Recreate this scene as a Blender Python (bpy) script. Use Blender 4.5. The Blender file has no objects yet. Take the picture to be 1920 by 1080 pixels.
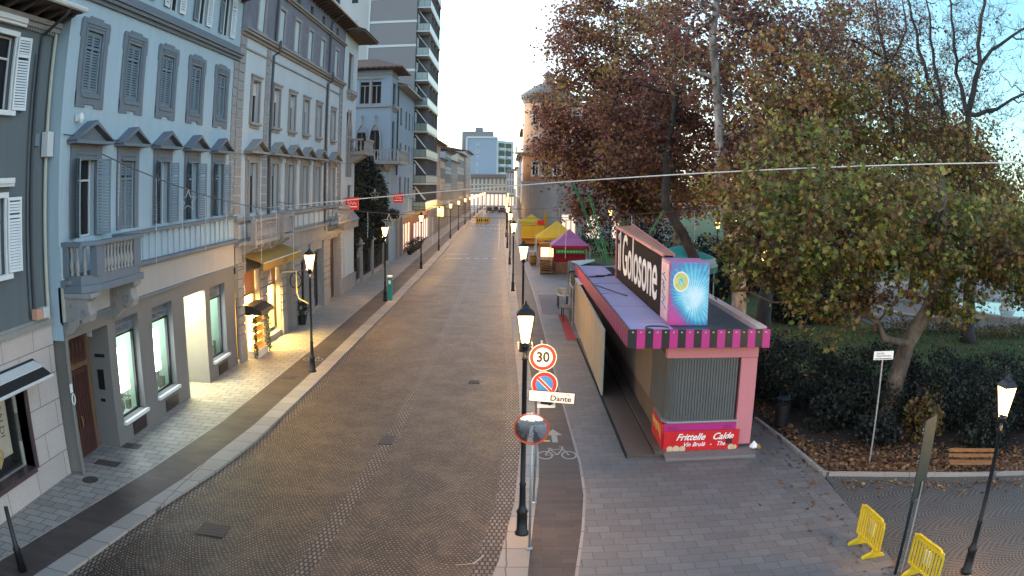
import bpy, math, random
import numpy as np
from math import sin, cos, pi, radians
from mathutils import Matrix, Vector
random.seed(7)
rng = np.random.default_rng(11)
SC = bpy.context.scene
COL = SC.collection

# ------------------------------------------------------------------ camera
CAM = bpy.data.cameras.new('camera')
cam_ob = bpy.data.objects.new('camera', CAM)
COL.objects.link(cam_ob)
SC.camera = cam_ob
cam_ob.matrix_world = (Matrix.Translation((0, 0, 8)) @ Matrix.Rotation(-.00357, 4, 'Z')
                       @ Matrix.Rotation(pi / 2 - .12883, 4, 'X') @ Matrix.Rotation(.01237, 4, 'Z'))
CAM.type = 'PANO'
CAM.sensor_width = 36
CAM.sensor_height = 20.25
CAM.clip_start = .05
CAM.clip_end = 5000
_cc = CAM if hasattr(CAM, 'panorama_type') else CAM.cycles
_cc.panorama_type = 'FISHEYE_LENS_POLYNOMIAL'      # wide barrel-distorting lens of the street camera
_cc.fisheye_fov = pi
_cc.fisheye_polynomial_k0 = 0
_cc.fisheye_polynomial_k1 = -1 / (18.75 * 1.50983)
_cc.fisheye_polynomial_k2 = 0
_cc.fisheye_polynomial_k3 = -.06254 / 18.75 ** 3
_cc.fisheye_polynomial_k4 = 0

# ------------------------------------------------------------------ sky, sun, exposure
SUN_EL, SUN_AZ = radians(13), radians(-75)           # low sun ahead of the camera, behind thin cloud
W = bpy.data.worlds.new('World')
SC.world = W
W.use_nodes = True
wn, wl = W.node_tree.nodes, W.node_tree.links
bg = wn['Background']
sky = wn.new('ShaderNodeTexSky')
sky.sky_type = 'NISHITA'
sky.sun_disc = False
sky.sun_elevation = SUN_EL
sky.sun_rotation = SUN_AZ
sky.air_density = 1.0
sky.dust_density = 1.0
sky.ozone_density = 1.5
hs = wn.new('ShaderNodeHueSaturation')      # thin high cloud greys the blue a little
hs.inputs['Saturation'].default_value = .75
wl.new(sky.outputs[0], hs.inputs['Color'])
tc = wn.new('ShaderNodeTexCoord')
dt = wn.new('ShaderNodeVectorMath'); dt.operation = 'DOT_PRODUCT'; dt.inputs[1].default_value = Vector((.72, .52, .46)).normalized()
wl.new(tc.outputs['Generated'], dt.inputs[0])
mr = wn.new('ShaderNodeMapRange'); mr.interpolation_type = 'SMOOTHSTEP'
mr.inputs['From Min'].default_value = .62; mr.inputs['From Max'].default_value = .97
wl.new(dt.outputs['Value'], mr.inputs['Value'])
cyan = wn.new('ShaderNodeMix'); cyan.data_type = 'RGBA'; cyan.blend_type = 'MULTIPLY'   # clearer turquoise dawn sky to the right
wl.new(mr.outputs[0], cyan.inputs[0]); wl.new(hs.outputs[0], cyan.inputs[6]); cyan.inputs[7].default_value = (.26, .42, .44, 1)
wl.new(cyan.outputs[2], bg.inputs[0])
bg.inputs[1].default_value = .15
sl = bpy.data.lights.new('sun', 'SUN')
sl.energy = .25
sl.angle = radians(25)
sl.color = (1, .93, .85)
sun = bpy.data.objects.new('sun', sl)
COL.objects.link(sun)
sun.rotation_euler = (pi / 2 - SUN_EL - radians(20), 0, pi - SUN_AZ)
SC.view_settings.view_transform = 'Standard'
SC.view_settings.look = 'None'
SC.view_settings.gamma = 1
SC.view_settings.exposure = 2.55
SC.cycles.max_bounces = 6
SC.cycles.transparent_max_bounces = 6
SC.cycles.sample_clamp_indirect = 4
SC.cycles.caustics_reflective = False
SC.cycles.caustics_refractive = False

# ------------------------------------------------------------------ materials
def srgb(r, g, b):
    f = lambda c: ((c / 255 + .055) / 1.055) ** 2.4 if c > 10 else c / 255 / 12.92
    return (f(r), f(g), f(b))

class NT:
    """small node helper"""
    def __init__(s, name):
        s.m = bpy.data.materials.new(name)
        s.m.use_nodes = True
        s.n, s.l = s.m.node_tree.nodes, s.m.node_tree.links
        s.b = s.n['Principled BSDF']
    def new(s, t, **k):
        nd = s.n.new(t)
        for a, v in k.items():
            setattr(nd, a, v)
        return nd
    def link(s, a, b):
        s.l.new(a, b)
    def math(s, op, a, b=None, c=None):
        nd = s.n.new('ShaderNodeMath')
        nd.operation = op
        for i, v in enumerate((a, b, c)):
            if v is None: continue
            if isinstance(v, (int, float)): nd.inputs[i].default_value = v
            else: s.l.new(v, nd.inputs[i])
        return nd.outputs[0]
    def pos(s):
        return s.new('ShaderNodeNewGeometry').outputs['Position']
    def noise(s, vec, scale, detail=4, rough=.6):
        nd = s.new('ShaderNodeTexNoise')
        nd.inputs['Scale'].default_value = scale
        nd.inputs['Detail'].default_value = detail
        nd.inputs['Roughness'].default_value = rough
        s.link(vec, nd.inputs['Vector'])
        return nd.outputs['Fac']
    def mix(s, fac, a, b, mode='MIX'):
        nd = s.new('ShaderNodeMix', data_type='RGBA', blend_type=mode)
        for i, v in ((0, fac), (6, a), (7, b)):
            if isinstance(v, (int, float)): nd.inputs[i].default_value = v
            elif isinstance(v, tuple): nd.inputs[i].default_value = (*v[:3], 1)
            else: s.link(v, nd.inputs[i])
        return nd.outputs[2]
    def ramp(s, fac, stops, interp='LINEAR'):
        nd = s.new('ShaderNodeValToRGB')
        cr = nd.color_ramp
        cr.interpolation = interp
        while len(cr.elements) < len(stops): cr.elements.new(.5)
        for e, (p, c) in zip(cr.elements, stops):
            e.position = p
            e.color = (*c, 1) if isinstance(c, tuple) else (c, c, c, 1)
        s.link(fac, nd.inputs[0])
        return nd.outputs[0]
    def bump(s, h, strength=.3, dist=.02):
        nd = s.new('ShaderNodeBump')
        nd.inputs['Strength'].default_value = strength
        nd.inputs['Distance'].default_value = dist
        s.link(h, nd.inputs['Height'])
        s.link(nd.outputs[0], s.b.inputs['Normal'])

MATS = {}
def pm(name, col, rough=.75, var=.18, scale=1.2, metal=0, bump=.15, fine=9, streak=0, spec=.4):
    """painted / plastered / stone surface with large blotches, fine grain and optional rain streaks"""
    if name in MATS: return MATS[name]
    t = NT(name)
    p = t.pos()
    n1 = t.noise(p, scale, 5)
    n2 = t.noise(p, fine * 3, 3)
    f = t.math('MULTIPLY_ADD', n1, var * 2, 1 - var)
    f2 = t.math('MULTIPLY_ADD', n2, var * .8, 1 - var * .4)
    f = t.math('MULTIPLY', f, f2)
    if streak:
        mp = t.new('ShaderNodeMapping')
        mp.inputs['Scale'].default_value = (6, 6, .35)
        t.link(p, mp.inputs[0])
        n3 = t.noise(mp.outputs[0], 1, 4)
        f = t.math('MULTIPLY', f, t.math('MULTIPLY_ADD', n3, streak * 2, 1 - streak))
    c = t.mix(1.0, col, f, 'MULTIPLY')
    t.link(c, t.b.inputs['Base Color'])
    t.b.inputs['Roughness'].default_value = rough
    t.b.inputs['Metallic'].default_value = metal
    t.b.inputs['Specular IOR Level'].default_value = spec
    if bump: t.bump(n2, bump, .01)
    MATS[name] = t.m
    return t.m

def em(name, col, strength):
    t = NT(name)
    t.b.inputs['Base Color'].default_value = (.8, .8, .8, 1)
    t.b.inputs['Emission Color'].default_value = (*col, 1)
    t.b.inputs['Emission Strength'].default_value = strength
    MATS[name] = t.m
    return t.m

def glass(name, col=(.03, .04, .045), rough=.12):
    t = NT(name)
    p = t.pos()
    n = t.noise(p, .7, 3)
    c = t.mix(n, tuple(x * .5 for x in col), tuple(x * 1.6 for x in col))
    t.link(c, t.b.inputs['Base Color'])
    t.b.inputs['Roughness'].default_value = rough
    t.b.inputs['Specular IOR Level'].default_value = .22
    MATS[name] = t.m
    return t.m

def clear_glass(name):
    t = NT(name)
    tr = t.new('ShaderNodeBsdfTransparent')
    gl = t.new('ShaderNodeBsdfGlossy')
    gl.inputs['Roughness'].default_value = .03
    mx = t.new('ShaderNodeMixShader')
    mx.inputs[0].default_value = .1
    t.link(tr.outputs[0], mx.inputs[1]); t.link(gl.outputs[0], mx.inputs[2])
    t.link(mx.outputs[0], t.n['Material Output'].inputs[0])
    MATS[name] = t.m
    return t.m

def brickmat(name, c1, c2, mortar, bw, rh, ms=.03, rough=.7, warp=None, blotch=None, bumpd=.01, axes='xy', offset=.5, wet=0, damp=.35, bstr=.6):
    """slabs, setts and ashlar: brick texture on world coordinates, optionally warped into arcs"""
    t = NT(name)
    p = t.pos()
    sep = t.new('ShaderNodeSeparateXYZ'); t.link(p, sep.inputs[0])
    ax = {'x': sep.outputs[0], 'y': sep.outputs[1], 'z': sep.outputs[2]}
    u, v = ax[axes[0]], ax[axes[1]]
    # slight wobble so joints are hand-laid
    wob = t.noise(p, 2.3, 2)
    u = t.math('ADD', u, t.math('MULTIPLY', t.math('SUBTRACT', wob, .5), bw * .5 if warp else bw * .04))
    if warp:
        W_, A_ = warp
        fr = t.math('SUBTRACT', t.math('FRACT', t.math('ADD', t.math('DIVIDE', u, W_), .31)), .5)
        arc = t.math('MULTIPLY', t.math('COSINE', t.math('MULTIPLY', fr, 2.9)), A_)
        v = t.math('ADD', v, arc)
        # keep sett width even along the arc
        u = t.math('MULTIPLY', u, 1.25)
    cb = t.new('ShaderNodeCombineXYZ'); t.link(u, cb.inputs[0]); t.link(v, cb.inputs[1])
    br = t.new('ShaderNodeTexBrick', offset=offset)
    br.inputs['Color1'].default_value = (*c1, 1); br.inputs['Color2'].default_value = (*c2, 1)
    br.inputs['Mortar'].default_value = (*mortar, 1)
    br.inputs['Scale'].default_value = 1
    br.inputs['Mortar Size'].default_value = ms * rh
    br.inputs['Mortar Smooth'].default_value = .3
    br.inputs['Brick Width'].default_value = bw
    br.inputs['Row Height'].default_value = rh
    t.link(cb.outputs[0], br.inputs['Vector'])
    n1 = t.noise(p, .35, 5, .65)
    n2 = t.noise(p, 28, 3)
    f = t.math('MULTIPLY', t.math('MULTIPLY_ADD', n1, .45, .775), t.math('MULTIPLY_ADD', n2, .5, .75))
    c = t.mix(1.0, br.outputs['Color'], f, 'MULTIPLY')
    if blotch:
        n3 = t.noise(p, .9, 6, .7)
        fac = t.ramp(n3, [(.48, 0.0), (.62, 1.0)])
        c = t.mix(t.math('MULTIPLY', fac, .28), c, blotch)
    t.link(c, t.b.inputs['Base Color'])
    if wet:
        n4 = t.noise(p, .6, 4)
        r = t.math('MULTIPLY_ADD', n4, wet, rough - wet)
        t.link(r, t.b.inputs['Roughness'])
    else:
        t.b.inputs['Roughness'].default_value = rough
    t.b.inputs['Specular IOR Level'].default_value = damp
    h = t.math('ADD', t.math('MULTIPLY', t.math('SUBTRACT', 1.0, br.outputs['Fac']), 1.0), t.math('MULTIPLY', n2, .35))
    t.bump(h, bstr, bumpd)
    MATS[name] = t.m
    return t.m

def leafmat(name, stops, rough=.6, zone=.25, transl=.3, gain=1.0):
    t = NT(name)
    g = t.new('ShaderNodeNewGeometry')
    r = g.outputs['Random Per Island']
    n = t.noise(g.outputs['Position'], zone, 3)
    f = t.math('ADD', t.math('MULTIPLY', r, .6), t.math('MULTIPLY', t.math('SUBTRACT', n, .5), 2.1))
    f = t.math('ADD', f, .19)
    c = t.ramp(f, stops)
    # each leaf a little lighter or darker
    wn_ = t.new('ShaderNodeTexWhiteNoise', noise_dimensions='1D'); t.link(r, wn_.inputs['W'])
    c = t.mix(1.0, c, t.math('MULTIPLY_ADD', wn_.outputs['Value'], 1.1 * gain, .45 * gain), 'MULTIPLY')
    t.link(c, t.b.inputs['Base Color'])
    t.b.inputs['Roughness'].default_value = rough
    tl = t.new('ShaderNodeBsdfTranslucent'); t.link(c, tl.inputs[0])
    mx = t.new('ShaderNodeMixShader'); mx.inputs[0].default_value = transl
    t.link(t.b.outputs[0], mx.inputs[1]); t.link(tl.outputs[0], mx.inputs[2])
    t.link(mx.outputs[0], t.n['Material Output'].inputs[0])
    MATS[name] = t.m
    return t.m

def woodmat(name, c1, c2, axis=2, scale=9):
    t = NT(name)
    mp = t.new('ShaderNodeMapping')
    s = [scale, scale, scale]; s[axis] = scale * .08
    mp.inputs['Scale'].default_value = s
    t.link(t.pos(), mp.inputs[0])
    n = t.noise(mp.outputs[0], 1, 6, .7)
    t.link(t.ramp(n, [(.3, c1), (.7, c2)]), t.b.inputs['Base Color'])
    t.b.inputs['Roughness'].default_value = .55
    t.bump(n, .3, .01)
    MATS[name] = t.m
    return t.m

# ------------------------------------------------------------------ mesh helpers
class MB:
    def __init__(s): s.v, s.f, s.sm = [], [], False
    def quad(s, a, b, c, d):
        i = len(s.v); s.v += [a, b, c, d]; s.f.append((i, i + 1, i + 2, i + 3)); return s
    def poly(s, pts):
        i = len(s.v); s.v += list(pts); s.f.append(tuple(range(i, i + len(pts)))); return s
    def hexa(s, p):
        i = len(s.v); s.v += p
        for q in ((0, 3, 2, 1), (4, 5, 6, 7), (0, 1, 5, 4), (1, 2, 6, 5), (2, 3, 7, 6), (3, 0, 4, 7)):
            s.f.append(tuple(i + k for k in q))
        return s
    def box(s, x0, x1, y0, y1, z0, z1):
        return s.hexa([(x0, y0, z0), (x1, y0, z0), (x1, y1, z0), (x0, y1, z0), (x0, y0, z1), (x1, y0, z1), (x1, y1, z1), (x0, y1, z1)])
    def rbox(s, c, size, rz=0, rx=0, ry=0):
        R = Matrix.Rotation(rz, 3, 'Z') @ Matrix.Rotation(ry, 3, 'Y') @ Matrix.Rotation(rx, 3, 'X')
        C = Vector(c); h = [k / 2 for k in size]
        pts = []
        for z in (-1, 1):
            for x, y in ((-1, -1), (1, -1), (1, 1), (-1, 1)):
                pts.append(tuple(C + R @ Vector((x * h[0], y * h[1], z * h[2]))))
        return s.hexa(pts)
    def fbox(s, F, a0, a1, z0, z1, o0, o1):
        return s.hexa([F(a0, z0, o0), F(a1, z0, o0), F(a1, z0, o1), F(a0, z0, o1), F(a0, z1, o0), F(a1, z1, o0), F(a1, z1, o1), F(a0, z1, o1)])
    def prism(s, pts, d):
        """polygon (3-D points) extruded by vector d"""
        n = len(pts); i = len(s.v)
        s.v += [tuple(p) for p in pts] + [(p[0] + d[0], p[1] + d[1], p[2] + d[2]) for p in pts]
        s.f.append(tuple(i + k for k in range(n))[::-1]); s.f.append(tuple(i + n + k for k in range(n)))
        for k in range(n):
            j = (k + 1) % n
            s.f.append((i + k, i + j, i + n + j, i + n + k))
        return s
    def tube(s, pts, r, seg=8, cap=True):
        pts = [Vector(p) for p in pts]
        rs = r if hasattr(r, '__len__') else [r] * len(pts)
        i0 = len(s.v)
        up = Vector((0, 0, 1))
        for k, p in enumerate(pts):
            d = (pts[min(k + 1, len(pts) - 1)] - pts[max(k - 1, 0)])
            if d.length < 1e-9: d = Vector((0, 0, 1))
            d.normalize()
            if k == 0: a = d.cross(up if abs(d.z) < .9 else Vector((1, 0, 0))).normalized()
            else: a = (a - d * a.dot(d)); a = a.normalized() if a.length > 1e-6 else d.orthogonal().normalized()
            b = d.cross(a)
            for j in range(seg):
                t = 2 * pi * j / seg
                s.v.append(tuple(p + (a * cos(t) + b * sin(t)) * rs[k]))
        for k in range(len(pts) - 1):
            for j in range(seg):
                j2 = (j + 1) % seg
                s.f.append((i0 + k * seg + j, i0 + k * seg + j2, i0 + (k + 1) * seg + j2, i0 + (k + 1) * seg + j))
        if cap:
            s.f.append(tuple(i0 + j for j in range(seg))[::-1])
            s.f.append(tuple(i0 + (len(pts) - 1) * seg + j for j in range(seg)))
        return s
    def lathe(s, c, prof, seg=16, rot=0, sx=1, sy=1):
        i0 = len(s.v)
        for r, z in prof:
            for j in range(seg):
                t = 2 * pi * j / seg + rot
                s.v.append((c[0] + r * cos(t) * sx, c[1] + r * sin(t) * sy, c[2] + z))
        for k in range(len(prof) - 1):
            for j in range(seg):
                j2 = (j + 1) % seg
                s.f.append((i0 + k * seg + j, i0 + k * seg + j2, i0 + (k + 1) * seg + j2, i0 + (k + 1) * seg + j))
        s.f.append(tuple(i0 + j for j in range(seg))[::-1])
        s.f.append(tuple(i0 + (len(prof) - 1) * seg + j for j in range(seg)))
        return s

LOC = {}
def link(name, mesh, mat, parent=None, smooth=False):
    if mat is not None and not mesh.materials: mesh.materials.append(mat)
    o = bpy.data.objects.new(name, mesh)
    COL.objects.link(o)
    if parent is not None: o.parent = parent
    if smooth:
        mesh.polygons.foreach_set('use_smooth', [True] * len(mesh.polygons))
    return o

SPLIT = set('bracket pier pilaster corbel parapet_panel frieze_panel floor_band shop_glow sunblind window clamp brace foot shopfront fascia_panel mast strut leg_frame plates hoop post shop_pane cap drop_strand seat_slat balcony_panel fascia_bulbs roof_cable trim_lines legs'.split())
def islands(mb):
    par = list(range(len(mb.v)))
    def fd(a):
        while par[a] != a: par[a] = par[par[a]]; a = par[a]
        return a
    for f in mb.f:
        r = fd(f[0])
        for k in f[1:]: par[fd(k)] = r
    g = {}
    for f in mb.f: g.setdefault(fd(f[0]), []).append(f)
    out = []
    for fs in g.values():
        ids = sorted({k for f in fs for k in f}); mp = {k: i for i, k in enumerate(ids)}
        m = MB(); m.v = [mb.v[k] for k in ids]; m.f = [tuple(mp[k] for k in f) for f in fs]; out.append(m)
    return out

def build(name, mb, mat, parent=None, smooth=False, bevel=0, split=None):
    """mesh in world coordinates, stored relative to its thing's base point; countable repeats become parts of their own"""
    if parent is not None and (split or (split is None and name in SPLIT)):
        il = islands(mb)
        if 1 < len(il) <= 60:
            for q in il: o = build(name, q, mat, parent, smooth, bevel, False)
            return o
    if parent is None:
        L = Vector(mb.v[0]) if mb.v else Vector()
        xs = np.array(mb.v); L = Vector((float(xs[:, 0].mean()), float(xs[:, 1].mean()), float(xs[:, 2].min())))
    else:
        L = LOC[parent.name]
    me = bpy.data.meshes.new(name)
    me.from_pydata([(p[0] - L[0], p[1] - L[1], p[2] - L[2]) for p in mb.v], [], mb.f)
    o = link(name, me, mat, parent, smooth)
    if parent is None: o.location = L
    LOC[o.name] = L
    if bevel:
        b = o.modifiers.new('bevel', 'BEVEL'); b.width = bevel; b.segments = 2; b.limit_method = 'ANGLE'
    return o

def tag(o, label=None, cat=None, group=None, kind=None):
    if label: o['label'] = label
    if cat: o['category'] = cat
    if group: o['group'] = group
    if kind: o['kind'] = kind
    return o

def thing(name, label, cat, loc, group=None, rz=0):
    o = bpy.data.objects.new(name, None)
    o.empty_display_size = .3
    COL.objects.link(o)
    o.location = loc
    o.rotation_euler = (0, 0, rz)
    LOC[o.name] = Vector(loc) if rz == 0 else Vector((0, 0, 0))
    return tag(o, label, cat, group)

def lthing(name, label, cat, loc, group=None, rz=0):
    """thing whose parts are given in local coordinates"""
    o = thing(name, label, cat, loc, group, rz)
    LOC[o.name] = Vector((0, 0, 0))
    return o

def dup(root, loc, rz=None, label=None, group=None):
    r = root.copy(); COL.objects.link(r); r.location = loc
    if rz is not None: r.rotation_euler = (0, 0, rz)
    if label: r['label'] = label
    if group: r['group'] = group
    for ch in list(root.children):
        c = ch.copy(); COL.objects.link(c); c.parent = r
        for g in list(ch.children):
            d = g.copy(); COL.objects.link(d); d.parent = c
    return r

def textmesh(txt, size, shear=0, extrude=.0, bold=0, spacing=1.0, align='CENTER'):
    """a mesh of lettering in the XY plane, from Blender's built-in font"""
    cu = bpy.data.curves.new('lettering', 'FONT')
    cu.body = txt; cu.size = size; cu.shear = shear; cu.extrude = extrude; cu.offset = bold
    cu.align_x = align; cu.align_y = 'CENTER'; cu.space_character = spacing
    cu.resolution_u = 4
    ob = bpy.data.objects.new('lettering', cu)
    COL.objects.link(ob)
    dg = bpy.context.evaluated_depsgraph_get(); dg.update()
    me = bpy.data.meshes.new_from_object(ob.evaluated_get(dg))
    bpy.data.objects.remove(ob)
    return me

def text(name, txt, size, M, mat, parent, sx=1, **k):
    """M maps text plane (x right, y up, z out) to world"""
    me = textmesh(txt, size, **k)
    L = LOC[parent.name]
    me.transform(Matrix.Translation(-L) @ M @ Matrix.Diagonal((sx, 1, 1, 1)))
    me.materials.clear()
    return link(name, me, mat, parent)

def plane_M(origin, right, up):
    r = Vector(right).normalized(); u = Vector(up).normalized(); n = r.cross(u)
    M = Matrix.Identity(4)
    for i in range(3):
        M[i][0], M[i][1], M[i][2], M[i][3] = r[i], u[i], n[i], origin[i]
    return M

def interp(line, y):
    return float(np.interp(y, [p[0] for p in line], [p[1] for p in line]))
# ------------------------------------------------------------------ palette
M_lamp_iron = pm('black_lamp_iron', (.012, .013, .015), .45, .2, 3, .3)
M_lampglow = em('lit_lamp_glass', (1.0, .50, .11), 2.6)
M_fixgrey = pm('galvanised_steel', (.33, .34, .35), .45, .15, 4, .6)
M_granite = brickmat('granite_kerb_stone', (.22, .205, .185), (.28, .262, .235), (.09, .082, .075), 3.0, .95, .02, axes='xy', rough=.6, offset=0, bstr=.3)
M_setts = brickmat('porphyry_setts', (.062, .041, .029), (.245, .165, .112), (.006, .005, .004), .12, .115, .32, rough=.6, warp=(1.45, .42), blotch=(.17, .115, .075), bumpd=.06, wet=.22, damp=.5, bstr=1.0)
M_setts_row = brickmat('porphyry_sett_rows', (.11, .085, .068), (.20, .16, .13), (.010, .008, .007), .115, .2, .14, rough=.6, axes='xy', bumpd=.03, wet=.2, damp=.35)
M_band = brickmat('brown_porphyry_slabs', (.042, .034, .031), (.064, .050, .045), (.022, .018, .017), .8, .22, .03, rough=.7, wet=.25, damp=.35, bstr=.3)
M_slabL = brickmat('grey_stone_slabs', (.19, .182, .165), (.26, .25, .225), (.07, .066, .06), .62, .37, .05, rough=.7, wet=.3, damp=.4, bstr=.4)
M_slabR = brickmat('blue_grey_stone_slabs', (.105, .100, .097), (.138, .132, .127), (.068, .064, .062), .55, .37, .035, rough=.65, wet=.3, damp=.45, blotch=(.095, .078, .066), bstr=.4)
M_fan = brickmat('fan_laid_dark_setts', (.022, .021, .021), (.042, .040, .038), (.15, .14, .125), .12, .13, .09, rough=.6, warp=(1.75, 1.0), bumpd=.02, axes='yx', damp=.4)
M_ground = pm('bare_ground', (.10, .09, .08), .9, .3, .2)
M_soil = pm('leaf_strewn_soil', (.022, .016, .011), .95, .5, 1.5, bump=.5)
M_lawn = pm('lawn_turf', (.035, .065, .018), .95, .4, .6, bump=.6, fine=20)
M_path = pm('pale_park_gravel', (.13, .13, .135), .9, .15, .5)
M_white = pm('white_road_paint', (.30, .29, .27), .7, .25, 6)
M_yellowp = pm('yellow_road_paint', (.55, .42, .08), .7, .25, 6)

# ------------------------------------------------------------------ ground, road, pavements
kLo = [(4, -10.6), (12.3, -9.62), (16.9, -8.98), (20, -8.4), (23, -8.06), (31, -7.84), (52, -7.65), (92, -7.75), (141, -8.4), (330, -8.7)]
kLi = [(4, -11.4), (11.8, -10.35), (19.3, -9.12), (24.5, -8.66), (30.6, -8.5), (54, -8.32), (74, -8.45), (141, -9.0), (330, -9.3)]
bLi = [(4, -12.9), (12.4, -11.55), (19.3, -10.45), (24.6, -9.9), (38, -9.62), (60, -9.62), (84, -9.95), (141, -10.3), (330, -10.6)]
kRo = [(4, -1.5), (11, -.85), (13.5, -.5), (15.6, -.15), (19, .2), (24, .43), (31.6, .43), (56, 0), (80, -.3), (120, -.9), (330, -1.1)]
kRi = [(4, .2), (14.9, .46), (17.5, .64), (20.7, .88), (23, .96), (31.7, 1.0), (51, .62), (80, .3), (120, -.3), (330, -.5)]
lRi = [(4, .8), (13, 1.25), (14.8, 1.45), (17.2, 1.78), (19.5, 2.02), (22, 2.1), (27.5, 2.02), (41, 1.92), (58, 1.8), (80, 1.4), (120, .75), (330, .5)]
pRi = [(4, 8.75), (13.3, 8.8), (17, 9.02), (19.9, 9.22), (23, 9.02), (26.1, 8.75), (34, 8.6), (117, 8.6)]
YS = sorted(set([4, 6, 8, 9] + [9 + .5 * i for i in range(1, 60)] + list(range(40, 118, 4)) + [117, 118, 120, 130, 141, 160, 200, 250, 330]))
def strip(name, A, Bl, z, mat, y0=4, y1=330, thick=0, fa=0, fb=0):
    mb = MB()
    ys = [y for y in YS if y0 <= y <= y1]
    for a, b in zip(ys, ys[1:]):
        p = [(interp(A, a) + fa, a), (interp(Bl, a) + fb, a), (interp(Bl, b) + fb, b), (interp(A, b) + fa, b)]
        mb.poly([(x, y, z) for x, y in p])
        if thick:
            mb.poly([(p[0][0], p[0][1], z), (p[3][0], p[3][1], z), (p[3][0], p[3][1], z - thick), (p[0][0], p[0][1], z - thick)])
            mb.poly([(p[1][0], p[1][1], z), (p[2][0], p[2][1], z), (p[2][0], p[2][1], z - thick), (p[1][0], p[1][1], z - thick)])
    if thick:
        for y in (ys[0], ys[-1]):
            mb.poly([(interp(A, y) + fa, y, z), (interp(Bl, y) + fb, y, z), (interp(Bl, y) + fb, y, z - thick), (interp(A, y) + fa, y, z - thick)])
    return tag(build(name, mb, mat), kind='structure')

g = MB(); g.quad((-1500, -1500, -.16), (1500, -1500, -.16), (1500, 1500, -.16), (-1500, 1500, -.16))
tag(build('ground', g, M_ground), kind='structure')
wallL = [(4, -17), (330, -17)]
strip('road', kLo, kRo, -.08, M_setts)
mid = [(4, -5.4), (12, -4.75), (24, -3.95), (40, -3.7), (86, -3.7)]
strip('gutter_setts', mid, mid, -.076, M_setts_row, 4, 86, 0, 0, .42)
strip('edge_setts', kRo, kRo, -.076, M_setts_row, 4, 118, 0, -.5, -.002)
strip('edge_setts', kLo, kLo, -.076, M_setts_row, 4, 118, 0, .002, .4)
strip('kerb', kLi, kLo, .0, M_granite, thick=.15)
strip('kerb', kRo, kRi, .0, M_granite, thick=.15)
strip('cycle_lane', bLi, kLi, -.006, M_band, thick=.1)
edge_w = .07
strip('pavement', wallL, bLi, -.002, M_slabL, thick=.1, fb=-edge_w)
strip('lane_edging', bLi, bLi, .002, M_granite, thick=.1, fa=-edge_w)
strip('cycle_lane', kRi, lRi, -.006, M_band, thick=.1)
strip('lane_edging', lRi, lRi, .002, M_granite, thick=.1, fb=edge_w)
strip('pavement', lRi, pRi, -.002, M_slabR, y1=118, thick=.1, fa=edge_w)
strip('pavement', lRi, [(118, 8), (330, 8)], -.002, M_slabR, y0=118, thick=.1, fa=edge_w)

# park: cobbled apron, soil, lawn, path
def flat(name, pts, z, mat):
    m = MB(); m.poly([(x, y, z) for x, y in pts]); return tag(build(name, m, mat), kind='structure')
flat('park_cobbles', [(8.75, 4), (40, 4), (40, 9.6), (16.2, 17.66), (11.2, 19.35), (9.3, 19.95), (9.1, 18), (9.02, 17), (8.8, 13.3)], -.02, M_fan)
flat('planting_bed', [(8.9, 23), (9.22, 20.05), (11.25, 19.45), (16.3, 17.76), (40, 9.7), (60, 20), (60, 40), (30, 27), (22, 30), (12.5, 34), (8.75, 34)], -.03, M_soil)
flat('lawn', [(8.62, 34), (12.5, 34), (22, 30), (30, 27), (60, 40), (140, 40), (140, 300), (8.62, 300)], -.035, M_lawn)
flat('path', [(24, 44), (60, 36), (90, 60), (60, 74), (34, 70), (22, 58)], -.03, M_path)
PE = [(8.82, 26), (9.12, 23), (9.27, 20.1), (9.42, 19.97), (11.2, 19.42), (16.2, 17.72), (40, 9.65)]
def curb_line(pts, w=.12, h=.1, gap=None):
    k = 0
    for (x0, y0), (x1, y1) in zip(pts, pts[1:]):
        L = math.hypot(x1 - x0, y1 - y0); n = max(1, round(L / 1.6))
        for i in range(n):
            t0, t1 = i / n, (i + 1) / n - .012 / L
            m = MB(); cx, cy = x0 + (x1 - x0) * (t0 + t1) / 2, y0 + (y1 - y0) * (t0 + t1) / 2
            m.rbox((cx, cy, h / 2 - .05), (L * (t1 - t0), w, h + .1), math.atan2(y1 - y0, x1 - x0))
            yield m
cm = MB()
for m in curb_line(PE):
    i = len(cm.v); cm.v += m.v; cm.f += [tuple(i + k for k in f) for f in m.f]
tag(build('park_kerb', cm, M_granite), kind='structure')

# painted marks
def dashes(y, xs, w, d, z=-.068):
    m = MB()
    for x in xs: m.quad((x, y, z), (x + w, y, z), (x + w, y + d, z), (x, y + d, z))
    return m
for y, d, xs, w in ((86.4, .9, [-5.7 + i * .95 for i in range(5)], .5), (146, 1.6, [-7.4 + i * .9 for i in range(7)], .55), (158, 1.8, [-7.4 + i * .95 for i in range(7)], .55)):
    tag(build('road_marking', dashes(y, xs, w, d), M_white), kind='structure')
m = MB(); m.quad((-7.0, 86.2, -.068), (-5.2, 86.2, -.068), (-5.0, 86.9, -.068), (-6.8, 86.9, -.068))
m.quad((-7.3, 91.5, -.068), (-4.9, 91.5, -.068), (-4.9, 92.2, -.068), (-7.3, 92.4, -.068))
tag(build('road_marking', m, M_white), kind='structure')
def ring2(m, cx, cy, r, w, z, sy=1, n=20):
    for i in range(n):
        a, b = 2 * pi * i / n, 2 * pi * (i + 1) / n
        m.quad(*[(cx + q * cos(t), cy + q * sin(t) * sy, z) for q, t in ((r, a), (r, b), (r - w, b), (r - w, a))])
def line2(m, p, q, w, z):
    d = Vector((q[0] - p[0], q[1] - p[1])); n = Vector((-d.y, d.x)).normalized() * w / 2
    m.quad((p[0] + n.x, p[1] + n.y, z), (q[0] + n.x, q[1] + n.y, z), (q[0] - n.x, q[1] - n.y, z), (p[0] - n.x, p[1] - n.y, z))
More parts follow.
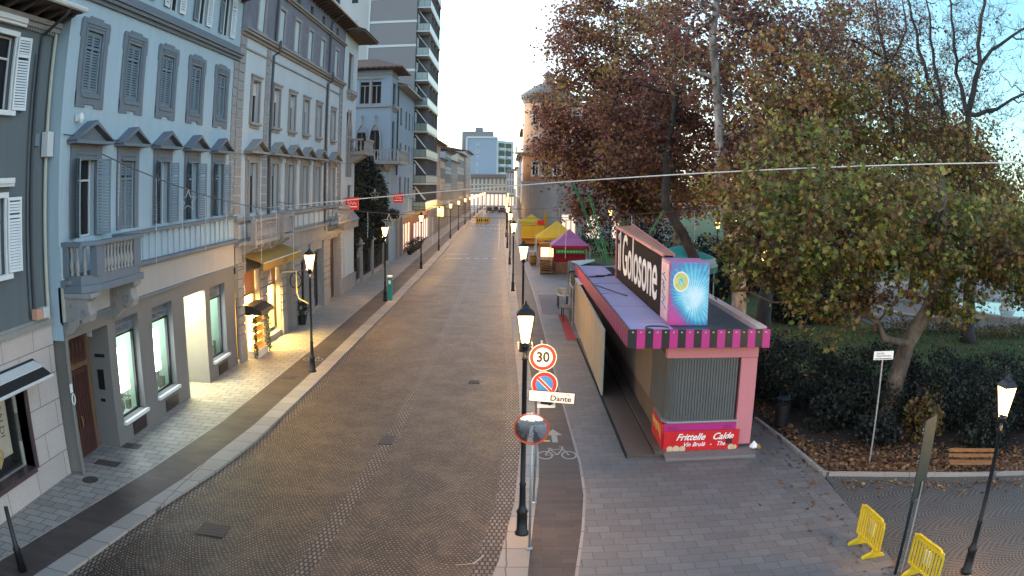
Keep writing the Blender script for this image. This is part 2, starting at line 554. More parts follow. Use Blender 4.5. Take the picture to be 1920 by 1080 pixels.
def bike(cx, cy, s, z=.002):
    m = MB(); w = .05 * s
    a, b = (cx - .36 * s, cy), (cx + .36 * s, cy)
    ring2(m, *a, .24 * s, w, z, 1.6); ring2(m, *b, .24 * s, w, z, 1.6)
    P = lambda x, y: (cx + x * s, cy + y * s)
    for p, q in (((-.36, 0), (-.18, .62)), ((-.18, .5), (.2, .6)), ((-.18, .5), (.02, 0.05)), ((.02, .05), (.2, .6)), ((-.36, 0), (.02, .05)), ((.2, .6), (.36, 0)), ((.2, .6), (.18, .78)), ((.1, .8), (.26, .78)), ((-.28, .66), (-.1, .66))):
        line2(m, P(*p), P(*q), w, z)
    return m
tag(build('cycle_marking', bike(1.5, 22.75, 1.0), M_white), kind='structure')
m = MB(); z = .002
m.poly([(1.5, 25.4, z), (1.22, 24.75, z), (1.42, 24.75, z), (1.42, 24.0, z), (1.60, 24.0, z), (1.60, 24.75, z), (1.78, 24.75, z)])
tag(build('arrow_marking', m, M_white), kind='structure')
m = MB(); m.quad((1.0, 24.1, z), (1.35, 24.05, z), (1.35, 24.2, z), (1.0, 24.25, z))
tag(build('lane_marking', m, M_yellowp), kind='structure')
tag(build('cycle_marking', bike(-9.05, 35.2, .8, .002), M_white), kind='structure')
m = MB(); m.quad((-1.1, 15.35, -.068), (-.75, 15.45, -.068), (-.75, 15.49, -.068), (-1.1, 15.39, -.068)); m.quad((-.75, 15.45, -.068), (-.52, 15.9, -.068), (-.49, 15.88, -.068), (-.71, 15.43, -.068))
tag(build('road_marking', m, M_white), kind='structure')

# manholes and gratings
M_castiron = pm('cast_iron', (.05, .04, .038), .5, .3, 8, .5, bump=.5)
M_ribs = pm('worn_iron_ribs', (.11, .095, .085), .6, .3, 8, .2)
def manhole(x, y, w, d, label, z=-.064, rnd=False):
    t = lthing('manhole_cover', label, 'manhole cover', (x, y, z - .01))
    m = MB(); n = MB()
    if rnd:
        m.lathe((0, 0, 0), [(w / 2, -.03), (w / 2, .012)], 20)
        for i in range(-2, 3): n.box(-w * .35, w * .35, i * w * .14 - .012, i * w * .14 + .012, .014, .02)
    else:
        m.box(-w / 2, w / 2, -d / 2, d / 2, -.03, .012)
        for i in range(5): n.box(-w * .42, w * .42, -d * .4 + i * d * .2 - .01, -d * .4 + i * d * .2 + .02, .014, .022)
    build('frame', m, M_castiron, t); build('ribs', n, M_ribs, t)
manhole(-7.1, 16.1, .75, .75, 'large square iron cover set in the cobbles near the left kerb')
manhole(-3.85, 24.1, .45, .9, 'dark slotted drain grating in the middle gutter of the street')
manhole(-1.4, 32.1, .5, .5, 'small square iron cover in the cobbles right of the middle gutter')
manhole(-11.95, 17.9, .55, .55, 'round iron cover in the grey slabs before the wooden door', .004, True)
manhole(-12.15, 21.2, .9, .5, 'rusty rectangular grating on the pavement below the first bank window', .004)
manhole(-12.1, 19.4, .9, .45, 'dark double grating set in the pavement at the doorstep of the recess', .004)
manhole(-9.3, 31.6, .7, .5, 'dark square cover in the brown lane beside the nearest left lamp post', .002)
# ------------------------------------------------------------------ building kit
def FX(X, s=1):                     # facade on plane x=X, a runs along y, outward +x (s=1) or -x
    return lambda a, z, o: (X + s * o, a, z)
def FY(Y, s=-1):                    # facade on plane y=Y facing the camera, a runs along x
    return lambda a, z, o: (a, Y + s * o, z)

def wall_mb(F, a0, a1, z0, z1, ops, reveal=.28, mb=None):
    mb = mb or MB()
    A = sorted(set([a0, a1] + [v for o in ops for v in o[:2] if a0 < v < a1]))
    Z = sorted(set([z0, z1] + [v for o in ops for v in o[2:4] if z0 < v < z1]))
    for i in range(len(A) - 1):
        for j in range(len(Z) - 1):
            ca, cz = (A[i] + A[i + 1]) / 2, (Z[j] + Z[j + 1]) / 2
            if any(o[0] < ca < o[1] and o[2] < cz < o[3] for o in ops): continue
            mb.quad(F(A[i], Z[j], 0), F(A[i + 1], Z[j], 0), F(A[i + 1], Z[j + 1], 0), F(A[i], Z[j + 1], 0))
    for o in ops:
        r = o[4] if len(o) > 4 else reveal
        x0, x1, y0, y1 = o[:4]
        for p, q in (((x0, y0), (x1, y0)), ((x1, y0), (x1, y1)), ((x1, y1), (x0, y1)), ((x0, y1), (x0, y0))):
            mb.quad(F(p[0], p[1], 0), F(q[0], q[1], 0), F(q[0], q[1], -r), F(p[0], p[1], -r))
    return mb

def shutter_mb(F, a0, a1, z0, z1, o0=0, step=.075, turn=None):
    """louvred leaf; turn=(hinge a, degrees) swings it about a vertical edge"""
    m = MB(); w = .06
    th = .04
    m.fbox(F, a0, a0 + w, z0, z1, o0, o0 + th); m.fbox(F, a1 - w, a1, z0, z1, o0, o0 + th)
    zm = z0 + (z1 - z0) * .72
    for z in (z0, zm, z1 - w * 1.4): m.fbox(F, a0 + w, a1 - w, z, z + w * 1.4, o0 + .002, o0 + th - .002)
    z = z0 + w * 1.6
    while z < z1 - w * 2:
        if not (zm - step < z < zm + w * 1.4):
            m.quad(F(a0 + w, z, o0 + th), F(a1 - w, z, o0 + th), F(a1 - w, z + step * .8, o0 + .006), F(a0 + w, z + step * .8, o0 + .006))
        z += step
    return m

def turned(F, ah, deg, o=0):
    """frame function swung about the vertical line a=ah"""
    c, s = cos(radians(deg)), sin(radians(deg))
    return lambda a, z, oo: F(ah + (a - ah) * c - (oo - o) * s, z, o + (a - ah) * s + (oo - o) * c)

def window(root, F, a0, a1, z0, z1, dep=.2, fm=None, gm=None, mull=1, tr=.7, name='window', bars=.055):
    m = MB(); b = bars; o0, o1 = -dep, -dep + .06
    m.fbox(F, a0, a1, z1 - b, z1, o0, o1); m.fbox(F, a0, a1, z0, z0 + b, o0, o1)
    m.fbox(F, a0, a0 + b, z0 + b, z1 - b, o0, o1); m.fbox(F, a1 - b, a1, z0 + b, z1 - b, o0, o1)
    zt = z0 + (z1 - z0) * tr if tr else z1 - b
    if tr: m.fbox(F, a0 + b, a1 - b, zt - b / 2, zt + b / 2, o0 + .003, o1 + .01)
    for k in range(mull):
        am = a0 + (a1 - a0) * (k + 1) / (mull + 1)
        m.fbox(F, am - b * .6, am + b * .6, z0 + b, zt - b / 2, o0 + .003, o1 - .003)
    w = build(name, m, fm or M_winwhite, root)
    p = MB(); p.quad(F(a0, z0, o0 + .02), F(a1, z0, o0 + .02), F(a1, z1, o0 + .02), F(a0, z1, o0 + .02))
    build('pane', p, gm or M_glass, w)
    return w

def surround_mb(F, a0, a1, z0, z1, w=.16, o=.06, sill=True, m=None):
    m = m or MB()
    m.fbox(F, a0 - w, a0, z0, z1, -.02, o); m.fbox(F, a1, a1 + w, z0, z1, -.02, o)
    m.fbox(F, a0 - w - .02, a1 + w + .02, z1, z1 + w, -.02, o + .015)
    if sill: m.fbox(F, a0 - w - .08, a1 + w + .08, z0 - .13, z0, -.02, o + .1)
    return m

def pediment_mb(F, a0, a1, z, h=.55, o=.42, m=None):
    m = m or MB()
    c = (a0 + a1) / 2
    m.fbox(F, a0, a1, z, z + .1, -.02, o)
    # raking cornices and recessed tympanum
    for s, e in ((a0, c), (a1, c)):
        pts = [F(s, z + .1, -.02), F(e, z + h, -.02), F(e, z + h + .13, -.02), F(s - (.06 if s < c else -.06), z + .1, -.02)]
        d = Vector(F(0, 0, o)) - Vector(F(0, 0, -.02))
        m.prism(pts, d)
    m.poly([F(a0 + .1, z + .1, o * .45), F(a1 - .1, z + .1, o * .45), F(c, z + h, o * .45)])
    return m

def shell(root, x0, x1, y0, y1, z0, z1, mat=None, name='back_wall'):
    m = MB(); m.box(x0, x1, y0, y1, z0, z1)
    return build(name, m, mat or M_dark, root)

def hip_roof(root, x0, x1, y0, y1, z, h, over=.7, th=.18, mat=None, ridge='y', inset=None):
    m = MB(); x0 -= over; x1 += over; y0 -= over; y1 += over
    i = inset if inset is not None else min(x1 - x0, y1 - y0) / 2 * .98
    xm, ym = (x0 + x1) / 2, (y0 + y1) / 2
    A = [(x0, y0, z), (x1, y0, z), (x1, y1, z), (x0, y1, z)]
    B = [(a, b, z + th) for a, b, _ in A]
    if ridge == 'y': R = [(xm, y0 + i, z + h), (xm, y1 - i, z + h)]; faces = [(B[0], B[1], R[0]), (B[1], B[2], R[1], R[0]), (B[2], B[3], R[1]), (B[3], B[0], R[0], R[1])]
    else: R = [(x0 + i, ym, z + h), (x1 - i, ym, z + h)]; faces = [(B[0], B[1], R[1], R[0]), (B[1], B[2], R[1]), (B[2], B[3], R[0], R[1]), (B[3], B[0], R[0])]
    for f in faces: m.poly(f)
    m.poly(A[::-1])
    for k in range(4):
        m.quad(A[k], A[(k + 1) % 4], B[(k + 1) % 4], B[k])
    return build('roof', m, mat or M_tiles, root)

def brackets_mb(F, a0, a1, z, step=.7, w=.14, h=.2, o=.6, m=None):
    m = m or MB(); a = a0
    while a < a1:
        m.prism([F(a, z, 0), F(a, z, o), F(a, z - h * .4, o), F(a, z - h, o * .5), F(a, z - h * 1.6, 0)], Vector(F(a + w, z, 0)) - Vector(F(a, z, 0)))
        a += step
    return m

def quoins_mb(F, a0, a1, z0, z1, h=.36, o=.05, m=None):
    m = m or MB(); z = z0; k = 0
    while z < z1 - .05:
        zz = min(z + h - .055, z1)
        m.fbox(F, a0, a1, z, zz, -.01, o)
        z += h; k += 1
    return m

M_dark = pm('dark_interior', (.02, .019, .018), .9, .1)
M_glass = glass('window_glass', (.012, .014, .016))
M_winwhite = pm('pale_window_frame', (.42, .44, .44), .6, .1, 5)
M_winbrown = pm('brown_window_frame', (.055, .045, .042), .6, .2, 5)
M_winlight = em('lit_window_curtain', (1, .72, .4), 1.2)
M_tiles = brickmat('dark_roof_tiles', (.075, .05, .042), (.11, .07, .055), (.02, .016, .014), .22, .3, .12, rough=.8, bumpd=.03, axes='yx')
M_A = pm('slate_grey_stucco', (.085, .105, .115), .85, .12, .5, streak=.12)
M_Awhite = brickmat('white_marble_cladding', (.33, .31, .30), (.38, .36, .345), (.13, .12, .11), 1.7, .78, .02, axes='yz', rough=.45, bstr=.25)
M_B = pm('pale_grey_plaster', (.26, .345, .395), .9, .09, .35, streak=.13)
M_Bstone = pm('blue_grey_stone_trim', (.105, .13, .155), .8, .14, 1.5, streak=.12)
M_Bgr = pm('grey_shopfront_render', (.13, .13, .125), .8, .08, .5, streak=.05)
M_Bband = pm('cream_band_plaster', (.28, .28, .265), .85, .08, .5, streak=.1)
M_shut = pm('grey_blue_shutter_paint', (.115, .155, .185), .6, .12, 3)
M_shutw = pm('white_shutter_paint', (.52, .55, .56), .6, .1, 3)
M_C = pm('pale_limewash', (.345, .395, .42), .9, .12, .5, streak=.12)
M_Cstone = pm('weathered_limestone', (.20, .20, .195), .85, .2, 1.2, streak=.22, bump=.4)
M_Cpaint = pm('faded_painted_frieze', (.12, .125, .15), .9, .45, 1.6, streak=.2)
M_soffit = pm('dark_timber_soffit', (.05, .042, .04), .85, .3, 2)
M_D = pm('smooth_blue_grey_render', (.17, .225, .275), .9, .08, .5, streak=.1)
M_copper = pm('lead_grey_gutter', (.16, .17, .175), .5, .15, 2, .4)
M_pipe = pm('painted_downpipe', (.30, .31, .25), .5, .12, 2)
M_dkpipe = pm('dark_downpipe', (.03, .035, .045), .5, .2, 2)
M_iron = pm('wrought_iron', (.018, .018, .02), .5, .2, 6, .3)
M_screen = em('poster_screen_and_door_glow', (.93, .97, 1), 2.2)
M_shopg = em('lit_shop_wall_green', (.55, .85, .62), .42)
M_shopw = em('lit_shop_ceiling_white', (1, .96, .80), 9)
M_shopy = em('lit_shop_shelves_yellow', (1, .68, .22), 2.2)
M_woodred = woodmat('red_brown_door_wood', (.022, .009, .007), (.065, .02, .013))
M_wood = woodmat('brown_joinery', (.06, .035, .02), (.16, .09, .05))
M_black = pm('black_frame', (.01, .01, .011), .35, .2, 3)
M_ltext = pm('dark_lettering', (.03, .03, .032), .6, .05, 3, bump=0)
M_wtext = pm('white_lettering', (.75, .74, .72), .6, .04, 3, bump=0)

# ================================================================== building A (left edge)
FA = FX(-12.9)
tA = thing('stucco_building', 'slate grey building with white marble ground floor, cut by the left edge of the street', 'building', (-12.9, 14, 0))
opsA = [(14.75, 15.85, 10.35, 12.35), (14.75, 15.85, 6.15, 8.1)]
build('wall', wall_mb(FA, 5, 18.12, 4.62, 13.0, opsA + [(10.4, 11.5, 10.35, 12.35), (10.4, 11.5, 6.15, 8.1)]), M_A, tA)
opG = [(11.6, 16.15, .85, 3.45, .5)]
build('cladding', wall_mb(FX(-12.84), 5, 18.12, 0, 4.5, opG, .5), M_Awhite, tA)
m = MB(); m.fbox(FA, 5, 18.14, 4.5, 4.66, -.1, .16); m.fbox(FA, 5, 18.13, 4.66, 4.74, -.1, .1)
build('string_course', m, M_Cstone, tA)
for z0, z1 in ((10.35, 12.35), (6.15, 8.1)):
    w = window(tA, FA, 14.75, 15.85, z0, z1)
    s = surround_mb(FA, 14.75, 15.85, z0, z1, .14, .07); s.fbox(FA, 14.45, 16.15, z1 + .28, z1 + .36, -.02, .2); s.fbox(FA, 14.5, 16.1, z1 + .36, z1 + .5, -.02, .26)
    build('surround', s, M_shutw, w)
    build('shutter', shutter_mb(turned(FA, 15.92, 8, .1), 15.92, 16.52, z0 + .02, z1, .1), M_shutw, w)
    build('shutter', shutter_mb(turned(FA, 14.68, -8, .1), 14.08, 14.68, z0 + .02, z1, .1), M_shutw, w)
m = MB(); m.fbox(FA, 5, 18.12, 12.72, 12.86, 0, .14); m.fbox(FA, 5, 18.12, 12.86, 13.0, 0, .22)
a = 5.0
while a < 18.0: m.fbox(FA, a, a + .07, 12.62, 12.72, 0, .1); a += .14
build('cornice', m, M_Cstone, tA)
build('bracket', brackets_mb(FA, 5.1, 18, 13.2, .75, .16, .16, .75), M_soffit, tA)
m = MB(); m.box(-13.4, -11.95, 5, 18.12, 13.2, 13.3); build('soffit', m, M_soffit, tA)
m = MB(); m.quad((-11.85, 5, 13.3), (-11.85, 18.12, 13.3), (-19, 18.12, 15.6), (-19, 5, 15.6)); m.quad((-19, 5, 15.6), (-19, 18.12, 15.6), (-26, 18.12, 13.3), (-26, 5, 13.3)); m.poly([(-11.85, 5, 13.3), (-19, 5, 15.6), (-26, 5, 13.3)])
build('roof', m, M_tiles, tA)
m = MB(); m.tube([(-11.83, 5, 13.27), (-11.83, 18.1, 13.27)], .09, 8); build('gutter', m, M_winwhite, tA)
m = MB(); m.tube([(-11.85, 17.2, 13.2), (-12.0, 17.2, 13.0), (-12.8, 17.2, 12.55), (-12.82, 17.2, 12.2), (-12.82, 17.2, 4.75)], .055, 8); build('downpipe', m, M_dkpipe, tA)
m = MB(); m.tube([(-12.85, 17.0, 12.0), (-12.85, 16.95, 4.8)], .018, 6); build('cable', m, M_black, tA)
m = MB(); m.tube([(-12.8, 17.93, 12.7), (-12.8, 17.93, 4.6)], .06, 8); build('downpipe', m, M_pipe, tA)
m = MB(); m.box(-12.86, -12.6, 17.72, 18.06, 9.15, 9.85); build('junction_box', m, M_winwhite, tA, bevel=.015)
m = MB(); m.box(-12.89, -12.78, 17.28, 17.5, 9.45, 9.8); build('meter_box', m, M_shut, tA, bevel=.01)
for a, mt in ((17.05, 'salmon_vent'), (17.42, 'white_vent')):
    m = MB(); m.box(-12.85, -12.62, a, a + .32, 4.76, 5.05)
    for k in range(4): m.box(-12.62, -12.605, a + .05, a + .27, 4.8 + k * .055, 4.825 + k * .055)
    build('vent', m, pm('salmon_vent_plastic', (.45, .25, .18), .5) if mt == 'salmon_vent' else M_winwhite, tA, bevel=.01)
shell(tA, -26, -13.4, 5.05, 18.1, 4.6, 13.2)
# shop window of A with black awning
m = MB(); m.fbox(FA, 16.15, 16.3, .8, 3.5, -.3, .12); m.fbox(FA, 11.5, 16.15, .72, .86, -.3, .14)
build('shop_frame', m, pm('dark_purple_marble', (.06, .04, .045), .3, .4, 3), tA)
m = MB(); m.box(-15, -13.36, 11.6, 16.15, .84, .9); m.quad((-15, 11.6, .9), (-15, 16.15, .9), (-15, 16.15, 3.45), (-15, 11.6, 3.45)); m.quad((-15, 16.14, .9), (-13.36, 16.14, .9), (-13.36, 16.14, 3.45), (-15, 16.14, 3.45))
build('shop_interior', m, M_dark, tA)
m = MB(); m.quad((-13.3, 11.6, .86), (-13.3, 16.15, .86), (-13.3, 16.15, 3.45), (-13.3, 11.6, 3.45)); build('shop_pane', m, clear_glass('clear_shop_glass'), tA)
m = MB(); m.box(-13.6, -13.57, 15.35, 16.0, 1.2, 3.1); pb = build('banner', m, pm('cream_shop_banner', (.42, .38, .30), .7), tA)
text('banner_lettering', 'SALDI', .34, plane_M((-13.56, 15.62, 2.2), (0, 0, -1), (0, 1, 0)), M_ltext, tA)
tAw = thing('awning', 'black and white retracted awning above the leftmost shop window', 'awning', (-12.8, 14, 3.7))
m = MB(); m.prism([(-12.8, 11, 3.78), (-12.35, 11, 3.62), (-12.35, 11, 3.58), (-12.8, 11, 3.5)], (0, 5.7, 0)); build('hood', m, M_winwhite, tAw)
m = MB(); m.prism([(-12.78, 11, 3.72), (-12.1, 11, 3.38), (-12.08, 11, 3.42), (-12.76, 11, 3.78)], (0, 5.75, 0)); build('canvas', m, M_black, tAw)
m = MB(); m.tube([(-12.05, 10.95, 3.36), (-12.05, 16.8, 3.36)], .05, 8); build('front_bar', m, M_winwhite, tAw)
# mannequin in the window
mq = thing('mannequin', 'headless shop mannequin in white top and dark skirt behind the leftmost window', 'mannequin', (-13.75, 14.9, .9))
m = MB(); m.lathe((-13.75, 14.9, .9), [(.09, .78), (.15, .9), (.115, 1.1), (.17, 1.35), (.19, 1.45), (.06, 1.52), (.05, 1.62)], 14, 0, .7, 1); build('torso', m, M_wtext, mq, True)
m = MB(); m.lathe((-13.75, 14.9, .9), [(.24, .1), (.2, .5), (.16, .85)], 14, 0, .8, 1); m.tube([(-13.75, 14.9, .92), (-13.75, 14.9, 1.1)], .03, 6); build('skirt', m, M_black, mq, True)
m = MB(); m.lathe((-13.65, 15.3, .9), [(.0, 0), (.16, .3), (.2, .5), (.03, .72)], 12); tag(build('handbag', m, pm('tan_leather', (.35, .27, .12), .5), None, True), 'tan rounded handbag standing in the leftmost shop window', 'handbag')

# ================================================================== building B (bank)
XB = -12.4
FB = FX(XB)
y0B, y1B = 18.15, 33.6
tB = thing('bank_building', 'pale blue-grey palazzo with pedimented windows above a grey bank shopfront', 'building', (XB, 26, 0))
w1c = [19.75, 22.7, 25.62, 28.55, 31.55]
ops2 = [(c - .5, c + .5, 11.05, 12.95, .14) for c in w1c]
ops1 = [(w1c[0] - .62, w1c[0] + .62, 6.8, 9.1, .3)] + [(c - .52, c + .52, 6.85, 9.05, .3) for c in w1c[1:]]
ops3 = [(c - .5, c + .5, 14.75, 16.6, .2) for c in w1c]
build('wall', wall_mb(FB, y0B, y1B, 5.5, 17.0, ops1 + ops2 + ops3), M_B, tB)
bgo = [(18.35, 20.95, -.05, 4.0, .85), (21.5, 23.3, .72, 4.02, .4), (24.45, 26.35, .8, 3.98, .4), (27.55, 29.85, -.02, 3.92, 1.5), (30.4, 32.3, .8, 3.92, .4)]
build('shopfront', wall_mb(FX(XB + .02), y0B, y1B, -.02, 4.5, bgo), M_Bgr, tB)
build('side_wall', MB().quad((XB, y0B, 4), (-24, y0B, 4), (-24, y0B, 17), (XB, y0B, 17)), M_B, tB)
m = MB(); m.fbox(FB, y0B, y1B, 4.5, 5.5, -.1, .05); build('band', m, M_Bband, tB)
m = MB(); m.fbox(FB, y0B, y1B, 4.44, 4.53, -.05, .14); m.fbox(FB, y0B, y1B, 5.5, 5.58, 0, .16); m.fbox(FB, y0B, y1B, 5.58, 5.7, 0, .3); build('belt_moulding', m, M_Bstone, tB)
m = MB(); m.fbox(FB, y0B, y1B, 5.7, 6.62, 0, .05)
for k in range(20):
    a = 22.1 + k * .56
    if a < 33.3: m.fbox(FB, a, a + (.16 if k % 2 else .1), 5.72, 6.6, .05, .11)
build('frieze_panel', m, M_B, tB)
m = MB(); m.fbox(FB, 21.95, y1B, 6.62, 6.74, 0, .24); build('sill_course', m, M_Bstone, tB)
m = MB(); m.fbox(FB, y0B, y1B, 13.85, 13.98, 0, .1); m.fbox(FB, y0B, y1B, 13.98, 14.1, 0, .22); m.fbox(FB, y0B, y1B, 14.1, 14.2, 0, .3); m.fbox(FB, y0B, y1B, 14.2, 14.5, 0, .08)
build('cornice', m, M_Bstone, tB)
build('quoins', quoins_mb(FB, 33.0, 33.55, 4.6, 13.8, .42, .045), M_Cstone, tB)
m = MB(); m.box(-13.2, -11.3, y0B, y1B, 17.0, 17.2); build('soffit', m, M_soffit, tB)
build('bracket', brackets_mb(FB, y0B + .1, y1B, 17.0, 1.0, .2, .2, .9), M_soffit, tB)
m = MB(); m.quad((-11.2, y0B, 17.2), (-11.2, y1B, 17.2), (-18, y1B, 19), (-18, y0B, 19)); m.quad((-18, y0B, 19), (-18, y1B, 19), (-26, y1B, 17), (-26, y0B, 17)); build('roof', m, M_tiles, tB)
shell(tB, -26, -12.9, y0B + .03, y1B - .03, 4.3, 17.1)
for i, c in enumerate(w1c):
    # second floor: shut louvres in an eared stone surround
    w = window(tB, FB, c - .5, c + .5, 11.05, 12.95, .13, M_shut, M_dark, 0, 0)
    s = MB()
    s.fbox(FB, c - .9, c - .5, 10.72, 13.2, -.02, .045); s.fbox(FB, c + .5, c + .9, 10.72, 13.2, -.02, .045)
    s.fbox(FB, c - .9, c + .9, 12.95, 13.32, -.02, .05); s.fbox(FB, c - .9, c + .9, 10.7, 11.05, -.02, .05)
    s.fbox(FB, c - .45, c + .45, 13.32, 13.4, -.02, .04); s.fbox(FB, c - .97, c - .9, 12.7, 13.25, -.02, .04); s.fbox(FB, c + .9, c + .97, 12.7, 13.25, -.02, .04)
    for q in (.62, .72): s.fbox(FB, c - q, c + q, 12.95 + (q - .5) * .9, 13.0 + (q - .5) * .9, .04, .075)
    s.fbox(FB, c - .66, c - .6, 11.0, 13.05, .04, .075); s.fbox(FB, c + .6, c + .66, 11.0, 13.05, .04, .075); s.fbox(FB, c - .6, c + .6, 10.9, 10.98, .04, .09)
    s.fbox(FB, c - .9, c - .3, 10.6, 10.7, -.02, .045); s.fbox(FB, c + .3, c + .9, 10.6, 10.7, -.02, .045)
    build('surround', s, M_Bstone, w)
    for a0, a1 in ((c - .49, c - .005), (c + .005, c + .49)):
        build('shutter', shutter_mb(FB, a0, a1, 11.08, 12.92, -.08, .085), M_shut, w)
    # first floor: pedimented
    o = ops1[i]
    closed = i == 1
    w = window(tB, FB, o[0], o[1], o[2], o[3], .25, M_winwhite, M_dark if closed else M_glass, 1, .72)
    s = MB(); sw = .36 if i == 0 else .3
    s.fbox(FB, o[0] - sw, o[0], o[2], 9.5, -.02, .06); s.fbox(FB, o[1], o[1] + sw, o[2], 9.5, -.02, .06); s.fbox(FB, o[0], o[1], o[3], 9.5, -.02, .05)
    s.fbox(FB, o[0] - .05, o[1] + .05, 9.2, 9.28, .05, .09); s.fbox(FB, o[0] - .08, o[1] + .08, 9.05, 9.12, .05, .12)
    build('surround', s, M_Bstone, w)
    build('pediment', pediment_mb(FB, o[0] - sw - .22, o[1] + sw + .22, 9.5, .58 if i == 0 else .52, .42), M_Bstone, w)
    hw = (o[1] - o[0]) / 2
    if closed:
        for a0, a1 in ((o[0] + .01, c - .005), (c + .005, o[1] - .01)): build('shutter', shutter_mb(FB, a0, a1, o[2] + .02, o[3] - .02, -.1, .09), M_shut, w)
    else:
        build('shutter', shutter_mb(turned(FB, o[0] - .02, -42, .06), o[0] - .02 - hw, o[0] - .02, o[2] + .02, o[3] - .02, .06, .09), M_shut, w)
        build('shutter', shutter_mb(turned(FB, o[1] + .02, 22, .06), o[1] + .02, o[1] + .02 + hw, o[2] + .02, o[3] - .02, .06, .09), M_shut, w)
    # top floor
    o = ops3[i]
    w = window(tB, FB, *o[:4], .16, M_shutw, M_glass, 1, 0)
    build('shutter', shutter_mb(turned(FB, o[0], -5, .03), o[0] - .5, o[0], o[2], o[3], .03, .1), M_shut if i != 2 else M_shutw, w)
    build('shutter', shutter_mb(turned(FB, o[1], 5, .03), o[1], o[1] + .5, o[2], o[3], .03, .1), M_shutw if i != 1 else M_shut, w)
# balcony
bal = MB(); bal.prism([(XB, 18.25, 5.34), (XB + .75, 18.25, 5.34), (XB + 1.15, 18.85, 5.34), (XB + 1.15, 21.75, 5.34), (XB, 21.95, 5.34)], (0, 0, .2))
bal.prism([(XB, 18.35, 5.54), (XB + .68, 18.35, 5.54), (XB + 1.06, 18.93, 5.54), (XB + 1.06, 21.67, 5.54), (XB, 21.85, 5.54)], (0, 0, .26))
balc = build('balcony', bal, M_Bstone, tB)
m = MB(); m.prism([(XB, 18.25, 6.62), (XB + .78, 18.25, 6.62), (XB + 1.18, 18.85, 6.62), (XB + 1.18, 21.8, 6.62), (XB, 21.85, 6.62), (XB, 21.6, 6.62), (XB + .92, 21.55, 6.62), (XB + .92, 18.95, 6.62), (XB + .65, 18.5, 6.62), (XB, 18.5, 6.62)], (0, 0, .12))
build('handrail', m, M_Bstone, balc)
m = MB()
for x, y in ((XB + .96, 18.95), (XB + .96, 21.45), (XB + .4, 21.65), (XB + .12, 18.4)): m.rbox((x, y, 6.2), (.26, .5 if x > XB + .6 else .26, .84), 0)
build('pier', m, M_Bstone, balc)
bprof = [(.07, 0), (.07, .05), (.045, .08), (.085, .2), (.09, .28), (.045, .48), (.04, .62), (.065, .68), (.07, .82)]
bm = MB(); bm.lathe((0, 0, 0), bprof, 10)
LOC['_b'] = Vector((0, 0, 0))
bme = bpy.data.meshes.new('baluster'); bme.from_pydata(bm.v, [], bm.f); bme.materials.append(M_Cstone); bme.polygons.foreach_set('use_smooth', [True] * len(bme.polygons))
def baluster(parent, x, y, z, sz=1):
    o = bpy.data.objects.new('baluster', bme); COL.objects.link(o); o.parent = parent
    L = LOC[parent.name]; o.location = (x - L[0], y - L[1], z - L[2]); o.scale = (1, 1, sz)
for y in np.arange(19.32, 21.2, .225): baluster(balc, XB + 1.0, y, 5.8)
for x_, y_ in ((.34, 18.38), (.54, 18.4), (.72, 18.55)): baluster(balc, XB + x_, y_, 5.8)
def corbel(root, y, w=.42):
    m = MB()
    prof = [(0, 5.3), (1.0, 5.3), (1.02, 5.18), (.9, 5.1), (.92, 4.9), (1.0, 4.75), (.92, 4.55), (.72, 4.5), (.58, 4.62), (.5, 4.4), (.25, 4.2), (0, 4.12)]
    m.prism([(XB + x, y, z) for x, z in prof], (0, w, 0))
    m.fbox(FB, y - .06, y + w + .06, 5.2, 5.33, 0, 1.08)
    for r_, x_, z_ in ((.2, .76, 4.78), (.14, .3, 4.95), (.1, .3, 4.6)):
        for s_ in (y - .025, y + w + .025):
            pts = [(XB + x_ + r_ * .7 * cos(t) * (1 - t / 14), s_, z_ + r_ * .7 * sin(t) * (1 - t / 14)) for t in np.arange(0, 12, .5)]
            m.tube(pts, .018, 5)
    return build('corbel', m, M_Cstone, balc)
corbel(balc, 18.3); corbel(balc, 21.2)
m = MB(); m.box(XB + .05, XB + .16, 18.9, 19.05, 10.15, 10.35); m.lathe((XB + .22, 19.0, 10.1), [(.05, 0), (.1, .1), (.08, .25), (.02, .3)], 12)
build('alarm_bell', m, M_shutw, tB)
# ground floor fittings: door recess
m = MB(); m.box(XB - .95, XB - .84, 18.35, 20.95, 0, 3.99); build('recess_wall', m, M_wood, tB)
m = MB(); m.box(XB - .84, XB - .76, 18.6, 20.6, 0, 2.75)
for k in range(13): m.box(XB - .76, XB - .735, 18.65 + k * .15, 18.74 + k * .15, .9, 2.6)
dr = build('door', m, M_woodred, tB)
m = MB(); m.tube([(XB - .73, 19.75, .95), (XB - .68, 19.75, 1.0), (XB - .68, 19.75, 1.25), (XB - .73, 19.75, 1.3)], .018, 6); build('handle', m, pm('brass', (.5, .35, .12), .35, .1, 3, .9), dr)
m = MB(); m.box(XB - .84, XB - .76, 18.6, 20.6, 2.95, 3.85)
for k in range(7): m.tube([(XB - .74, 18.8 + k * .25 + .1 * cos(t), 3.4 + .3 * sin(t)) for t in np.arange(0, 6.8, .5)], .014, 5)
build('transom_grille', m, M_woodred, tB)
m = MB(); m.box(XB - .55, XB - .3, 20.93, 20.952, 1.9, 2.55); m.box(XB - .52, XB - .35, 20.925, 20.94, 1.5, 1.6); m.box(XB - .6, XB - .2, 20.925, 20.94, 2.95, 3.05); build('entry_phone', m, M_black, tB)
m = MB(); m.box(XB - .85, XB - .65, 20.9, 20.94, 3.6, 3.85); build('notice', m, M_winwhite, tB)
m = MB(); m.box(XB + .02, XB + .035, 18.15, 18.3, 2.5, 2.75); m.tube([(XB + .06, 18.24 + .09 * cos(t), 2.3 + .16 * sin(t)) for t in np.arange(0, 6.6, .5)], .02, 5); build('wall_ring', m, M_shutw, tB)
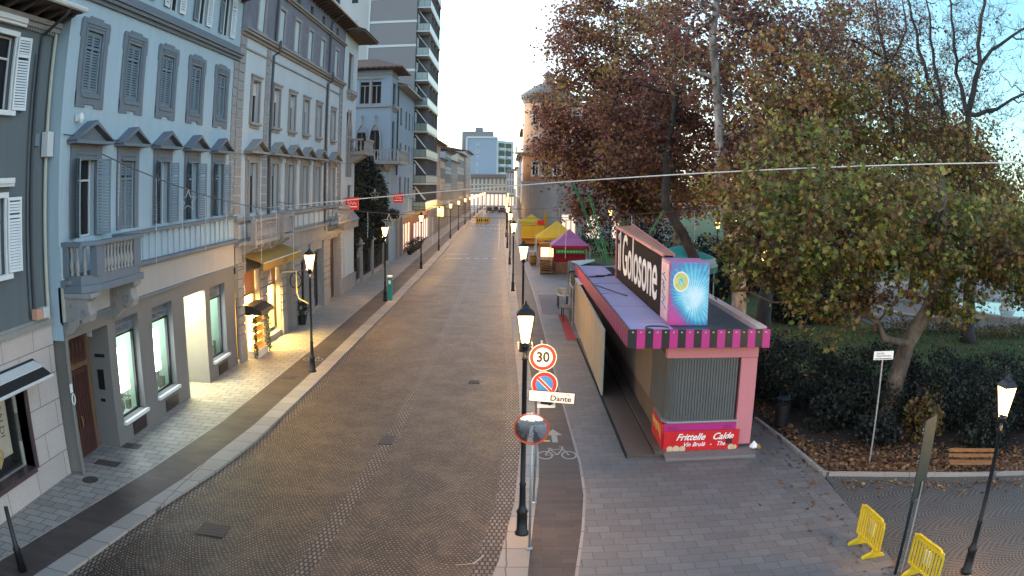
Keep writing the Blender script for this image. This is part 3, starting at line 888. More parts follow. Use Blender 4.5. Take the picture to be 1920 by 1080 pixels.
def bankwin(a0, a1, z0, z1, sign=True, scr=None):
    fr = MB(); o0 = -.32
    fr.fbox(FB, a0, a1, z0, z0 + .07, o0, o0 + .08); fr.fbox(FB, a0, a1, z1 - .62, z1 - .55, o0, o0 + .08)
    fr.fbox(FB, a0, a0 + .05, z0, z1 - .55, o0, o0 + .08); fr.fbox(FB, a1 - .09, a1, z0, z1 - .55, o0, o0 + .1)
    w = build('shop_window', fr, M_black, tB)
    p = MB(); p.quad(FB(a0, z0, o0 + .03), FB(a1, z0, o0 + .03), FB(a1, z1 - .6, o0 + .03), FB(a0, z1 - .6, o0 + .03)); build('pane', p, MATS['clear_shop_glass'], w)
    s = MB(); s.fbox(FB, a0 + .02, a1 - .02, z1 - .54, z1 - .01, o0 + .02, o0 + .08); build('sign_board', s, M_Bstone, w)
    text('lettering', 'BANCA DI CREDITO', .2, plane_M((XB + o0 + .086, (a0 + a1) / 2, z1 - .18), (0, 1, 0), (0, 0, 1)), M_ltext, w, 1.0)
    text('lettering', 'COOPERATIVO', .2, plane_M((XB + o0 + .086, (a0 + a1) / 2 - .15, z1 - .4), (0, 1, 0), (0, 0, 1)), M_ltext, w, 1.0)
    r = MB(); xb = XB - 1.7
    r.quad((xb, a0 - .3, 0), (xb, a1 + .95, 0), (xb, a1 + .95, 3.6), (xb, a0 - .3, 3.6)); r.quad((xb, a1 + .95, 0), (XB - .4, a1 + .95, 0), (XB - .4, a1 + .95, 3.6), (xb, a1 + .95, 3.6)); r.quad((xb, a0 - .3, .5), (XB - .4, a0 - .3, .5), (XB - .4, a1 + .95, .5), (xb, a1 + .95, .5))
    r.quad((xb, a0 - .3, 0), (XB - .4, a0 - .3, 0), (XB - .4, a0 - .3, 3.6), (xb, a0 - .3, 3.6))
    build('interior', r, M_int, w)
    c = MB(); c.quad((xb + .3, a0, 3.55), (XB - .6, a0, 3.55), (XB - .6, a1 + .5, 3.55), (xb + .3, a1 + .5, 3.55)); build('ceiling_light', c, M_shopc, w)
    if scr:
        m = MB(); m.box(XB - .75, XB - .7, scr[0], scr[1], scr[2], scr[3]); build('screen', m, M_screen, w)
    m = MB(); rnd = random.Random(int(a0 * 10))
    for k in range(9):
        y = a0 + .6 + k * .27; h = rnd.uniform(.15, .9)
        m.rbox((xb + rnd.uniform(.2, .9), y, .5 + h / 2), (rnd.uniform(.1, .3), rnd.uniform(.08, .25), h), rnd.uniform(0, 1))
    m.box(xb + .02, xb + .06, a0 + .9, a0 + 1.5, 1.6, 2.9); m.box(xb + .02, xb + .05, a0 + 1.9, a0 + 2.3, 1.2, 2.2); m.box(xb + .02, XB - .9, a1 + .5, a1 + .55, .9, .95)
    build('display', m, M_disp, w, split=False)
    m = MB(); m.fbox(FB, a0 - .05, a1 + .1, z0 - .12, z0 - .01, -.3, .14); build('sill', m, M_shutw, w)
    m = MB(); m.box(XB + .021, XB + .05, a0 + .6, a1 - .1, .08, .5); build('cellar_grille', m, M_black, w)
    return w
M_disp = pm('shop_display_items', (.10, .11, .085), .6, .6, 4)
M_int = pm('pale_green_shop_wall', (.35, .46, .38), .7, .15, 1.5)
M_shopc = em('shop_ceiling_light', (.75, 1.0, .80), 2.2)
M_shopc2 = em('entrance_ceiling_light', (1.0, .90, .50), 14)
bankwin(21.5, 23.3, .72, 4.02, scr=(22.3, 23.5, 1.3, 2.85))
bankwin(24.45, 26.35, .8, 3.98, scr=(25.25, 26.4, 1.35, 2.95))
bankwin(30.4, 32.3, .8, 3.92, scr=(30.75, 31.7, 1.0, 3.2))
m = MB(); m.box(-15.2, -15.1, 18.2, 33.5, 0, 4.4); build('shop_back_wall', m, M_int, tB)
# lit entrance recess
m = MB(); m.quad((XB - 1.6, 27.5, 0), (XB - 1.6, 29.9, 0), (XB - 1.6, 29.9, 4), (XB - 1.6, 27.5, 4)); build('entrance_wall', m, pm('cream_entrance_panel', (.55, .52, .38), .6), tB)
m = MB(); m.quad((XB - 1.55, 27.6, 3.9), (XB - .2, 27.6, 3.9), (XB - .2, 29.8, 3.9), (XB - 1.55, 29.8, 3.9)); build('entrance_light', m, M_shopc2, tB)
m = MB(); m.box(XB - 1.59, XB - 1.5, 27.7, 28.7, .05, 2.6); m.box(XB - 1.5, XB - 1.47, 28.55, 28.62, .9, 1.5); build('entrance_door', m, M_screen, tB)  # door leaf made to glow, light of the entrance put into its material
# ================================================================== building C (long palazzo)
XC = -12.4
FC = FX(XC)
y0C, y1C = 33.62, 56.9
tC = thing('limestone_palazzo', 'long weathered palazzo with six bays of pedimented windows and a painted top floor', 'building', (XC, 45, 0))
cc = [36.42, 40.1, 43.35, 46.55, 49.85, 54.2]
o1 = [(c - .62, c + .62, 6.75, 9.2, .3) for c in cc]
o2 = [(c - .58, c + .58, 11.15, 13.25, .3) for c in cc]
o3 = [(c - .55, c + .55, 15.75, 17.7, .25) for c in cc]
o4 = [(c - .4, c + .4, 18.75, 19.35, .2) for c in cc]
build('wall', wall_mb(FC, y0C, y1C, 5.5, 18.5, o1 + o2), M_C, tC)
build('top_floor_wall', wall_mb(FX(XC + .03), y0C, y1C, 15.55, 19.9, o3 + o4, .25), M_Cpaint, tC)
go = [(34.6, 37.25, .0, 4.0, .45), (38.4, 40.95, .3, 3.8, .45), (41.9, 43.5, -.03, 3.75, .6), (45.2, 47.3, .1, 3.6, .5), (48.3, 50.9, .1, 3.9, .5), (53.1, 56.1, -.03, 4.3, .5)]
build('ground_floor_wall', wall_mb(FX(XC + .1), y0C, y1C, -.02, 5.5, go), M_Cstone, tC)
q = MB()
for a0, a1 in ((33.65, 34.5), (37.35, 38.3), (41.0, 41.85), (43.6, 45.1), (47.4, 48.2), (51.0, 53.0), (56.2, 56.88)): quoins_mb(FX(XC + .1), a0, a1, .95, 4.4, .42, .11, q); q.fbox(FX(XC + .1), a0 - .03, a1 + .03, -.02, .95, 0, .13)
build('rusticated_pier', q, M_Cstone, tC)
q = MB()
for a0, a1 in ((33.65, 34.55), (37.95, 38.6), (51.9, 52.6), (56.0, 56.88)): quoins_mb(FC, a0, a1, 6.8, 15.3, .44, .05, q)
build('quoins', q, M_Cstone, tC)
m = MB()
m.fbox(FC, y0C, y1C, 15.2, 15.34, 0, .12); m.fbox(FC, y0C, y1C, 15.34, 15.46, 0, .28); m.fbox(FC, y0C, y1C, 15.46, 15.56, 0, .36); m.fbox(FC, y0C, y1C, 14.6, 14.68, 0, .07)
m.fbox(FC, y0C, y1C, 18.4, 18.5, .03, .16); m.fbox(FC, y0C, y1C, 18.5, 18.6, .03, .28)
m.fbox(FC, y0C, y1C, 5.35, 5.5, 0, .3); m.fbox(FC, y0C, y1C, 4.45, 4.55, .1, .2)
build('cornice', m, M_Cstone, tC)
m = MB(); m.fbox(FC, y0C, y1C, 5.5, 6.45, 0, .07); m.fbox(FC, y0C, y1C, 6.45, 6.6, 0, .22); build('parapet_band', m, M_Cstone, tC)
m = MB(); m.box(-13.5, -11.5, y0C, y1C, 19.9, 20.05); build('soffit', m, M_soffit, tC)
build('bracket', brackets_mb(FC, y0C + .1, y1C, 19.9, .8, .16, .18, .8), M_soffit, tC)
m = MB(); m.quad((-11.4, y0C, 20.06), (-11.4, y1C, 20.06), (-19, y1C, 22.5), (-19, y0C, 22.5)); m.quad((-19, y0C, 22.5), (-19, y1C, 22.5), (-27, y1C, 20), (-27, y0C, 20)); m.poly([(-11.4, y0C, 20.06), (-19, y0C, 22.5), (-27, y0C, 20)]); build('roof', m, M_tiles, tC)
m = MB(); m.tube([(-11.37, y0C, 20.02), (-11.37, y1C, 20.02)], .09, 8); build('gutter', m, M_winwhite, tC)
for yp in (38.85, 51.75):
    m = MB(); m.tube([(-11.4, yp, 19.95), (-12.2, yp, 19.3), (XC + .16, yp, 18.9), (XC + .16, yp, 15.6)], .07, 8); m.tube([(XC + .45, yp, 15.7), (XC + .45, yp, 15.1), (XC + .12, yp, 14.9), (XC + .12, yp, 5.0)], .07, 8)
    build('downpipe', m, M_dkpipe, tC)
build('side_wall', MB().quad((XC, y0C, 4), (-27, y0C, 4), (-27, y0C, 20), (XC, y0C, 20)), M_C, tC)
shell(tC, -27, -12.95, y0C + .03, y1C - .03, 4.3, 19.95)
for i, c in enumerate(cc):
    o = o1[i]
    w = window(tC, FC, *o[:4], .26, M_winbrown, M_glass, 1, .78, bars=.07)
    s = MB(); s.fbox(FC, o[0] - .22, o[0], 6.65, 9.6, -.02, .1); s.fbox(FC, o[1], o[1] + .22, 6.65, 9.6, -.02, .1); s.fbox(FC, o[0], o[1], o[3], 9.6, -.02, .08)
    s.fbox(FC, o[0] - .5, o[0] - .28, 6.65, 9.35, -.02, .06); s.fbox(FC, o[1] + .28, o[1] + .5, 6.65, 9.35, -.02, .06); s.fbox(FC, o[0] - .55, o[0] - .22, 9.3, 9.5, -.02, .16); s.fbox(FC, o[1] + .22, o[1] + .55, 9.3, 9.5, -.02, .16)
    build('surround', s, M_Cstone, w)
    build('pediment', pediment_mb(FC, o[0] - .8, o[1] + .8, 9.62, .6, .5), M_Cstone, w)
    m = MB(); m.fbox(FC, o[0] + .05, o[1] - .05, 8.55, 9.18, -.2, -.16); build('roller_blind', m, M_shut, w)
    o = o2[i]
    w = window(tC, FC, *o[:4], .26, M_winbrown, M_glass, 1, 0, bars=.08)
    s = surround_mb(FC, *o[:4], .17, .08); s.fbox(FC, o[0] - .3, o[1] + .3, o[3] + .17, o[3] + .27, -.02, .14); s.fbox(FC, o[0] - .26, o[0] - .17, o[2], o[3] + .17, -.02, .04); s.fbox(FC, o[1] + .17, o[1] + .26, o[2], o[3] + .17, -.02, .04)
    s.fbox(FC, o[0] - .1, o[1] + .1, o[2] - .28, o[2] - .13, -.02, .07)
    build('surround', s, M_Cstone, w)
    m = MB()
    for k in range(7): m.fbox(FC, o[0] + .05, o[1] - .05, 12.55 + k * .09, 12.63 + k * .09, -.18, -.15)
    build('roller_blind', m, M_winwhite, w)
    o = o3[i]; F3 = FX(XC + .03)
    w = window(tC, F3, *o[:4], .22, M_winbrown, M_glass, 1, 0, bars=.08)
    build('surround', surround_mb(F3, *o[:4], .18, .07), M_Cstone, w)
    o = o4[i]; m = MB(); m.quad(F3(o[0], o[2], -.19), F3(o[1], o[2], -.19), F3(o[1], o[3], -.19), F3(o[0], o[3], -.19)); build('attic_window', m, M_glass, tC)
m = MB()
for i in range(len(cc) - 1):
    c = (cc[i] + cc[i + 1]) / 2
    if abs(c - 38.26) < .1 or abs(c - 52) < .2: continue
    m.fbox(FC, c - .28, c + .28, 6.65, 9.55, -.01, .07); m.fbox(FC, c - .34, c + .34, 9.3, 9.5, -.01, .12)
build('pilaster', m, M_C, tC)
m = MB()
for y in np.arange(34.2, 56, 1.35): m.fbox(FC, y, y + 1.0, 5.65, 6.3, .06, .1)
build('parapet_panel', m, M_C, tC)
# low balustrades under the first and last windows
for b0, b1 in ((34.2, 38.2), (38.9, 41.2), (52.4, 56.4)):
    m = MB(); m.fbox(FC, b0, b1, 5.36, 5.56, 0, .95); m.fbox(FC, b0, b1, 6.42, 6.55, .7, .95); m.fbox(FC, b0, b0 + .25, 5.56, 6.42, .68, .93); m.fbox(FC, b1 - .25, b1, 5.56, 6.42, .68, .93)
    if b0 == 38.9: m.fbox(FC, b0 + .4, b1 - .4, 5.62, 6.35, .76, .86)
    b = build('balcony', m, M_Cstone, tC)
    if b0 != 38.9:
        for y in np.arange(b0 + .42, b1 - .3, .3): baluster(b, XC + .82, y, 5.56, 1.05)
    m = brackets_mb(FC, b0 + .3, b1 - .3, 5.36, 1.1, .22, .35, .85); build('corbel', m, M_Cstone, b)
# carved relief over the awning
m = MB(); m.fbox(FX(XC + .1), 34.6, 41.0, 4.62, 5.2, 0, .08)
for k in range(9):
    m.tube([(XC + .24, 36.5 + k * .42 + .22 * cos(t), 4.95 + .2 * sin(t + k)) for t in np.arange(0, 5.6, .5)], .05, 5)
build('relief', m, M_Cstone, tC)
# shops in C
M_orange = pm('orange_fascia_paint', (.36, .15, .06), .7, .3, 2)  # blotchy orange paint of the boutique fascia panels
M_shopin = pm('warm_shop_wall', (.45, .35, .18), .7, .25, 2)
def shop(root, F, X, a0, a1, z0, z1, lit, depth=1.8, shelves=True, frame=M_black, cm=None):
    fr = MB(); fr.fbox(F, a0, a1, z1 - .1, z1, -.4, -.3); fr.fbox(F, a0, a0 + .08, z0, z1, -.4, -.3); fr.fbox(F, a1 - .08, a1, z0, z1, -.4, -.3)
    w = build('shop_window', fr, frame, root)
    r = MB(); b = -.4 - depth; r.quad(F(a0 - .2, z0, b), F(a1 + .2, z0, b), F(a1 + .2, z1, b), F(a0 - .2, z1, b))
    for a in (a0 - .2, a1 + .2): r.quad(F(a, z0, b), F(a, z0, -.4), F(a, z1, -.4), F(a, z1, b))
    r.quad(F(a0 - .2, z0, b), F(a1 + .2, z0, b), F(a1 + .2, z0, -.4), F(a0 - .2, z0, -.4))
    build('interior', r, cm or M_shopin, w)
    c = MB(); c.quad(F(a0, z1 - .12, b + .1), F(a1, z1 - .12, b + .1), F(a1, z1 - .12, -.5), F(a0, z1 - .12, -.5)); build('ceiling_light', c, lit, w)
    if shelves:
        s = MB()
        for z in np.arange(z0 + .5, z1 - .4, .55):
            s.fbox(F, a0, a1, z, z + .04, b + .02, b + .4)
            for a in np.arange(a0 + .1, a1 - .2, .22):
                h = random.uniform(.12, .34)
                s.fbox(F, a, a + random.uniform(.08, .17), z + .04, z + .04 + h, b + .08, b + .3)
        build('shelf', s, M_shopin, w)
    return w
M_lcd = em('shop_ceiling_warm', (1, .66, .2), 24)
M_lcd2 = em('shop_ceiling_amber', (1, .55, .2), 2.5)
FCg = FX(XC + .1)
w = shop(tC, FCg, XC, 34.6, 37.25, .1, 2.9, M_lcd)
w2 = shop(tC, FCg, XC, 38.4, 40.95, .5, 2.9, M_lcd)
m = MB(); m.fbox(FCg, 34.65, 37.2, 2.9, 3.98, -.3, -.26); m.fbox(FCg, 38.45, 40.9, 2.9, 3.78, -.3, -.26); build('fascia_panel', m, M_orange, tC)
for yc in (35.2, 39.7):
    m = MB(); X = XC - .14
    m.poly([(X, yc, 3.1), (X, yc + .45, 3.1), (X, yc + .22, 3.75)]); m.poly([(X, yc - .2, 3.1), (X, yc - .04, 3.1), (X, yc - .04, 3.5)]); m.poly([(X, yc - .25, 3.05), (X, yc + .5, 3.05), (X, yc + .35, 2.96), (X, yc - .1, 2.96)])
    build('sailboat_emblem', m, M_wtext, tC)
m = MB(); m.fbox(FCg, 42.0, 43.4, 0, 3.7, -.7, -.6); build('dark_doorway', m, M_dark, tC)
for a0, a1, z0, z1 in ((45.3, 47.2, .15, 3.5), (48.4, 50.8, .15, 3.8)):
    w = window(tC, FCg, a0, a1, z0, z1, .35, M_woodred, M_glass, 1, .8, 'shop_window', .14)
w = MB(); w.fbox(FCg, 53.2, 56.0, 0, 4.2, -.45, -.35)
for k in range(8): w.fbox(FCg, 53.25 + k * .34, 53.5 + k * .34, .3, 2.9, -.35, -.31)
build('door', w, M_woodred, tC)
tAw = thing('shop_awning', 'mustard yellow awning with a dark trademark panel over the lit boutique', 'awning', (-11.9, 35.6, 4.3))
M_must = pm('mustard_canvas', (.24, .145, .025), .8, .15, 2)
m = MB(); a0, a1 = 34.4, 41.2
m.prism([(XC + .2, a0, 4.9), (XC + 1.25, a0, 4.52), (XC + 1.25, a0, 4.5), (XC + .2, a0, 4.86)], (0, a1 - a0, 0)); m.prism([(XC + 1.24, a0, 4.52), (XC + 1.27, a0, 4.52), (XC + 1.27, a0, 4.16), (XC + 1.24, a0, 4.16)], (0, a1 - a0, 0)); build('canvas', m, M_must, tAw)
text('lettering', 'LIBERI', .3, plane_M((XC + 1.275, 38.2, 4.33), (0, 1, 0), (0, 0, 1)), M_ltext, tAw)
m = MB(); m.tube([(XC + 1.26, a0, 4.53), (XC + 1.26, a1, 4.53)], .025, 6); build('front_bar', m, M_winwhite, tAw)
# stall-like lit vitrine with small hood and garlands
tV = thing('showcase', 'glowing yellow glazed showcase with a dark hood and leafy garlands by the boutique', 'showcase', (-11.9, 35.3, 0))
m = MB(); m.box(-12.28, -11.72, 34.75, 36.4, 0, .35); m.box(-12.28, -12.2, 34.75, 36.4, .35, 2.05); build('cabinet', m, pm('white_cabinet', (.6, .55, .45), .6), tV)
m = MB(); m.box(-12.18, -12.15, 34.8, 36.35, .4, 1.95); build('back_light', m, em('showcase_glow', (1, .66, .14), 5), tV)
m = MB()
for z in (.45, .85, 1.25, 1.65): m.box(-12.14, -11.75, 34.8, 36.35, z, z + .03)
for z in (.48, .88, 1.28, 1.68):
    for y in np.arange(34.9, 36.2, .24): m.rbox((-11.95, y + .08, z + .1), (.14, .13, .2), y)
build('shelf', m, pm('confectionery_boxes', (.5, .3, .08), .6, .5, 9), tV)
m = MB(); m.prism([(-12.3, 34.6, 2.1), (-11.35, 34.6, 2.1), (-11.4, 34.6, 2.3), (-11.8, 34.6, 2.5), (-12.3, 34.6, 2.55)], (0, 2.0, 0)); build('hood', m, M_black, tV)
def garland_mb(p0, p1, sag=0, n=60, r=.1, leaf=.07):
    m = MB()
    for k in range(n):
        t = k / (n - 1); c = Vector(p0).lerp(Vector(p1), t) - Vector((0, 0, sag * 4 * t * (1 - t)))
        for _ in range(5):
            d = Vector((random.gauss(0, 1), random.gauss(0, 1), random.gauss(0, 1))).normalized()
            a = c + d * r * random.uniform(.3, 1); e = d.orthogonal().normalized() * leaf
            m.poly([tuple(a - e * .5), tuple(a + d * leaf), tuple(a + e * .5), tuple(a - d * leaf * .4)])
    return m
M_garl = leafmat('dark_fir_garland', [(0, (.012, .03, .012)), (.6, (.03, .05, .015)), (1, (.12, .10, .03))])
build('garland', garland_mb((-11.75, 34.65, .1), (-11.75, 34.65, 2.1), 0, 50), M_garl, tV)
build('garland', garland_mb((-11.7, 36.55, .1), (-11.7, 36.55, 2.2), 0, 60, .16), M_garl, tV)
# narrow bay with gothic lights beyond C, then balcony
tC2 = thing('gothic_bay_house', 'narrow pale house with a tall gothic light and a deep dark roof beside the palazzo', 'house', (XC, 59.5, 0))
FC2 = FX(XC + .06)
g0, g1 = 56.95, 62.2
build('wall', wall_mb(FC2, g0, g1, -.02, 19.6, [(58.6, 60.6, 15.3, 18.3), (58.7, 60.5, 8.6, 13.6), (57.9, 58.6, 1.0, 4.4), (59.6, 61.5, 5.6, 8.0)], .3), M_C, tC2)
for o in ((58.6, 60.6, 15.3, 18.3), (58.7, 60.5, 8.6, 12.6), (57.9, 58.6, 1.0, 4.4), (59.6, 61.5, 5.6, 8.0)):
    window(tC2, FC2, *o, .25, M_Cstone, M_glass, 1, 0, bars=.1)
m = MB()
for c in (59.15, 60.05):
    for s_ in (-1, 1):
        m.tube([FC2(c + s_ * .42, 8.6, .05), FC2(c + s_ * .42, 11.6, .05), FC2(c + s_ * .34, 12.3, .05), FC2(c, 13.2, .05)], .07, 6)
    m.tube([FC2(c, 13.2, .05), FC2(c, 13.8, .05)], .06, 6)
m.fbox(FC2, 58.6, 60.6, 11.6, 11.75, -.1, .1)
build('gothic_tracery', m, M_Cstone, tC2)
m = MB(); m.fbox(FC2, 58.3, 60.9, 15.0, 15.3, -.1, .35); brackets_mb(FC2, 58.4, 60.8, 15.0, .55, .18, .3, .3, m); build('sill', m, M_Cstone, tC2)
m = MB(); m.box(-14, -10.9, g0, g1 + .8, 19.6, 19.78); m.poly([(-10.8, g0, 19.78), (-10.8, g1 + 1, 19.78), (-17, g1 + 1, 22.0), (-17, g0, 22.0)]); m.poly([(-10.8, g1 + 1, 19.78), (-17, g1 + 1, 22.0), (-22, g1 + 1, 19.78)]); build('roof', m, M_soffit, tC2)
m = MB(); m.quad((XC + .06, g1, 0), (-22, g1, 0), (-22, g1, 19.6), (XC + .06, g1, 19.6)); build('side_wall', m, M_C, tC2)
shell(tC2, -22, -12.9, g0, g1 - .02, 0, 19.6)
m = MB(); m.fbox(FC2, g0, g1, -.02, 1.0, 0, .15); m.fbox(FC2, g0, g1, 1.0, 1.1, 0, .2); m.fbox(FC2, g0 - .1, g1 + .1, 4.7, 5.3, 0, .35); m.prism([FC2(g0, 5.3, 0), FC2(g0, 5.3, .5), FC2(g0, 5.9, 0)], (0, g1 - g0, 0)); build('plinth', m, M_Cstone, tC2)
mb = MB(); mb.box(XC, XC + 1.3, 60.2, 64.2, 10.35, 10.6); mb.box(XC + 1.15, XC + 1.3, 60.2, 64.2, 11.45, 11.6); mb.box(XC, XC + 1.3, 60.2, 60.35, 11.45, 11.6)
bc = build('balcony', mb, M_Cstone, tC2)
for y in np.arange(60.4, 64.1, .33): baluster(bc, XC + 1.2, y, 10.6, 1.03)
for x in (XC + .3, XC + .6, XC + .9): baluster(bc, x, 60.28, 10.6, 1.03)
build('corbel', brackets_mb(FC2, 60.4, 62.1, 10.35, 1.4, .3, .45, 1.0), M_Cstone, bc)

# ================================================================== villa D
tD = thing('tower_villa', 'blue-grey villa with a tiled corner tower, paired windows and gothic arches', 'villa', (-12.3, 86, 0))
FD = FY(80)
dx0, dx1 = -19, -12.2
oD = [(-15.55, -14.5, 16.35, 18.95), (-14.3, -13.25, 16.35, 18.95), (-15.7, -14.7, 11.0, 13.4), (-14.35, -13.25, 10.55, 13.6)]
build('wall', wall_mb(FD, dx0, dx1, 0, 19.9, oD, .25), M_D, tD)
FDs = FX(-12.2)
oS = [(81.0, 83.2, 16.3, 19.0), (81.2, 83.0, 10.6, 14.6), (87.2, 88.6, 14.6, 16.6), (91.6, 93.0, 14.5, 16.6), (94.6, 96, 14.5, 16.6), (87.2, 88.6, 10.6, 12.6), (91.6, 93, 10.4, 12.6), (94.6, 96, 10.4, 12.6), (87.2, 88.6, 6.6, 8.8), (91.6, 93, 6.6, 8.8), (94.6, 96, 6.6, 8.8)]
oS += [(98, 98.9, 14.5, 16.6), (98, 98.9, 10.4, 12.6)]
build('street_wall', wall_mb(FDs, 80, 99.8, 0, 18.7, oS, .25), M_D, tD); build('street_wall', MB().quad(FDs(80, 18.7, 0), FDs(84.4, 18.7, 0), FDs(84.4, 19.98, 0), FDs(80, 19.98, 0)), M_D, tD)
for o in oD[:2]: window(tD, FD, *o, .2, M_Cstone, M_glass, 1, .75, bars=.08)
for o in oD[2:]: window(tD, FD, *o, .2, M_winbrown, M_glass, 1, 0, bars=.08)
for o in oS: window(tD, FDs, *o, .2, M_winbrown, M_glass, 1, 0, bars=.08)
m = MB()
for c in (-15.2, -13.8):
    for s_ in (-1, 1): m.tube([FD(c + s_ * .6, 10.6, .05), FD(c + s_ * .6, 12.8, .05), FD(c + s_ * .5, 13.5, .05), FD(c, 14.3, .05)], .09, 6)
    m.tube([FD(c, 14.3, .05), FD(c, 14.9, .05)], .07, 6); m.lathe(FD(c, 14.9, .05), [(.05, 0), (.14, .12), (.05, .3)], 8)
m.fbox(FD, -15.75, -13.1, 19.0, 19.15, -.02, .15); m.fbox(FD, -16.2, -12.2, 16.0, 16.2, -.02, .2); m.fbox(FD, -16.2, -12.2, 19.4, 19.5, -.02, .1); m.fbox(FD, -14.5, -14.3, 16.2, 19.0, -.02, .12)
build('gothic_trim', m, M_Cstone, tD)
m = MB(); m.fbox(FDs, 80.6, 83.6, 16.0, 16.3, 0, .35); brackets_mb(FDs, 80.7, 83.5, 16.0, .6, .2, .3, .3, m); m.fbox(FDs, 80, 84.4, 19.4, 19.5, 0, .1); build('oriel_sill', m, M_Cstone, tD)
m = MB(); m.tube([(-12.1, 84.6, 18.7), (-12.1, 84.6, 9)], .08, 8); build('downpipe', m, M_dkpipe, tD)
m = MB(); m.box(-18.98, -12.22, 80.03, 84.4, 18.7, 19.99); build('tower_top', m, M_D, tD)
hip_roof(tD, -19, -12.2, 80, 84.4, 20.0, 1.5, 1.25, .15, M_tiles, 'x')
m = MB(); m.box(-13.4, -11.1, 84.4, 100, 18.7, 18.85); m.quad((-11.05, 84.4, 18.86), (-11.05, 100, 18.86), (-16, 100, 20.2), (-16, 84.4, 20.2)); build('eaves', m, M_copper, tD)
shell(tD, -24, -12.7, 80.35, 99.7, 0, 18.6)
mb = MB(); mb.box(-15.9, -10.9, 78.3, 80, 10.05, 10.35); mb.box(-12.2, -10.9, 80, 85, 10.05, 10.35); mb.box(-15.9, -10.9, 78.3, 78.45, 11.4, 11.5); mb.box(-11.05, -10.9, 78.3, 85, 11.4, 11.5)
bd = build('balcony', mb, M_dkstone if 'M_dkstone' in globals() else M_copper, tD)
for x in np.arange(-15.8, -10.9, .33): baluster(bd, x, 78.38, 10.35, 1.25)
for y in np.arange(78.6, 85, .4): baluster(bd, -10.97, y, 10.35, 1.25)
build('corbel', brackets_mb(FD, -15.6, -12.4, 10.05, 1.5, .35, .5, 1.3), M_Cstone, bd)
# ground floor of D
m = MB(); m.fbox(FDs, 80, 99.8, 4.3, 4.7, 0, .25)
for y in (85.0, 88.2): m.fbox(FDs, y, y + .6, 0, 4.3, 0, .3)
build('shop_cornice', m, M_Cstone, tD)
m = MB()
for a0, a1 in ((85.8, 88.0), (89.2, 91.5), (91.8, 94), (94.3, 96.5), (96.8, 99)):
    m.fbox(FDs, a0, a1, .1, 4.1, .01, .06)
build('shopfront', m, pm('red_brown_shopfront', (.18, .06, .035), .6, .4, 1), tD)
m = MB()
for a0, a1 in ((89.5, 91.2), (92.1, 93.7), (94.6, 96.2)): m.fbox(FDs, a0, a1, .6, 3.4, .06, .075)
build('shop_glow', m, em('amber_restaurant_glow', (1, .5, .2), .13), tD)

# garden gate and ivy tree between C and D
M_stone2 = M_Cstone
for y, lab in ((64.6, 'stone gate pillar beside the gothic bay house'), (70.0, 'slim stone gate pillar with moulded cap under the ivy'), (76.5, 'stone gate pillar next to the tower villa')):
    t = thing('gate_pillar', lab, 'gate pillar', (-12.3, y, 0), 'pillars of the garden gate')
    m = MB(); m.box(-12.6, -12.0, y - .3, y + .3, 0, .5); m.box(-12.52, -12.08, y - .22, y + .22, .5, 3.1); build('shaft', m, M_Cstone, t)
    m = MB(); m.box(-12.65, -11.95, y - .35, y + .35, 3.1, 3.25); m.lathe((-12.3, y, 3.25), [(.3, 0), (.34, .12), (.1, .4)], 4, pi / 4); build('cap', m, M_Cstone, t)
t = thing('garden_fence', 'dark iron garden railing between the stone gate pillars', 'fence', (-12.3, 70, 0))
m = MB()
for y in np.arange(62.6, 80, .22): m.tube([(-12.3, y, .3), (-12.3, y, 2.1)], .014, 4)
build('railing', m, M_iron, t)
m = MB(); m.box(-12.45, -12.15, 62.4, 80, 0, .35); build('kerb_wall', m, M_Cstone, t)

# ================================================================== tower block + white slab
M_conc = pm('grey_concrete_panel', (.15, .155, .16), .85, .06, .3, streak=.05)
M_concw = pm('white_concrete', (.38, .42, .43), .85, .07, .3)
M_balg = pm('pale_balcony_glass', (.16, .22, .21), .35, .15, 1)
tT = thing('apartment_tower', 'tall grey apartment tower with white floor bands and stacked glazed balconies', 'apartment tower', (-12.2, 105, 0))
m = MB(); m.box(-18.5, -12.3, 100, 116, 0, 46); build('wall', m, M_conc, tT)
m = MB()
for z in np.arange(12.6, 46, 3.35): m.box(-18.52, -12.28, 99.95, 100, z, z + .32)
m.box(-18.7, -18.5, 99.93, 100.4, 0, 46)
build('floor_band', m, M_concw, tT)
m = MB(); m.quad((-12.29, 100, 0), (-12.29, 116, 0), (-12.29, 116, 46), (-12.29, 100, 46)); build('glazing', m, M_glass, tT)
m = MB()
for y in (103.2, 107.4, 111.6, 115.9): m.box(-12.27, -10.72, y, y + .12, 4.6, 46)
build('balcony_partition', m, pm('dark_partition', (.09, .095, .10), .6, .2, 1), tT, split=True)
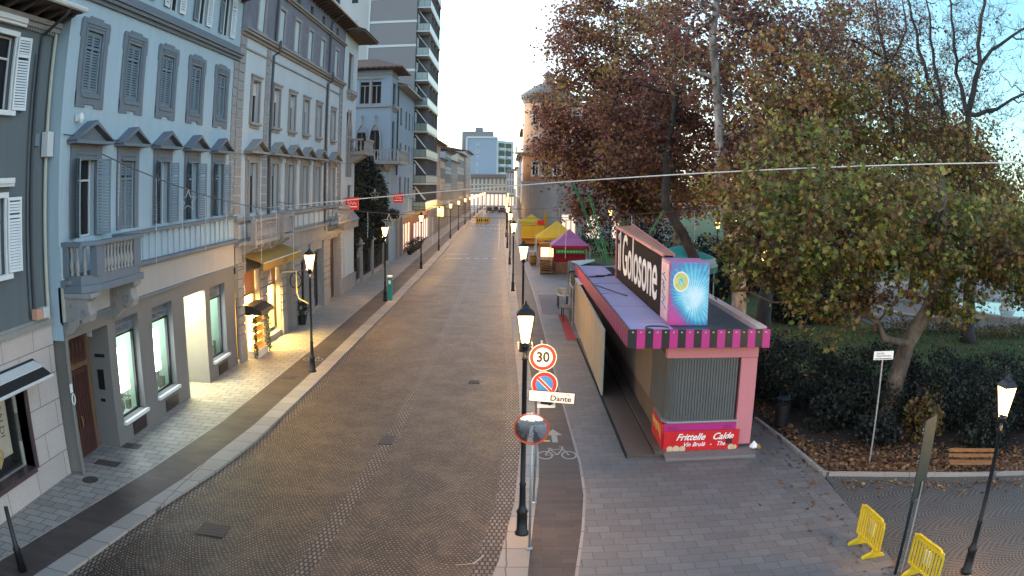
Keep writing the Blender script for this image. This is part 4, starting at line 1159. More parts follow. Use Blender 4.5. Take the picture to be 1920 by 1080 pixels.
for k, z in enumerate(np.arange(4.6, 45, 3.35)):
    mb = MB(); mb.box(-12.28, -10.6, 100.3, 116, z, z + .2); b = build('balcony', mb, M_concw if k else M_copper, tT)
    m = MB(); m.box(-10.68, -10.62, 100.3, 116, z + .25, z + 1.15); m.box(-12.2, -10.7, 100.28, 100.33, z + .25, z + 1.15); build('balcony_panel', m, M_balg, b)
    m = MB(); m.tube([(-10.65, 100.3, z + 1.22), (-10.65, 116, z + 1.22)], .03, 6); m.tube([(-12.2, 100.3, z + 1.22), (-10.65, 100.3, z + 1.22)], .03, 6)
    for y in np.arange(100.3, 116, 2.6): m.tube([(-10.65, y, z + .2), (-10.65, y, z + 1.22)], .025, 5)
    m.tube([(-11.4, 100.3, z + .2), (-11.4, 100.3, z + 1.22)], .025, 5)
    build('handrail', m, M_black, b)
    m = MB()
    for q in range(4): m.tube([(-12.2, 100.8 + q * .5, z + 3.1), (-10.9, 101.4 + q * .5, z + 1.4)], .05, 5)
    for q in range(3): m.box(-12.27, -12.2, 101 + q * 5, 102.6 + q * 5, z + .3, z + 2.7)
    build('sunblind', m, M_concw, b)
m = MB(); m.box(-12.28, -12.2, 100.05, 118, 0, 4.4); build('shopfront', m, pm('dark_red_shopfront', (.17, .035, .03), .6, .3, 1), tT)
m = MB()
for y in np.arange(101, 117, 3): m.box(-12.19, -12.15, y, y + 1.6, .3, 3)
build('shop_glow', m, em('pink_lit_shop', (1, .55, .4), .16), tT)
tW = thing('white_tower_slab', 'white concrete slab block rising behind the grey apartment tower', 'apartment block', (-22, 112, 0))
m = MB(); m.box(-29, -19.3, 108, 122, 0, 60); build('wall', m, M_concw, tW)
for x in (-22.8, -25.5):
    for z in (30.5, 34.4, 38.3, 42.2):
        m = MB(); m.box(x, x + .9, 107.95, 107.99, z, z + 1.1); build('window', m, M_glass, tW)

# ================================================================== generic street houses
def house(name, label, cat, F, a0, a1, depth, H, floors, nw, wm, side=1, X=0, z0=4.2, sh=None, roofm=None, wd=.95, wh=1.9, over=.6, gm=None, group=None, trim=None, fm=None, gf=None, fh=None):
    t = thing(name, label, cat, F((a0 + a1) / 2, 0, 0), group)
    fh = fh or (H - z0 - .3) / floors
    ops = []
    for k in range(floors):
        for i in range(nw):
            c = a0 + (a1 - a0) * (i + .5) / nw
            ops.append((c - wd / 2, c + wd / 2, z0 + k * fh + fh * .22, z0 + k * fh + fh * .22 + wh))
    build('wall', wall_mb(F, a0, a1, z0, H, ops, .2), wm, t)
    g = []
    for i in range(max(1, nw)):
        c = a0 + (a1 - a0) * (i + .5) / nw
        g.append((c - (a1 - a0) / nw * .36, c + (a1 - a0) / nw * .36, .1, z0 - .7, .3))
    build('ground_floor_wall', wall_mb(F, a0, a1, -.02, z0, g, .3), gf or M_Cstone, t)
    m = MB()
    for o in g: m.quad(F(o[0], o[2], -.28), F(o[1], o[2], -.28), F(o[1], o[3], -.28), F(o[0], o[3], -.28))
    build('shop_pane', m, gm or M_warmshop, t)
    for o in ops:
        w = window(t, F, *o[:4], .16, fm or M_winwhite, M_glass, 1, 0, bars=.09)
        if sh:
            m = MB(); m.fbox(F, o[0] - wd / 2, o[0], o[2], o[3], .02, .06); m.fbox(F, o[1], o[1] + wd / 2, o[2], o[3], .02, .06); build('shutter', m, sh, w)
    m = MB(); m.fbox(F, a0, a1, z0 - .25, z0, 0, .2); m.fbox(F, a0, a1, H - .2, H, 0, .35)
    for k in range(1, floors): m.fbox(F, a0, a1, z0 + k * fh, z0 + k * fh + .12, 0, .1)
    build('cornice', m, trim or M_Cstone, t)
    m = MB(); m.fbox(F, a0 - .01, a1 + .01, H, H + .15, -.3, over)
    m.quad(F(a0, H + .16, over), F(a1, H + .16, over), F(a1, H + 1.5, -depth / 2), F(a0, H + 1.5, -depth / 2)); m.quad(F(a0, H + 1.5, -depth / 2), F(a1, H + 1.5, -depth / 2), F(a1, H, -depth), F(a0, H, -depth))
    for a in (a0, a1): m.poly([F(a, H, over), F(a, H + 1.5, -depth / 2), F(a, H, -depth)])
    build('roof', m, roofm or M_tiles, t)
    m = MB(); m.fbox(F, a0 + .02, a1 - .02, 0, H, -depth, -.45); build('back_wall', m, wm, t)
    m = MB()
    for a in (a0, a1): m.quad(F(a, 0, 0), F(a, 0, -.5), F(a, H, -.5), F(a, H, 0))
    build('end_wall', m, wm, t)
    return t
M_warmshop = em('warm_shop_display', (1, .60, .30), .16)
M_E = pm('pale_stone_house', (.27, .27, .265), .85, .12, .4, streak=.12)
M_F = pm('cream_house', (.36, .34, .28), .85, .1, .4, streak=.1)
M_G = pm('grey_green_house', (.20, .23, .23), .85, .1, .4)
FL = FX(-12.3)
house('corner_house', 'pale stone house with dark eaves right after the apartment tower', 'house', FX(-12.1), 118, 138, 12, 14.6, 2, 5, M_E, wd=1.1, wh=2.6, over=1.3)
house('low_house', 'small cream house with a flat cornice, second after the apartment tower', 'house', FL, 138.1, 150, 12, 12.4, 2, 4, M_F, sh=M_shut)
house('grey_house', 'grey house with shutters and a low tiled roof, third after the apartment tower', 'house', FL, 150.1, 166, 12, 14.2, 3, 5, M_B, sh=M_shut, over=.9)
house('green_grey_house', 'green-grey house with slim windows, fourth after the apartment tower', 'house', FL, 166.1, 186, 12, 12.8, 3, 6, M_G)
house('cream_house', 'cream house with tall narrow windows near the far end of the left row', 'house', FL, 186.1, 212, 12, 15.2, 3, 7, M_F, sh=M_shut, over=1)
house('end_house', 'dark stone house standing at the far end of the left row', 'house', FX(-11.9), 212.1, 240, 12, 16.8, 4, 7, M_E, over=1)
# cross facade at the end of the street
house('arcade_building', 'long pale arcaded building closing the street under the pale blue block', 'building', FY(300), -24, -1.5, 14, 10.4, 2, 15, M_F, wd=.8, wh=2.2, z0=5)
house('far_white_house', 'narrow white house beside the arcaded building at the street end', 'house', FY(296), -1.4, 1.4, 14, 12.5, 3, 3, M_concw, wd=.6)
# far apartment block with lettering
tH = thing('apartment_block', 'pale blue apartment block with lettering and a white balcony grid above the street end', 'apartment block', (-9, 325, 0))
M_hb = pm('light_blue_render', (.20, .26, .32), .85, .06, .1)
def hx(u): return u
m = MB(); m.box(-17.2, -5.6, 318, 334, 0, 26.5); build('wall', m, M_hb, tH)
m = MB(); m.box(-17.6, -5.4, 317.7, 334, 26.5, 27.3); m.box(-17.9, -17.2, 317.6, 334, 0, 26.6); build('parapet', m, M_concw, tH)
m = MB(); m.box(-20.5, -7.5, 335, 350, 0, 30.5); m.box(-15, -12, 336, 345, 30.5, 32.2); build('stair_block', m, M_conc, tH)
m = MB(); m.prism([(-5.6, 318, 0), (1.2, 330, 0), (1.2, 340, 0), (-5.6, 334, 0)], (0, 0, 25.8)); build('wing', m, M_concw, tH)
d = Vector((6.8, 12, 0)).normalized(); nrm = Vector((d.y, -d.x, 0))
for k in range(7):
    z = 2.0 + k * 3.3
    m = MB()
    for q in (.12, .52):
        o = Vector((-5.6, 318, z)) + d * (13.8 * q); e = o + d * 4.2
        n = nrm * 1.0
        m.prism([tuple(o), tuple(e), tuple(e + n), tuple(o + n)], (0, 0, 1.0))
    b = build('balcony', m, M_concw, tH)
    m = MB()
    for q in (.1, .5):
        o = Vector((-5.6, 318, z + 1.1)) + d * (13.8 * q) + nrm * .05; e = o + d * 4.9
        m.quad(tuple(o), tuple(e), tuple(e + Vector((0, 0, 1.9))), tuple(o + Vector((0, 0, 1.9))))
    build('window', m, M_glass, tH)
for k, ch in enumerate('HOTEL'):
    text('letter', ch, 2.3, plane_M((-13.2, 317.9, 24.0 - k * 2.7), (1, 0, 0), (0, 0, 1)), M_concw, tH)
# right side: pink round-cornered building
M_pink = pm('salmon_render', (.46, .30, .21), .85, .1, .3, streak=.08)
tP = thing('salmon_corner_building', 'salmon round-cornered building with a lantern roof beyond the stalls', 'building', (5.5, 121, 0))
cx, cy, R = 5.6, 121.5, 3.7
m = MB(); m.lathe((cx, cy, 8.6), [(R, 0), (R, 13.2)], 40); build('wall', m, M_pink, tP, True)
m = MB(); m.box(cx, 24, cy - R + .3, cy + 10, 8.6, 20.6); m.box(cx - R + .1, cx, cy, cy + 14, 8.6, 17.6); build('main_wall', m, M_pink, tP)
m = MB(); m.lathe((cx, cy, 0), [(R + .15, 0), (R + .15, 8.2), (R + .35, 8.3), (R + .35, 8.6)], 40); m.box(cx, 24, cy - R + .15, cy + 10, 0, 8.6); m.box(cx - R, cx, cy, cy + 14, 0, 8.6)
for k in range(12): m.box(cx, 24, cy - R + .1, cy - R + .16, .4 + k * .65, .9 + k * .65)
build('stone_base', m, M_Cstone, tP)
m = MB(); m.lathe((cx, cy, 21.7), [(R + .5, 0), (R + .55, .2), (R * .45, 1.9), (.8, 2.1), (.8, 3.2), (1.1, 3.3), (.1, 4.2)], 32); m.prism([(cx, cy - R - .2, 20.7), (24, cy - R - .2, 20.7), (24, cy + 4, 22.3), (cx, cy + 4, 22.3)], (0, 0, .2)); build('roof', m, M_copper, tP)
m = MB(); m.lathe((cx, cy, 20.5), [(R + .06, 0), (R + .14, .15), (R + .14, .5), (R + .35, .9), (R + .5, 1.2)], 40)
for k in range(30):
    t = k * 2 * pi / 30; m.rbox((cx + (R + .25) * cos(t), cy + (R + .25) * sin(t), 21.35), (.4, .18, .3), t)
build('cornice', m, M_Cstone, tP)
for z in (9.4, 13.2, 17.0):
    for ang in (-2.12, -1.72, -1.25, -.6):
        c = Vector((cos(ang), sin(ang), 0)); s_ = Vector((-sin(ang), cos(ang), 0)); O = Vector((cx, cy, 0)) + c * (R + .02)
        if ang == -.6: O = Vector((9.6, cy - R + .28, 0)); c = Vector((0, -1, 0)); s_ = Vector((1, 0, 0))
        G = lambda a, zz, o, O=O, c=c, s_=s_: tuple(O + s_ * a + c * o + Vector((0, 0, zz)))
        w = window(tP, G, -.55, .55, z, z + 2.1, -.02, M_winwhite, M_glass, 1, .75, bars=.1)
        build('surround', surround_mb(G, -.55, .55, z, z + 2.1, .14, .08), M_winwhite, w)
mb = MB(); mb.lathe((cx - .2, cy - .2, 12.7), [(R + 1.1, 0), (R + 1.1, .2)], 40); b = build('balcony', mb, M_Cstone, tP)
m = MB()
for k in range(40):
    t = pi * 1.0 + k * pi / 60; m.tube([(cx - .2 + (R + 1.0) * cos(t), cy - .2 + (R + 1.0) * sin(t), 12.9), (cx - .2 + (R + 1.0) * cos(t), cy - .2 + (R + 1.0) * sin(t), 13.8)], .025, 4)
m.tube([(cx - .2 + (R + 1.0) * cos(t), cy - .2 + (R + 1.0) * sin(t), 13.8) for t in np.arange(pi, 5.3, .1)], .04, 5); build('railing', m, M_iron, b)
for xg in (7.5, 11.2, 15):
    G = FY(cy - R + .12)
    w = window(tP, G, xg, xg + 2.2, .2, 3.8, -.06, M_winwhite, M_warmshop, 2, .75, 'shop_window', .14)
FR = FX(2.1, -1)
house('grey_balcony_house', 'tall pale house with dark balconies behind the salmon building', 'house', FX(2.6, -1), 137, 158, 12, 17.5, 4, 6, M_E, over=1.0, sh=M_shut)
house('white_house', 'white rendered house, second beyond the salmon building on the right', 'house', FX(2.4, -1), 158.1, 190, 12, 13.5, 3, 8, M_concw, over=.8)
house('stone_house', 'grey stone house near the far end of the right row', 'house', FX(2.2, -1), 190.1, 235, 12, 15, 4, 10, M_E, over=.8)
house('last_house', 'pale house closing the right row beside the street end', 'house', FX(2.0, -1), 235.1, 290, 12, 13, 3, 12, M_F, over=.8)
# ================================================================== street lamps
M_lampon = M_lampglow
def lamp_parts(t, H, sq=6, tilt=0):
    """classic lantern on a slim cast-iron post; H = top of the finial"""
    g0, g1 = H - .86, H - .28            # glass
    m = MB()
    m.lathe((0, 0, 0), [(.17, 0), (.17, .06), (.13, .1), (.12, .55), (.145, .6), (.09, .68), (.075, .8), (.07, 1.25), (.085, 1.3), (.06, 1.36), (.052, g0 - .42), (.07, g0 - .4), (.05, g0 - .34), (.045, g0 - .1)], 14)
    build('post', m, M_lamp_iron, t, True)
    m = MB(); m.lathe((0, 0, 0), [(.045, g0 - .2), (.1, g0 - .1), (.06, g0 - .04), (.13, g0)], 12)
    for k in range(sq):
        a = k * 2 * pi / sq; m.tube([(.05 * cos(a), .05 * sin(a), g0 - .2), (.16 * cos(a), .16 * sin(a), g0 - .12), (.15 * cos(a), .15 * sin(a), g0)], .012, 5)
    build('bracket', m, M_lamp_iron, t)
    m = MB(); m.lathe((0, 0, 0), [(.125, g0 + .01), (.245, g1)], sq, pi / sq)
    gl = build('lamp_glass', m, M_lampon, t)
    m = MB()
    for k in range(sq):
        a = k * 2 * pi / sq + pi / sq; m.tube([(.13 * cos(a), .13 * sin(a), g0), (.252 * cos(a), .252 * sin(a), g1)], .012, 5)
    m.lathe((0, 0, 0), [(.255, g1), (.275, g1 + .015), (.275, g1 + .035)], sq, pi / sq)
    build('frame', m, M_lamp_iron, t)
    m = MB(); m.lathe((0, 0, 0), [(.28, g1 + .03), (.17, g1 + .13), (.11, g1 + .15), (.1, g1 + .2), (.05, g1 + .23), (.03, g1 + .26), (.015, g1 + .32)], sq, pi / sq)
    build('cap', m, M_lamp_iron, t)
    # the bulb's light
    ld = bpy.data.lights.new('bulb', 'POINT'); ld.energy = BULB; ld.color = (1.0, .52, .17); ld.shadow_soft_size = .14
    lo = bpy.data.objects.new('bulb', ld); COL.objects.link(lo); lo.parent = t; lo.location = (0, 0, g0 - .02)
    return t
BULB = 750
lp = lthing('street_lamp', 'lit lantern street lamp standing in the kerb right behind the mirror, nearest on the right', 'street lamp', (.36, 17, 0), 'lantern street lamps')
lamp_parts(lp, 5.5, 4)
ll = lthing('street_lamp', 'lit lantern street lamp in front of the yellow boutique, nearest of the left kerb', 'street lamp', (-8.46, 32.75, 0), 'lantern street lamps')
lamp_parts(ll, 5.35)
lr = lthing('street_lamp', 'lit lantern street lamp on the park cobbles in front of the slatted bench', 'street lamp', (10.42, 12.65, 0), 'lantern street lamps')
lamp_parts(lr, 4.68, 4)
lefty = [54, 75.1, 96, 117, 138, 159, 180, 201, 222, 243, 264, 285]
ordn = ['second', 'third', 'fourth', 'fifth', 'sixth', 'seventh', 'eighth', 'ninth', 'tenth', 'eleventh', 'twelfth', 'thirteenth']
for y, o in zip(lefty, ordn):
    dup(ll, (interp(kLi, y) + .12 if y > 60 else -8.5, y, 0), 0, f'lit lantern street lamp, {o} along the left kerb counted from the boutique', 'lantern street lamps')
righty = [38, 60, 80, 101, 122, 143, 164, 185, 206, 227, 248, 270]
for y, o in zip(righty, ordn):
    dup(ll, (.66 if y == 38 else interp(kRo, y) + .33, y, 0), 0, f'lit lantern street lamp, {o} along the right kerb counted from the mirror', 'lantern street lamps')
for (x, y), wh in zip([(13.3, 39.7), (19.3, 72), (18.9, 62.3), (36.3, 70.4), (61.7, 97.7), (12.3, 98), (26, 88)],
        ['under the plane tree just right of the fritter kiosk', 'deep among the park trees left of the pale trunk', 'right of the pale trunk among green leaves', 'beyond the yellow-green crown in mid park', 'far across the park behind the dark trunk', 'before the salmon corner building', 'small and distant between the park trunks']):
    dup(ll, (x, y, -.03), 0, 'lit park lantern ' + wh, 'lanterns in the park')

# ================================================================== traffic signs on the kerb
M_red = pm('sign_red', (.55, .02, .02), .4, .05, 4, bump=0)
M_signwhite = pm('sign_white', (.72, .72, .70), .4, .05, 4, bump=0)
M_blue = pm('sign_blue', (.03, .16, .45), .4, .05, 4, bump=0)
M_signblack = pm('sign_black', (.01, .01, .01), .4, .05, 4, bump=0)
M_signback = pm('sign_back_grey', (.018, .028, .034), .8, .15, 4, 0, spec=.05)
def disc(m, x, y, z, r, o=0, n=40, th=.004, rot=0):
    """disc facing the camera (-y)"""
    m.prism([(x + r * cos(t), y - o, z + r * sin(t)) for t in np.linspace(0, 2 * pi, n, endpoint=False)], (0, -th, 0))
def barm(m, x, y, z, L, w, ang, o, th=.003):
    c, s = cos(ang), sin(ang); pts = []
    for a, b in ((-L / 2, -w / 2), (L / 2, -w / 2), (L / 2, w / 2), (-L / 2, w / 2)): pts.append((x + a * c - b * s, y - o, z + a * s + b * c))
    m.prism(pts, (0, -th, 0))
SX, SY = .83, 18.87
t = thing('sign_post', 'grey steel post carrying the speed limit, no-parking and street name signs', 'sign post', (.7, 18.95, 0))
m = MB(); m.tube([(.68, 18.95, 0), (.80, 18.95, 4.3)], .03, 10); m.lathe((.68, 18.95, 0), [(.09, 0), (.09, .03), (.04, .05)], 12); build('pole', m, M_fixgrey, t, True)
m = MB(); m.lathe((.8, 18.95, 4.3), [(.034, 0), (.02, .03)], 8); build('pole_cap', m, M_signblack, t)
t = thing('speed_limit_sign', 'round white 30 sign with red rim, topmost on the kerb post', 'speed limit sign', (SX, SY, 3.9))
m = MB(); disc(m, SX, SY, 3.89, .33, 0, 48, .02); build('plate', m, M_signback, t)
m = MB(); disc(m, SX, SY, 3.89, .33, .0205); build('face', m, M_signwhite, t)
m = MB(); n = 48
for k in range(n):
    a, b = 2 * pi * k / n, 2 * pi * (k + 1) / n
    m.quad(*[(SX + r * cos(q), SY - .027, 3.89 + r * sin(q)) for r, q in ((.315, a), (.315, b), (.235, b), (.235, a))])
build('rim', m, M_red, t)
text('number', '30', .34, plane_M((SX, SY - .028, 3.885), (1, 0, 0), (0, 0, 1)), M_signblack, t, .95, bold=.012)
t = thing('no_parking_sign', 'round blue no-parking sign with red rim and slash below the 30 sign', 'no parking sign', (SX + .05, SY, 3.2))
X2 = SX + .05
m = MB(); disc(m, X2, SY, 3.22, .32, 0, 48, .02); build('plate', m, M_signback, t)
m = MB(); disc(m, X2, SY, 3.22, .32, .0205); build('face', m, M_signwhite, t)
m = MB(); disc(m, X2, SY, 3.22, .30, .025); barm(m, 0, 0, 0, 0, 0, 0, 0) if False else None
build('rim', m, M_red, t)
m = MB(); disc(m, X2, SY, 3.22, .215, .0292); build('blue_field', m, M_blue, t)
m = MB(); barm(m, X2, SY, 3.22, .46, .085, -pi / 4, .033); build('slash_border', m, M_signwhite, t)
m = MB(); barm(m, X2, SY, 3.22, .47, .055, -pi / 4, .0365); build('slash', m, M_red, t)
t = thing('street_name_sign', 'white rectangular Via Dante street name plate turned slightly, below the no-parking sign', 'street name sign', (1.05, 18.75, 3.0))
d = Vector((1, -.12, -.045)).normalized(); up = Vector((.03, 0, 1)); up = (up - d * up.dot(d)).normalized(); O = Vector((1.06, 18.74, 2.93))
def pl(m, w, h, o, th, O=O, d=d, up=up):
    n = d.cross(up)
    P = [tuple(O + d * a + up * b + n * o) for a, b in ((-w, -h), (w, -h), (w, h), (-w, h))]
    return m.prism(P, tuple(n * th))
m = pl(MB(), .57, .145, 0, .02); build('plate', m, M_signback, t, bevel=.01)
m = pl(MB(), .55, .13, .021, .002); build('face', m, pm('street_plate_white', (.62, .66, .68), .4, .05, 4, bump=0), t)
n_ = d.cross(up)
text('lettering', 'Dante', .19, plane_M(tuple(O + d * .22 - up * .03 + n_ * .025), d, up), M_signblack, t, 1.1, bold=.004)
text('small_lettering', 'Via', .075, plane_M(tuple(O + d * .38 + up * .085 + n_ * .025), d, up), M_signblack, t, 1.1)
t = thing('direction_plate', 'small white plate with a black arrow, lowest on the sign post behind the street name', 'arrow plate', (.98, 18.85, 2.7))
m = MB(); m.box(.72, 1.16, 18.86, 18.88, 2.62, 2.86); build('plate', m, M_signwhite, t)
m = MB(); m.prism([(.8, 18.857, 2.72), (1.0, 18.857, 2.7), (1.0, 18.857, 2.67), (1.12, 18.857, 2.73), (1.0, 18.857, 2.79), (1.0, 18.857, 2.76), (.8, 18.857, 2.77)], (0, -.003, 0)); build('arrow', m, M_signblack, t)
t = thing('bracket_plates', 'two small grey plates with lettering strips seen from the street side behind the lamp post', 'plate', (.52, 22.5, 3.0))
m = MB(); m.box(.35, .62, 21.4, 21.43, 2.2, 2.42); m.box(.35, .62, 21.4, 21.43, 2.48, 2.62); build('plates', m, M_fixgrey, t)
m = MB(); m.tube([(.5, 21.45, 0), (.5, 21.45, 2.7)], .025, 8); build('pole', m, M_fixgrey, t)
# traffic mirror
t = thing('traffic_mirror', 'round convex traffic mirror with an orange-red rim on a slim pole before the lamp', 'traffic mirror', (.52, 16.1, 0))
mx, my, mz, mr = .5, 15.95, 2.98, .36
m = MB(); m.tube([(.52, 16.15, 0), (.52, 16.15, 3.3)], .03, 10); m.lathe((.52, 16.15, 0), [(.08, 0), (.08, .03), (.04, .05)], 12); m.tube([(.52, 16.15, 3.0), (.5, 16.02, 2.98)], .03, 6); build('pole', m, M_fixgrey, t, True)
m = MB(); rr = np.linspace(0, mr - .02, 9); md = Vector((-.10, -1, -.16)).normalized(); me1 = md.cross(Vector((0, 0, 1))).normalized() * -1; me2 = me1.cross(md).normalized() * -1
if me2.z < 0: me2 = -me2
rings = []
for r in rr:
    rings.append([tuple(Vector((mx, my, mz)) + me1 * r * cos(q) + me2 * r * sin(q) + md * (.09 * (1 - (r / mr) ** 2))) for q in np.linspace(0, 2 * pi, 40, endpoint=False)])
for a, b in zip(rings, rings[1:]):
    for k in range(40): m.quad(a[k], b[k], b[(k + 1) % 40], a[(k + 1) % 40])
M_mirror = pm('convex_mirror', (.75, .78, .8), .04, .02, 2, 1, bump=0, spec=.5); build('mirror_face', m, M_mirror, t, True)
m = MB(); pts = [tuple(Vector((mx, my, mz)) + me1 * mr * cos(q) + me2 * mr * sin(q)) for q in np.linspace(0, 2 * pi, 49)]; m.tube(pts, .016, 8); build('rim', m, pm('orange_red_rim', (.6, .08, .015), .35, .05, 4, bump=0), t, True)
m = MB(); m.lathe((0, 0, 0), [(.33, -.02), (.2, .05), (.06, .07)], 32); 
R = Matrix.Translation((mx, my, mz)) @ (-md).to_track_quat('Z', 'Y').to_matrix().to_4x4()
m.v = [tuple(R @ Vector(v)) for v in m.v]; build('housing', m, M_red, t, True)

# ================================================================== fritter kiosk
M_mag = pm('magenta_panel', (.36, .02, .17), .45, .06, 2)
M_kblack = pm('black_fascia', (.012, .012, .014), .4, .1, 3)
M_kpink = pm('pink_kiosk_paint', (.46, .17, .19), .55, .06, 1)
M_lilac = pm('lilac_roof_sheet', (.30, .25, .38), .5, .12, .7, spec=.4)
M_tarp = pm('dark_blue_roof', (.03, .05, .07), .4, .3, 1)
M_steel = pm('grey_ribbed_shutter', (.10, .11, .11), .5, .15, 2, .3)
tK = thing('fritter_kiosk', 'pink and magenta striped street food kiosk with shutters down and large rooftop sign', 'kiosk', (6, 30, 0))
KX0, KX1, KY0, KY1 = 4.7, 7.6, 22.8, 41
m = MB(); m.box(KX0 + .12, KX1 - .02, KY0 + .25, KY1, .1, 3.42); build('body', m, pm('brown_side_panels', (.11, .075, .06), .6, .3, 1), tK)
m = MB(); m.box(KX0, KX1 + .05, KY0 - .02, KY0 + .3, 3.0, 3.4); m.box(7.08, KX1 + .03, KY0 - .03, KY0 + .3, .2, 3.0); m.box(KX1 - .03, KX1 + .06, KY0 + .3, KY1, .2, 3.4); build('pink_frame', m, M_kpink, tK, bevel=.02)
m = MB(); m.prism([(KX0, KY0 + .3, 3.0), (KX0 + .3, KY0 - .02, 3.0), (KX0 + .3, KY0 + .3, 3.0)], (0, 0, .4)); build('corner_fillet', m, M_kpink, tK)
m = MB()           # ribbed shutter with rounded corner
path = [(KX0 + .1, KY0 + 2.6 - .0)] + [(KX0 + .1, KY0 + 2.5 - k * .1) for k in range(20)] + [(KX0 + .5 - .4 * cos(a), KY0 + .45 - .4 * sin(a)) for a in np.linspace(0, pi / 2, 8)] + [(x, KY0 + .05) for x in np.arange(KX0 + .6, 7.09, .09)]
for k in range(len(path) - 1):
    (xa, ya), (xb, yb) = path[k], path[k + 1]
    dx, dy = xb - xa, yb - ya; L = math.hypot(dx, dy) or 1; nx, ny = dy / L * .025, -dx / L * .025
    if nx > 0 and xa < KX0 + .3: nx, ny = -nx, -ny
    q = [(xa, ya), (xa + dx * .25 + nx, ya + dy * .25 + ny), (xa + dx * .75 + nx, ya + dy * .75 + ny), (xb, yb)]
    for a, b in zip(q, q[1:]): m.quad((a[0], a[1], 1.03), (b[0], b[1], 1.03), (b[0], b[1], 3.0), (a[0], a[1], 3.0))
build('roller_shutter', m, M_steel, tK)
m = MB()
for y in np.arange(25.6, 40.5, .42): m.box(KX0 + .06, KX0 + .12, y, y + .4, 1.0, 3.3)
build('side_shutter', m, pm('taupe_side_shutter', (.19, .15, .12), .5, .2, 1, .2), tK)
m = MB(); m.prism([(KX0 - .02, KY0 + 1.6, .98), (KX0 - .02, KY0 + .15, .98), (KX0 + .12, KY0 - .08, .98), (7.12, KY0 - .08, .98), (7.12, KY0 + .2, .98), (KX0 + .3, KY0 + .2, .98), (KX0 + .3, KY0 + 1.6, .98)], (0, 0, .05)); build('counter', m, M_fixgrey, tK)
m = MB(); m.box(KX0 + .04, 7.08, KY0 - .04, KY0 + .3, .1, .96); build('front_panel', m, M_mag, tK)
m = MB()
for x0, x1 in ((KX0 + .15, KX0 + .45), (6.65, 6.95)):
    for z in (.78, .84): m.box(x0, x1, KY0 - .046, KY0 - .041, z, z + .014)
build('trim_lines', m, M_kblack, tK)
m = MB(); m.box(KX0 - .02, KX0 + .1, KY0 - .02, KY0 + 1.7, .12, .95); sp = build('side_panel', m, M_red, tK)
m = MB()
for k in range(10): m.tube([(KX0 - .03, KY0 + .15 + k * .14 + .05 * sin(k * 2), .45 + .25 * abs(sin(k * 1.3))), (KX0 - .03, KY0 + .25 + k * .14, .6 + .25 * abs(cos(k * 1.7)))], .018, 4)
build('side_scrollwork', m, pm('gold_print', (.55, .36, .08), .5), sp)
tb = thing('banner', 'red printed banner reading Frittelle Calde across the foot of the kiosk', 'banner', (5.95, KY0 - .12, .1))
m = MB(); m.box(4.74, 7.2, KY0 - .13, KY0 - .115, .06, .74); build('sheet', m, pm('red_banner_print', (.50, .012, .015), .45, .35, 2.2, bump=0), tb)
yb = KY0 - .134
text('headline', 'Frittelle   Calde', .30, plane_M((6.05, yb, .53), (1, 0, 0), (0, 0, 1)), M_wtext, tb, .98, shear=.45, bold=.006)
text('subline', 'Vin Brulè   -   The', .19, plane_M((6.05, yb, .29), (1, 0, 0), (0, 0, 1)), M_wtext, tb, 1, shear=.4, bold=.003)
m = MB()
for x, r in ((4.95, .1), (5.15, .11), (5.35, .1), (6.95, .1), (7.08, .07)):
    for q in (1, .68, .36): disc(m, x, yb + .001, .16, r * q, .002 * (2 - q)); 
build('pastry_print', m, pm('pastry_print_ink', (.55, .42, .28), .6, .4, 12, bump=0), tb)
m = MB()
for k in range(26): x = 4.78 + k * .094; m.box(x, x + .06, yb - .003, yb - .0005, .062, .07 + .035 * abs(sin(k * 2.1)))
m.box(6.75, 6.98, yb - .004, yb, .28, .45); build('print_edge', m, pm('dark_print_ink', (.05, .01, .012), .6, .2, 9, bump=0), tb)
m = MB(); m.box(4.72, 7.62, 22.03, KY0 + .2, -.01, .09); m.box(KX0 + .05, KX1, KY0 + .2, KY1, -.01, .1); build('base_plinth', m, pm('concrete_ramp_plate', (.17, .15, .14), .8, .2, 1), tK)
# canopy
cx0, cx1, cy0, cy1, cz0, cz1 = 3.42, 7.82, 22.3, 41.5, 3.42, 3.96
m = MB(); m.box(cx0 + .05, cx1 - .05, cy0 + .05, cy1, cz0, 3.80); build('canopy', m, M_kblack, tK)
m = MB(); m.box(cx0 + .06, 4.9, cy0 + .06, cy1, 3.80, 3.84)
for y in (24.2, 27.5, 30.7, 33.9, 37.1): m.box(cx0 + .08, 4.88, y, y + .05, 3.84, 3.86)
build('lilac_roof', m, M_lilac, tK)
m = MB(); m.box(5.35, cx1 - .3, cy0 + 1.6, cy1, 3.80, 3.83); m.box(4.9, cx1 - .06, cy0 + .06, cy0 + 1.6, 3.80, 3.835); build('dark_roof', m, M_tarp, tK)
m = MB(); m.box(cx1 - .34, cx1 - .02, cy0 + .3, cy1, 3.83, 3.99); build('roof_rim', m, pm('pale_roof_rim', (.48, .36, .33), .6, .2, 2), tK)
m = MB(); k = MB(); P = .485
def band(mm, kk, F, L):
    n = int(round(L / P))
    for i in range(n):
        a = i * L / n
        kk.fbox(F, a, a + L / n * .5, cz0, cz1, 0, .012); mm.fbox(F, a + L / n * .5, a + L / n, cz0, cz1, 0, .012)
        mm.fbox(F, a + L / n * .5, a + L / n, cz0 - .02, cz0, -.02, .014)
band(m, k, lambda a, z, o: (cx0 + a, cy0 - o, z), cx1 - cx0)
band(m, k, lambda a, z, o: (cx0 - o, cy0 + a, z), cy1 - cy0)
band(m, k, lambda a, z, o: (cx1 + o, cy0 + a, z), cy1 - cy0)
build('magenta_stripes', m, M_mag, tK); k.box(cx0, cx1, cy0 + .0005, cy0 + .05, cz0, cz1); k.box(cx0 + .0005, cx0 + .05, cy0 + .05, cy1, cz0, cz1); build('black_stripes', k, M_kblack, tK)
m = MB()
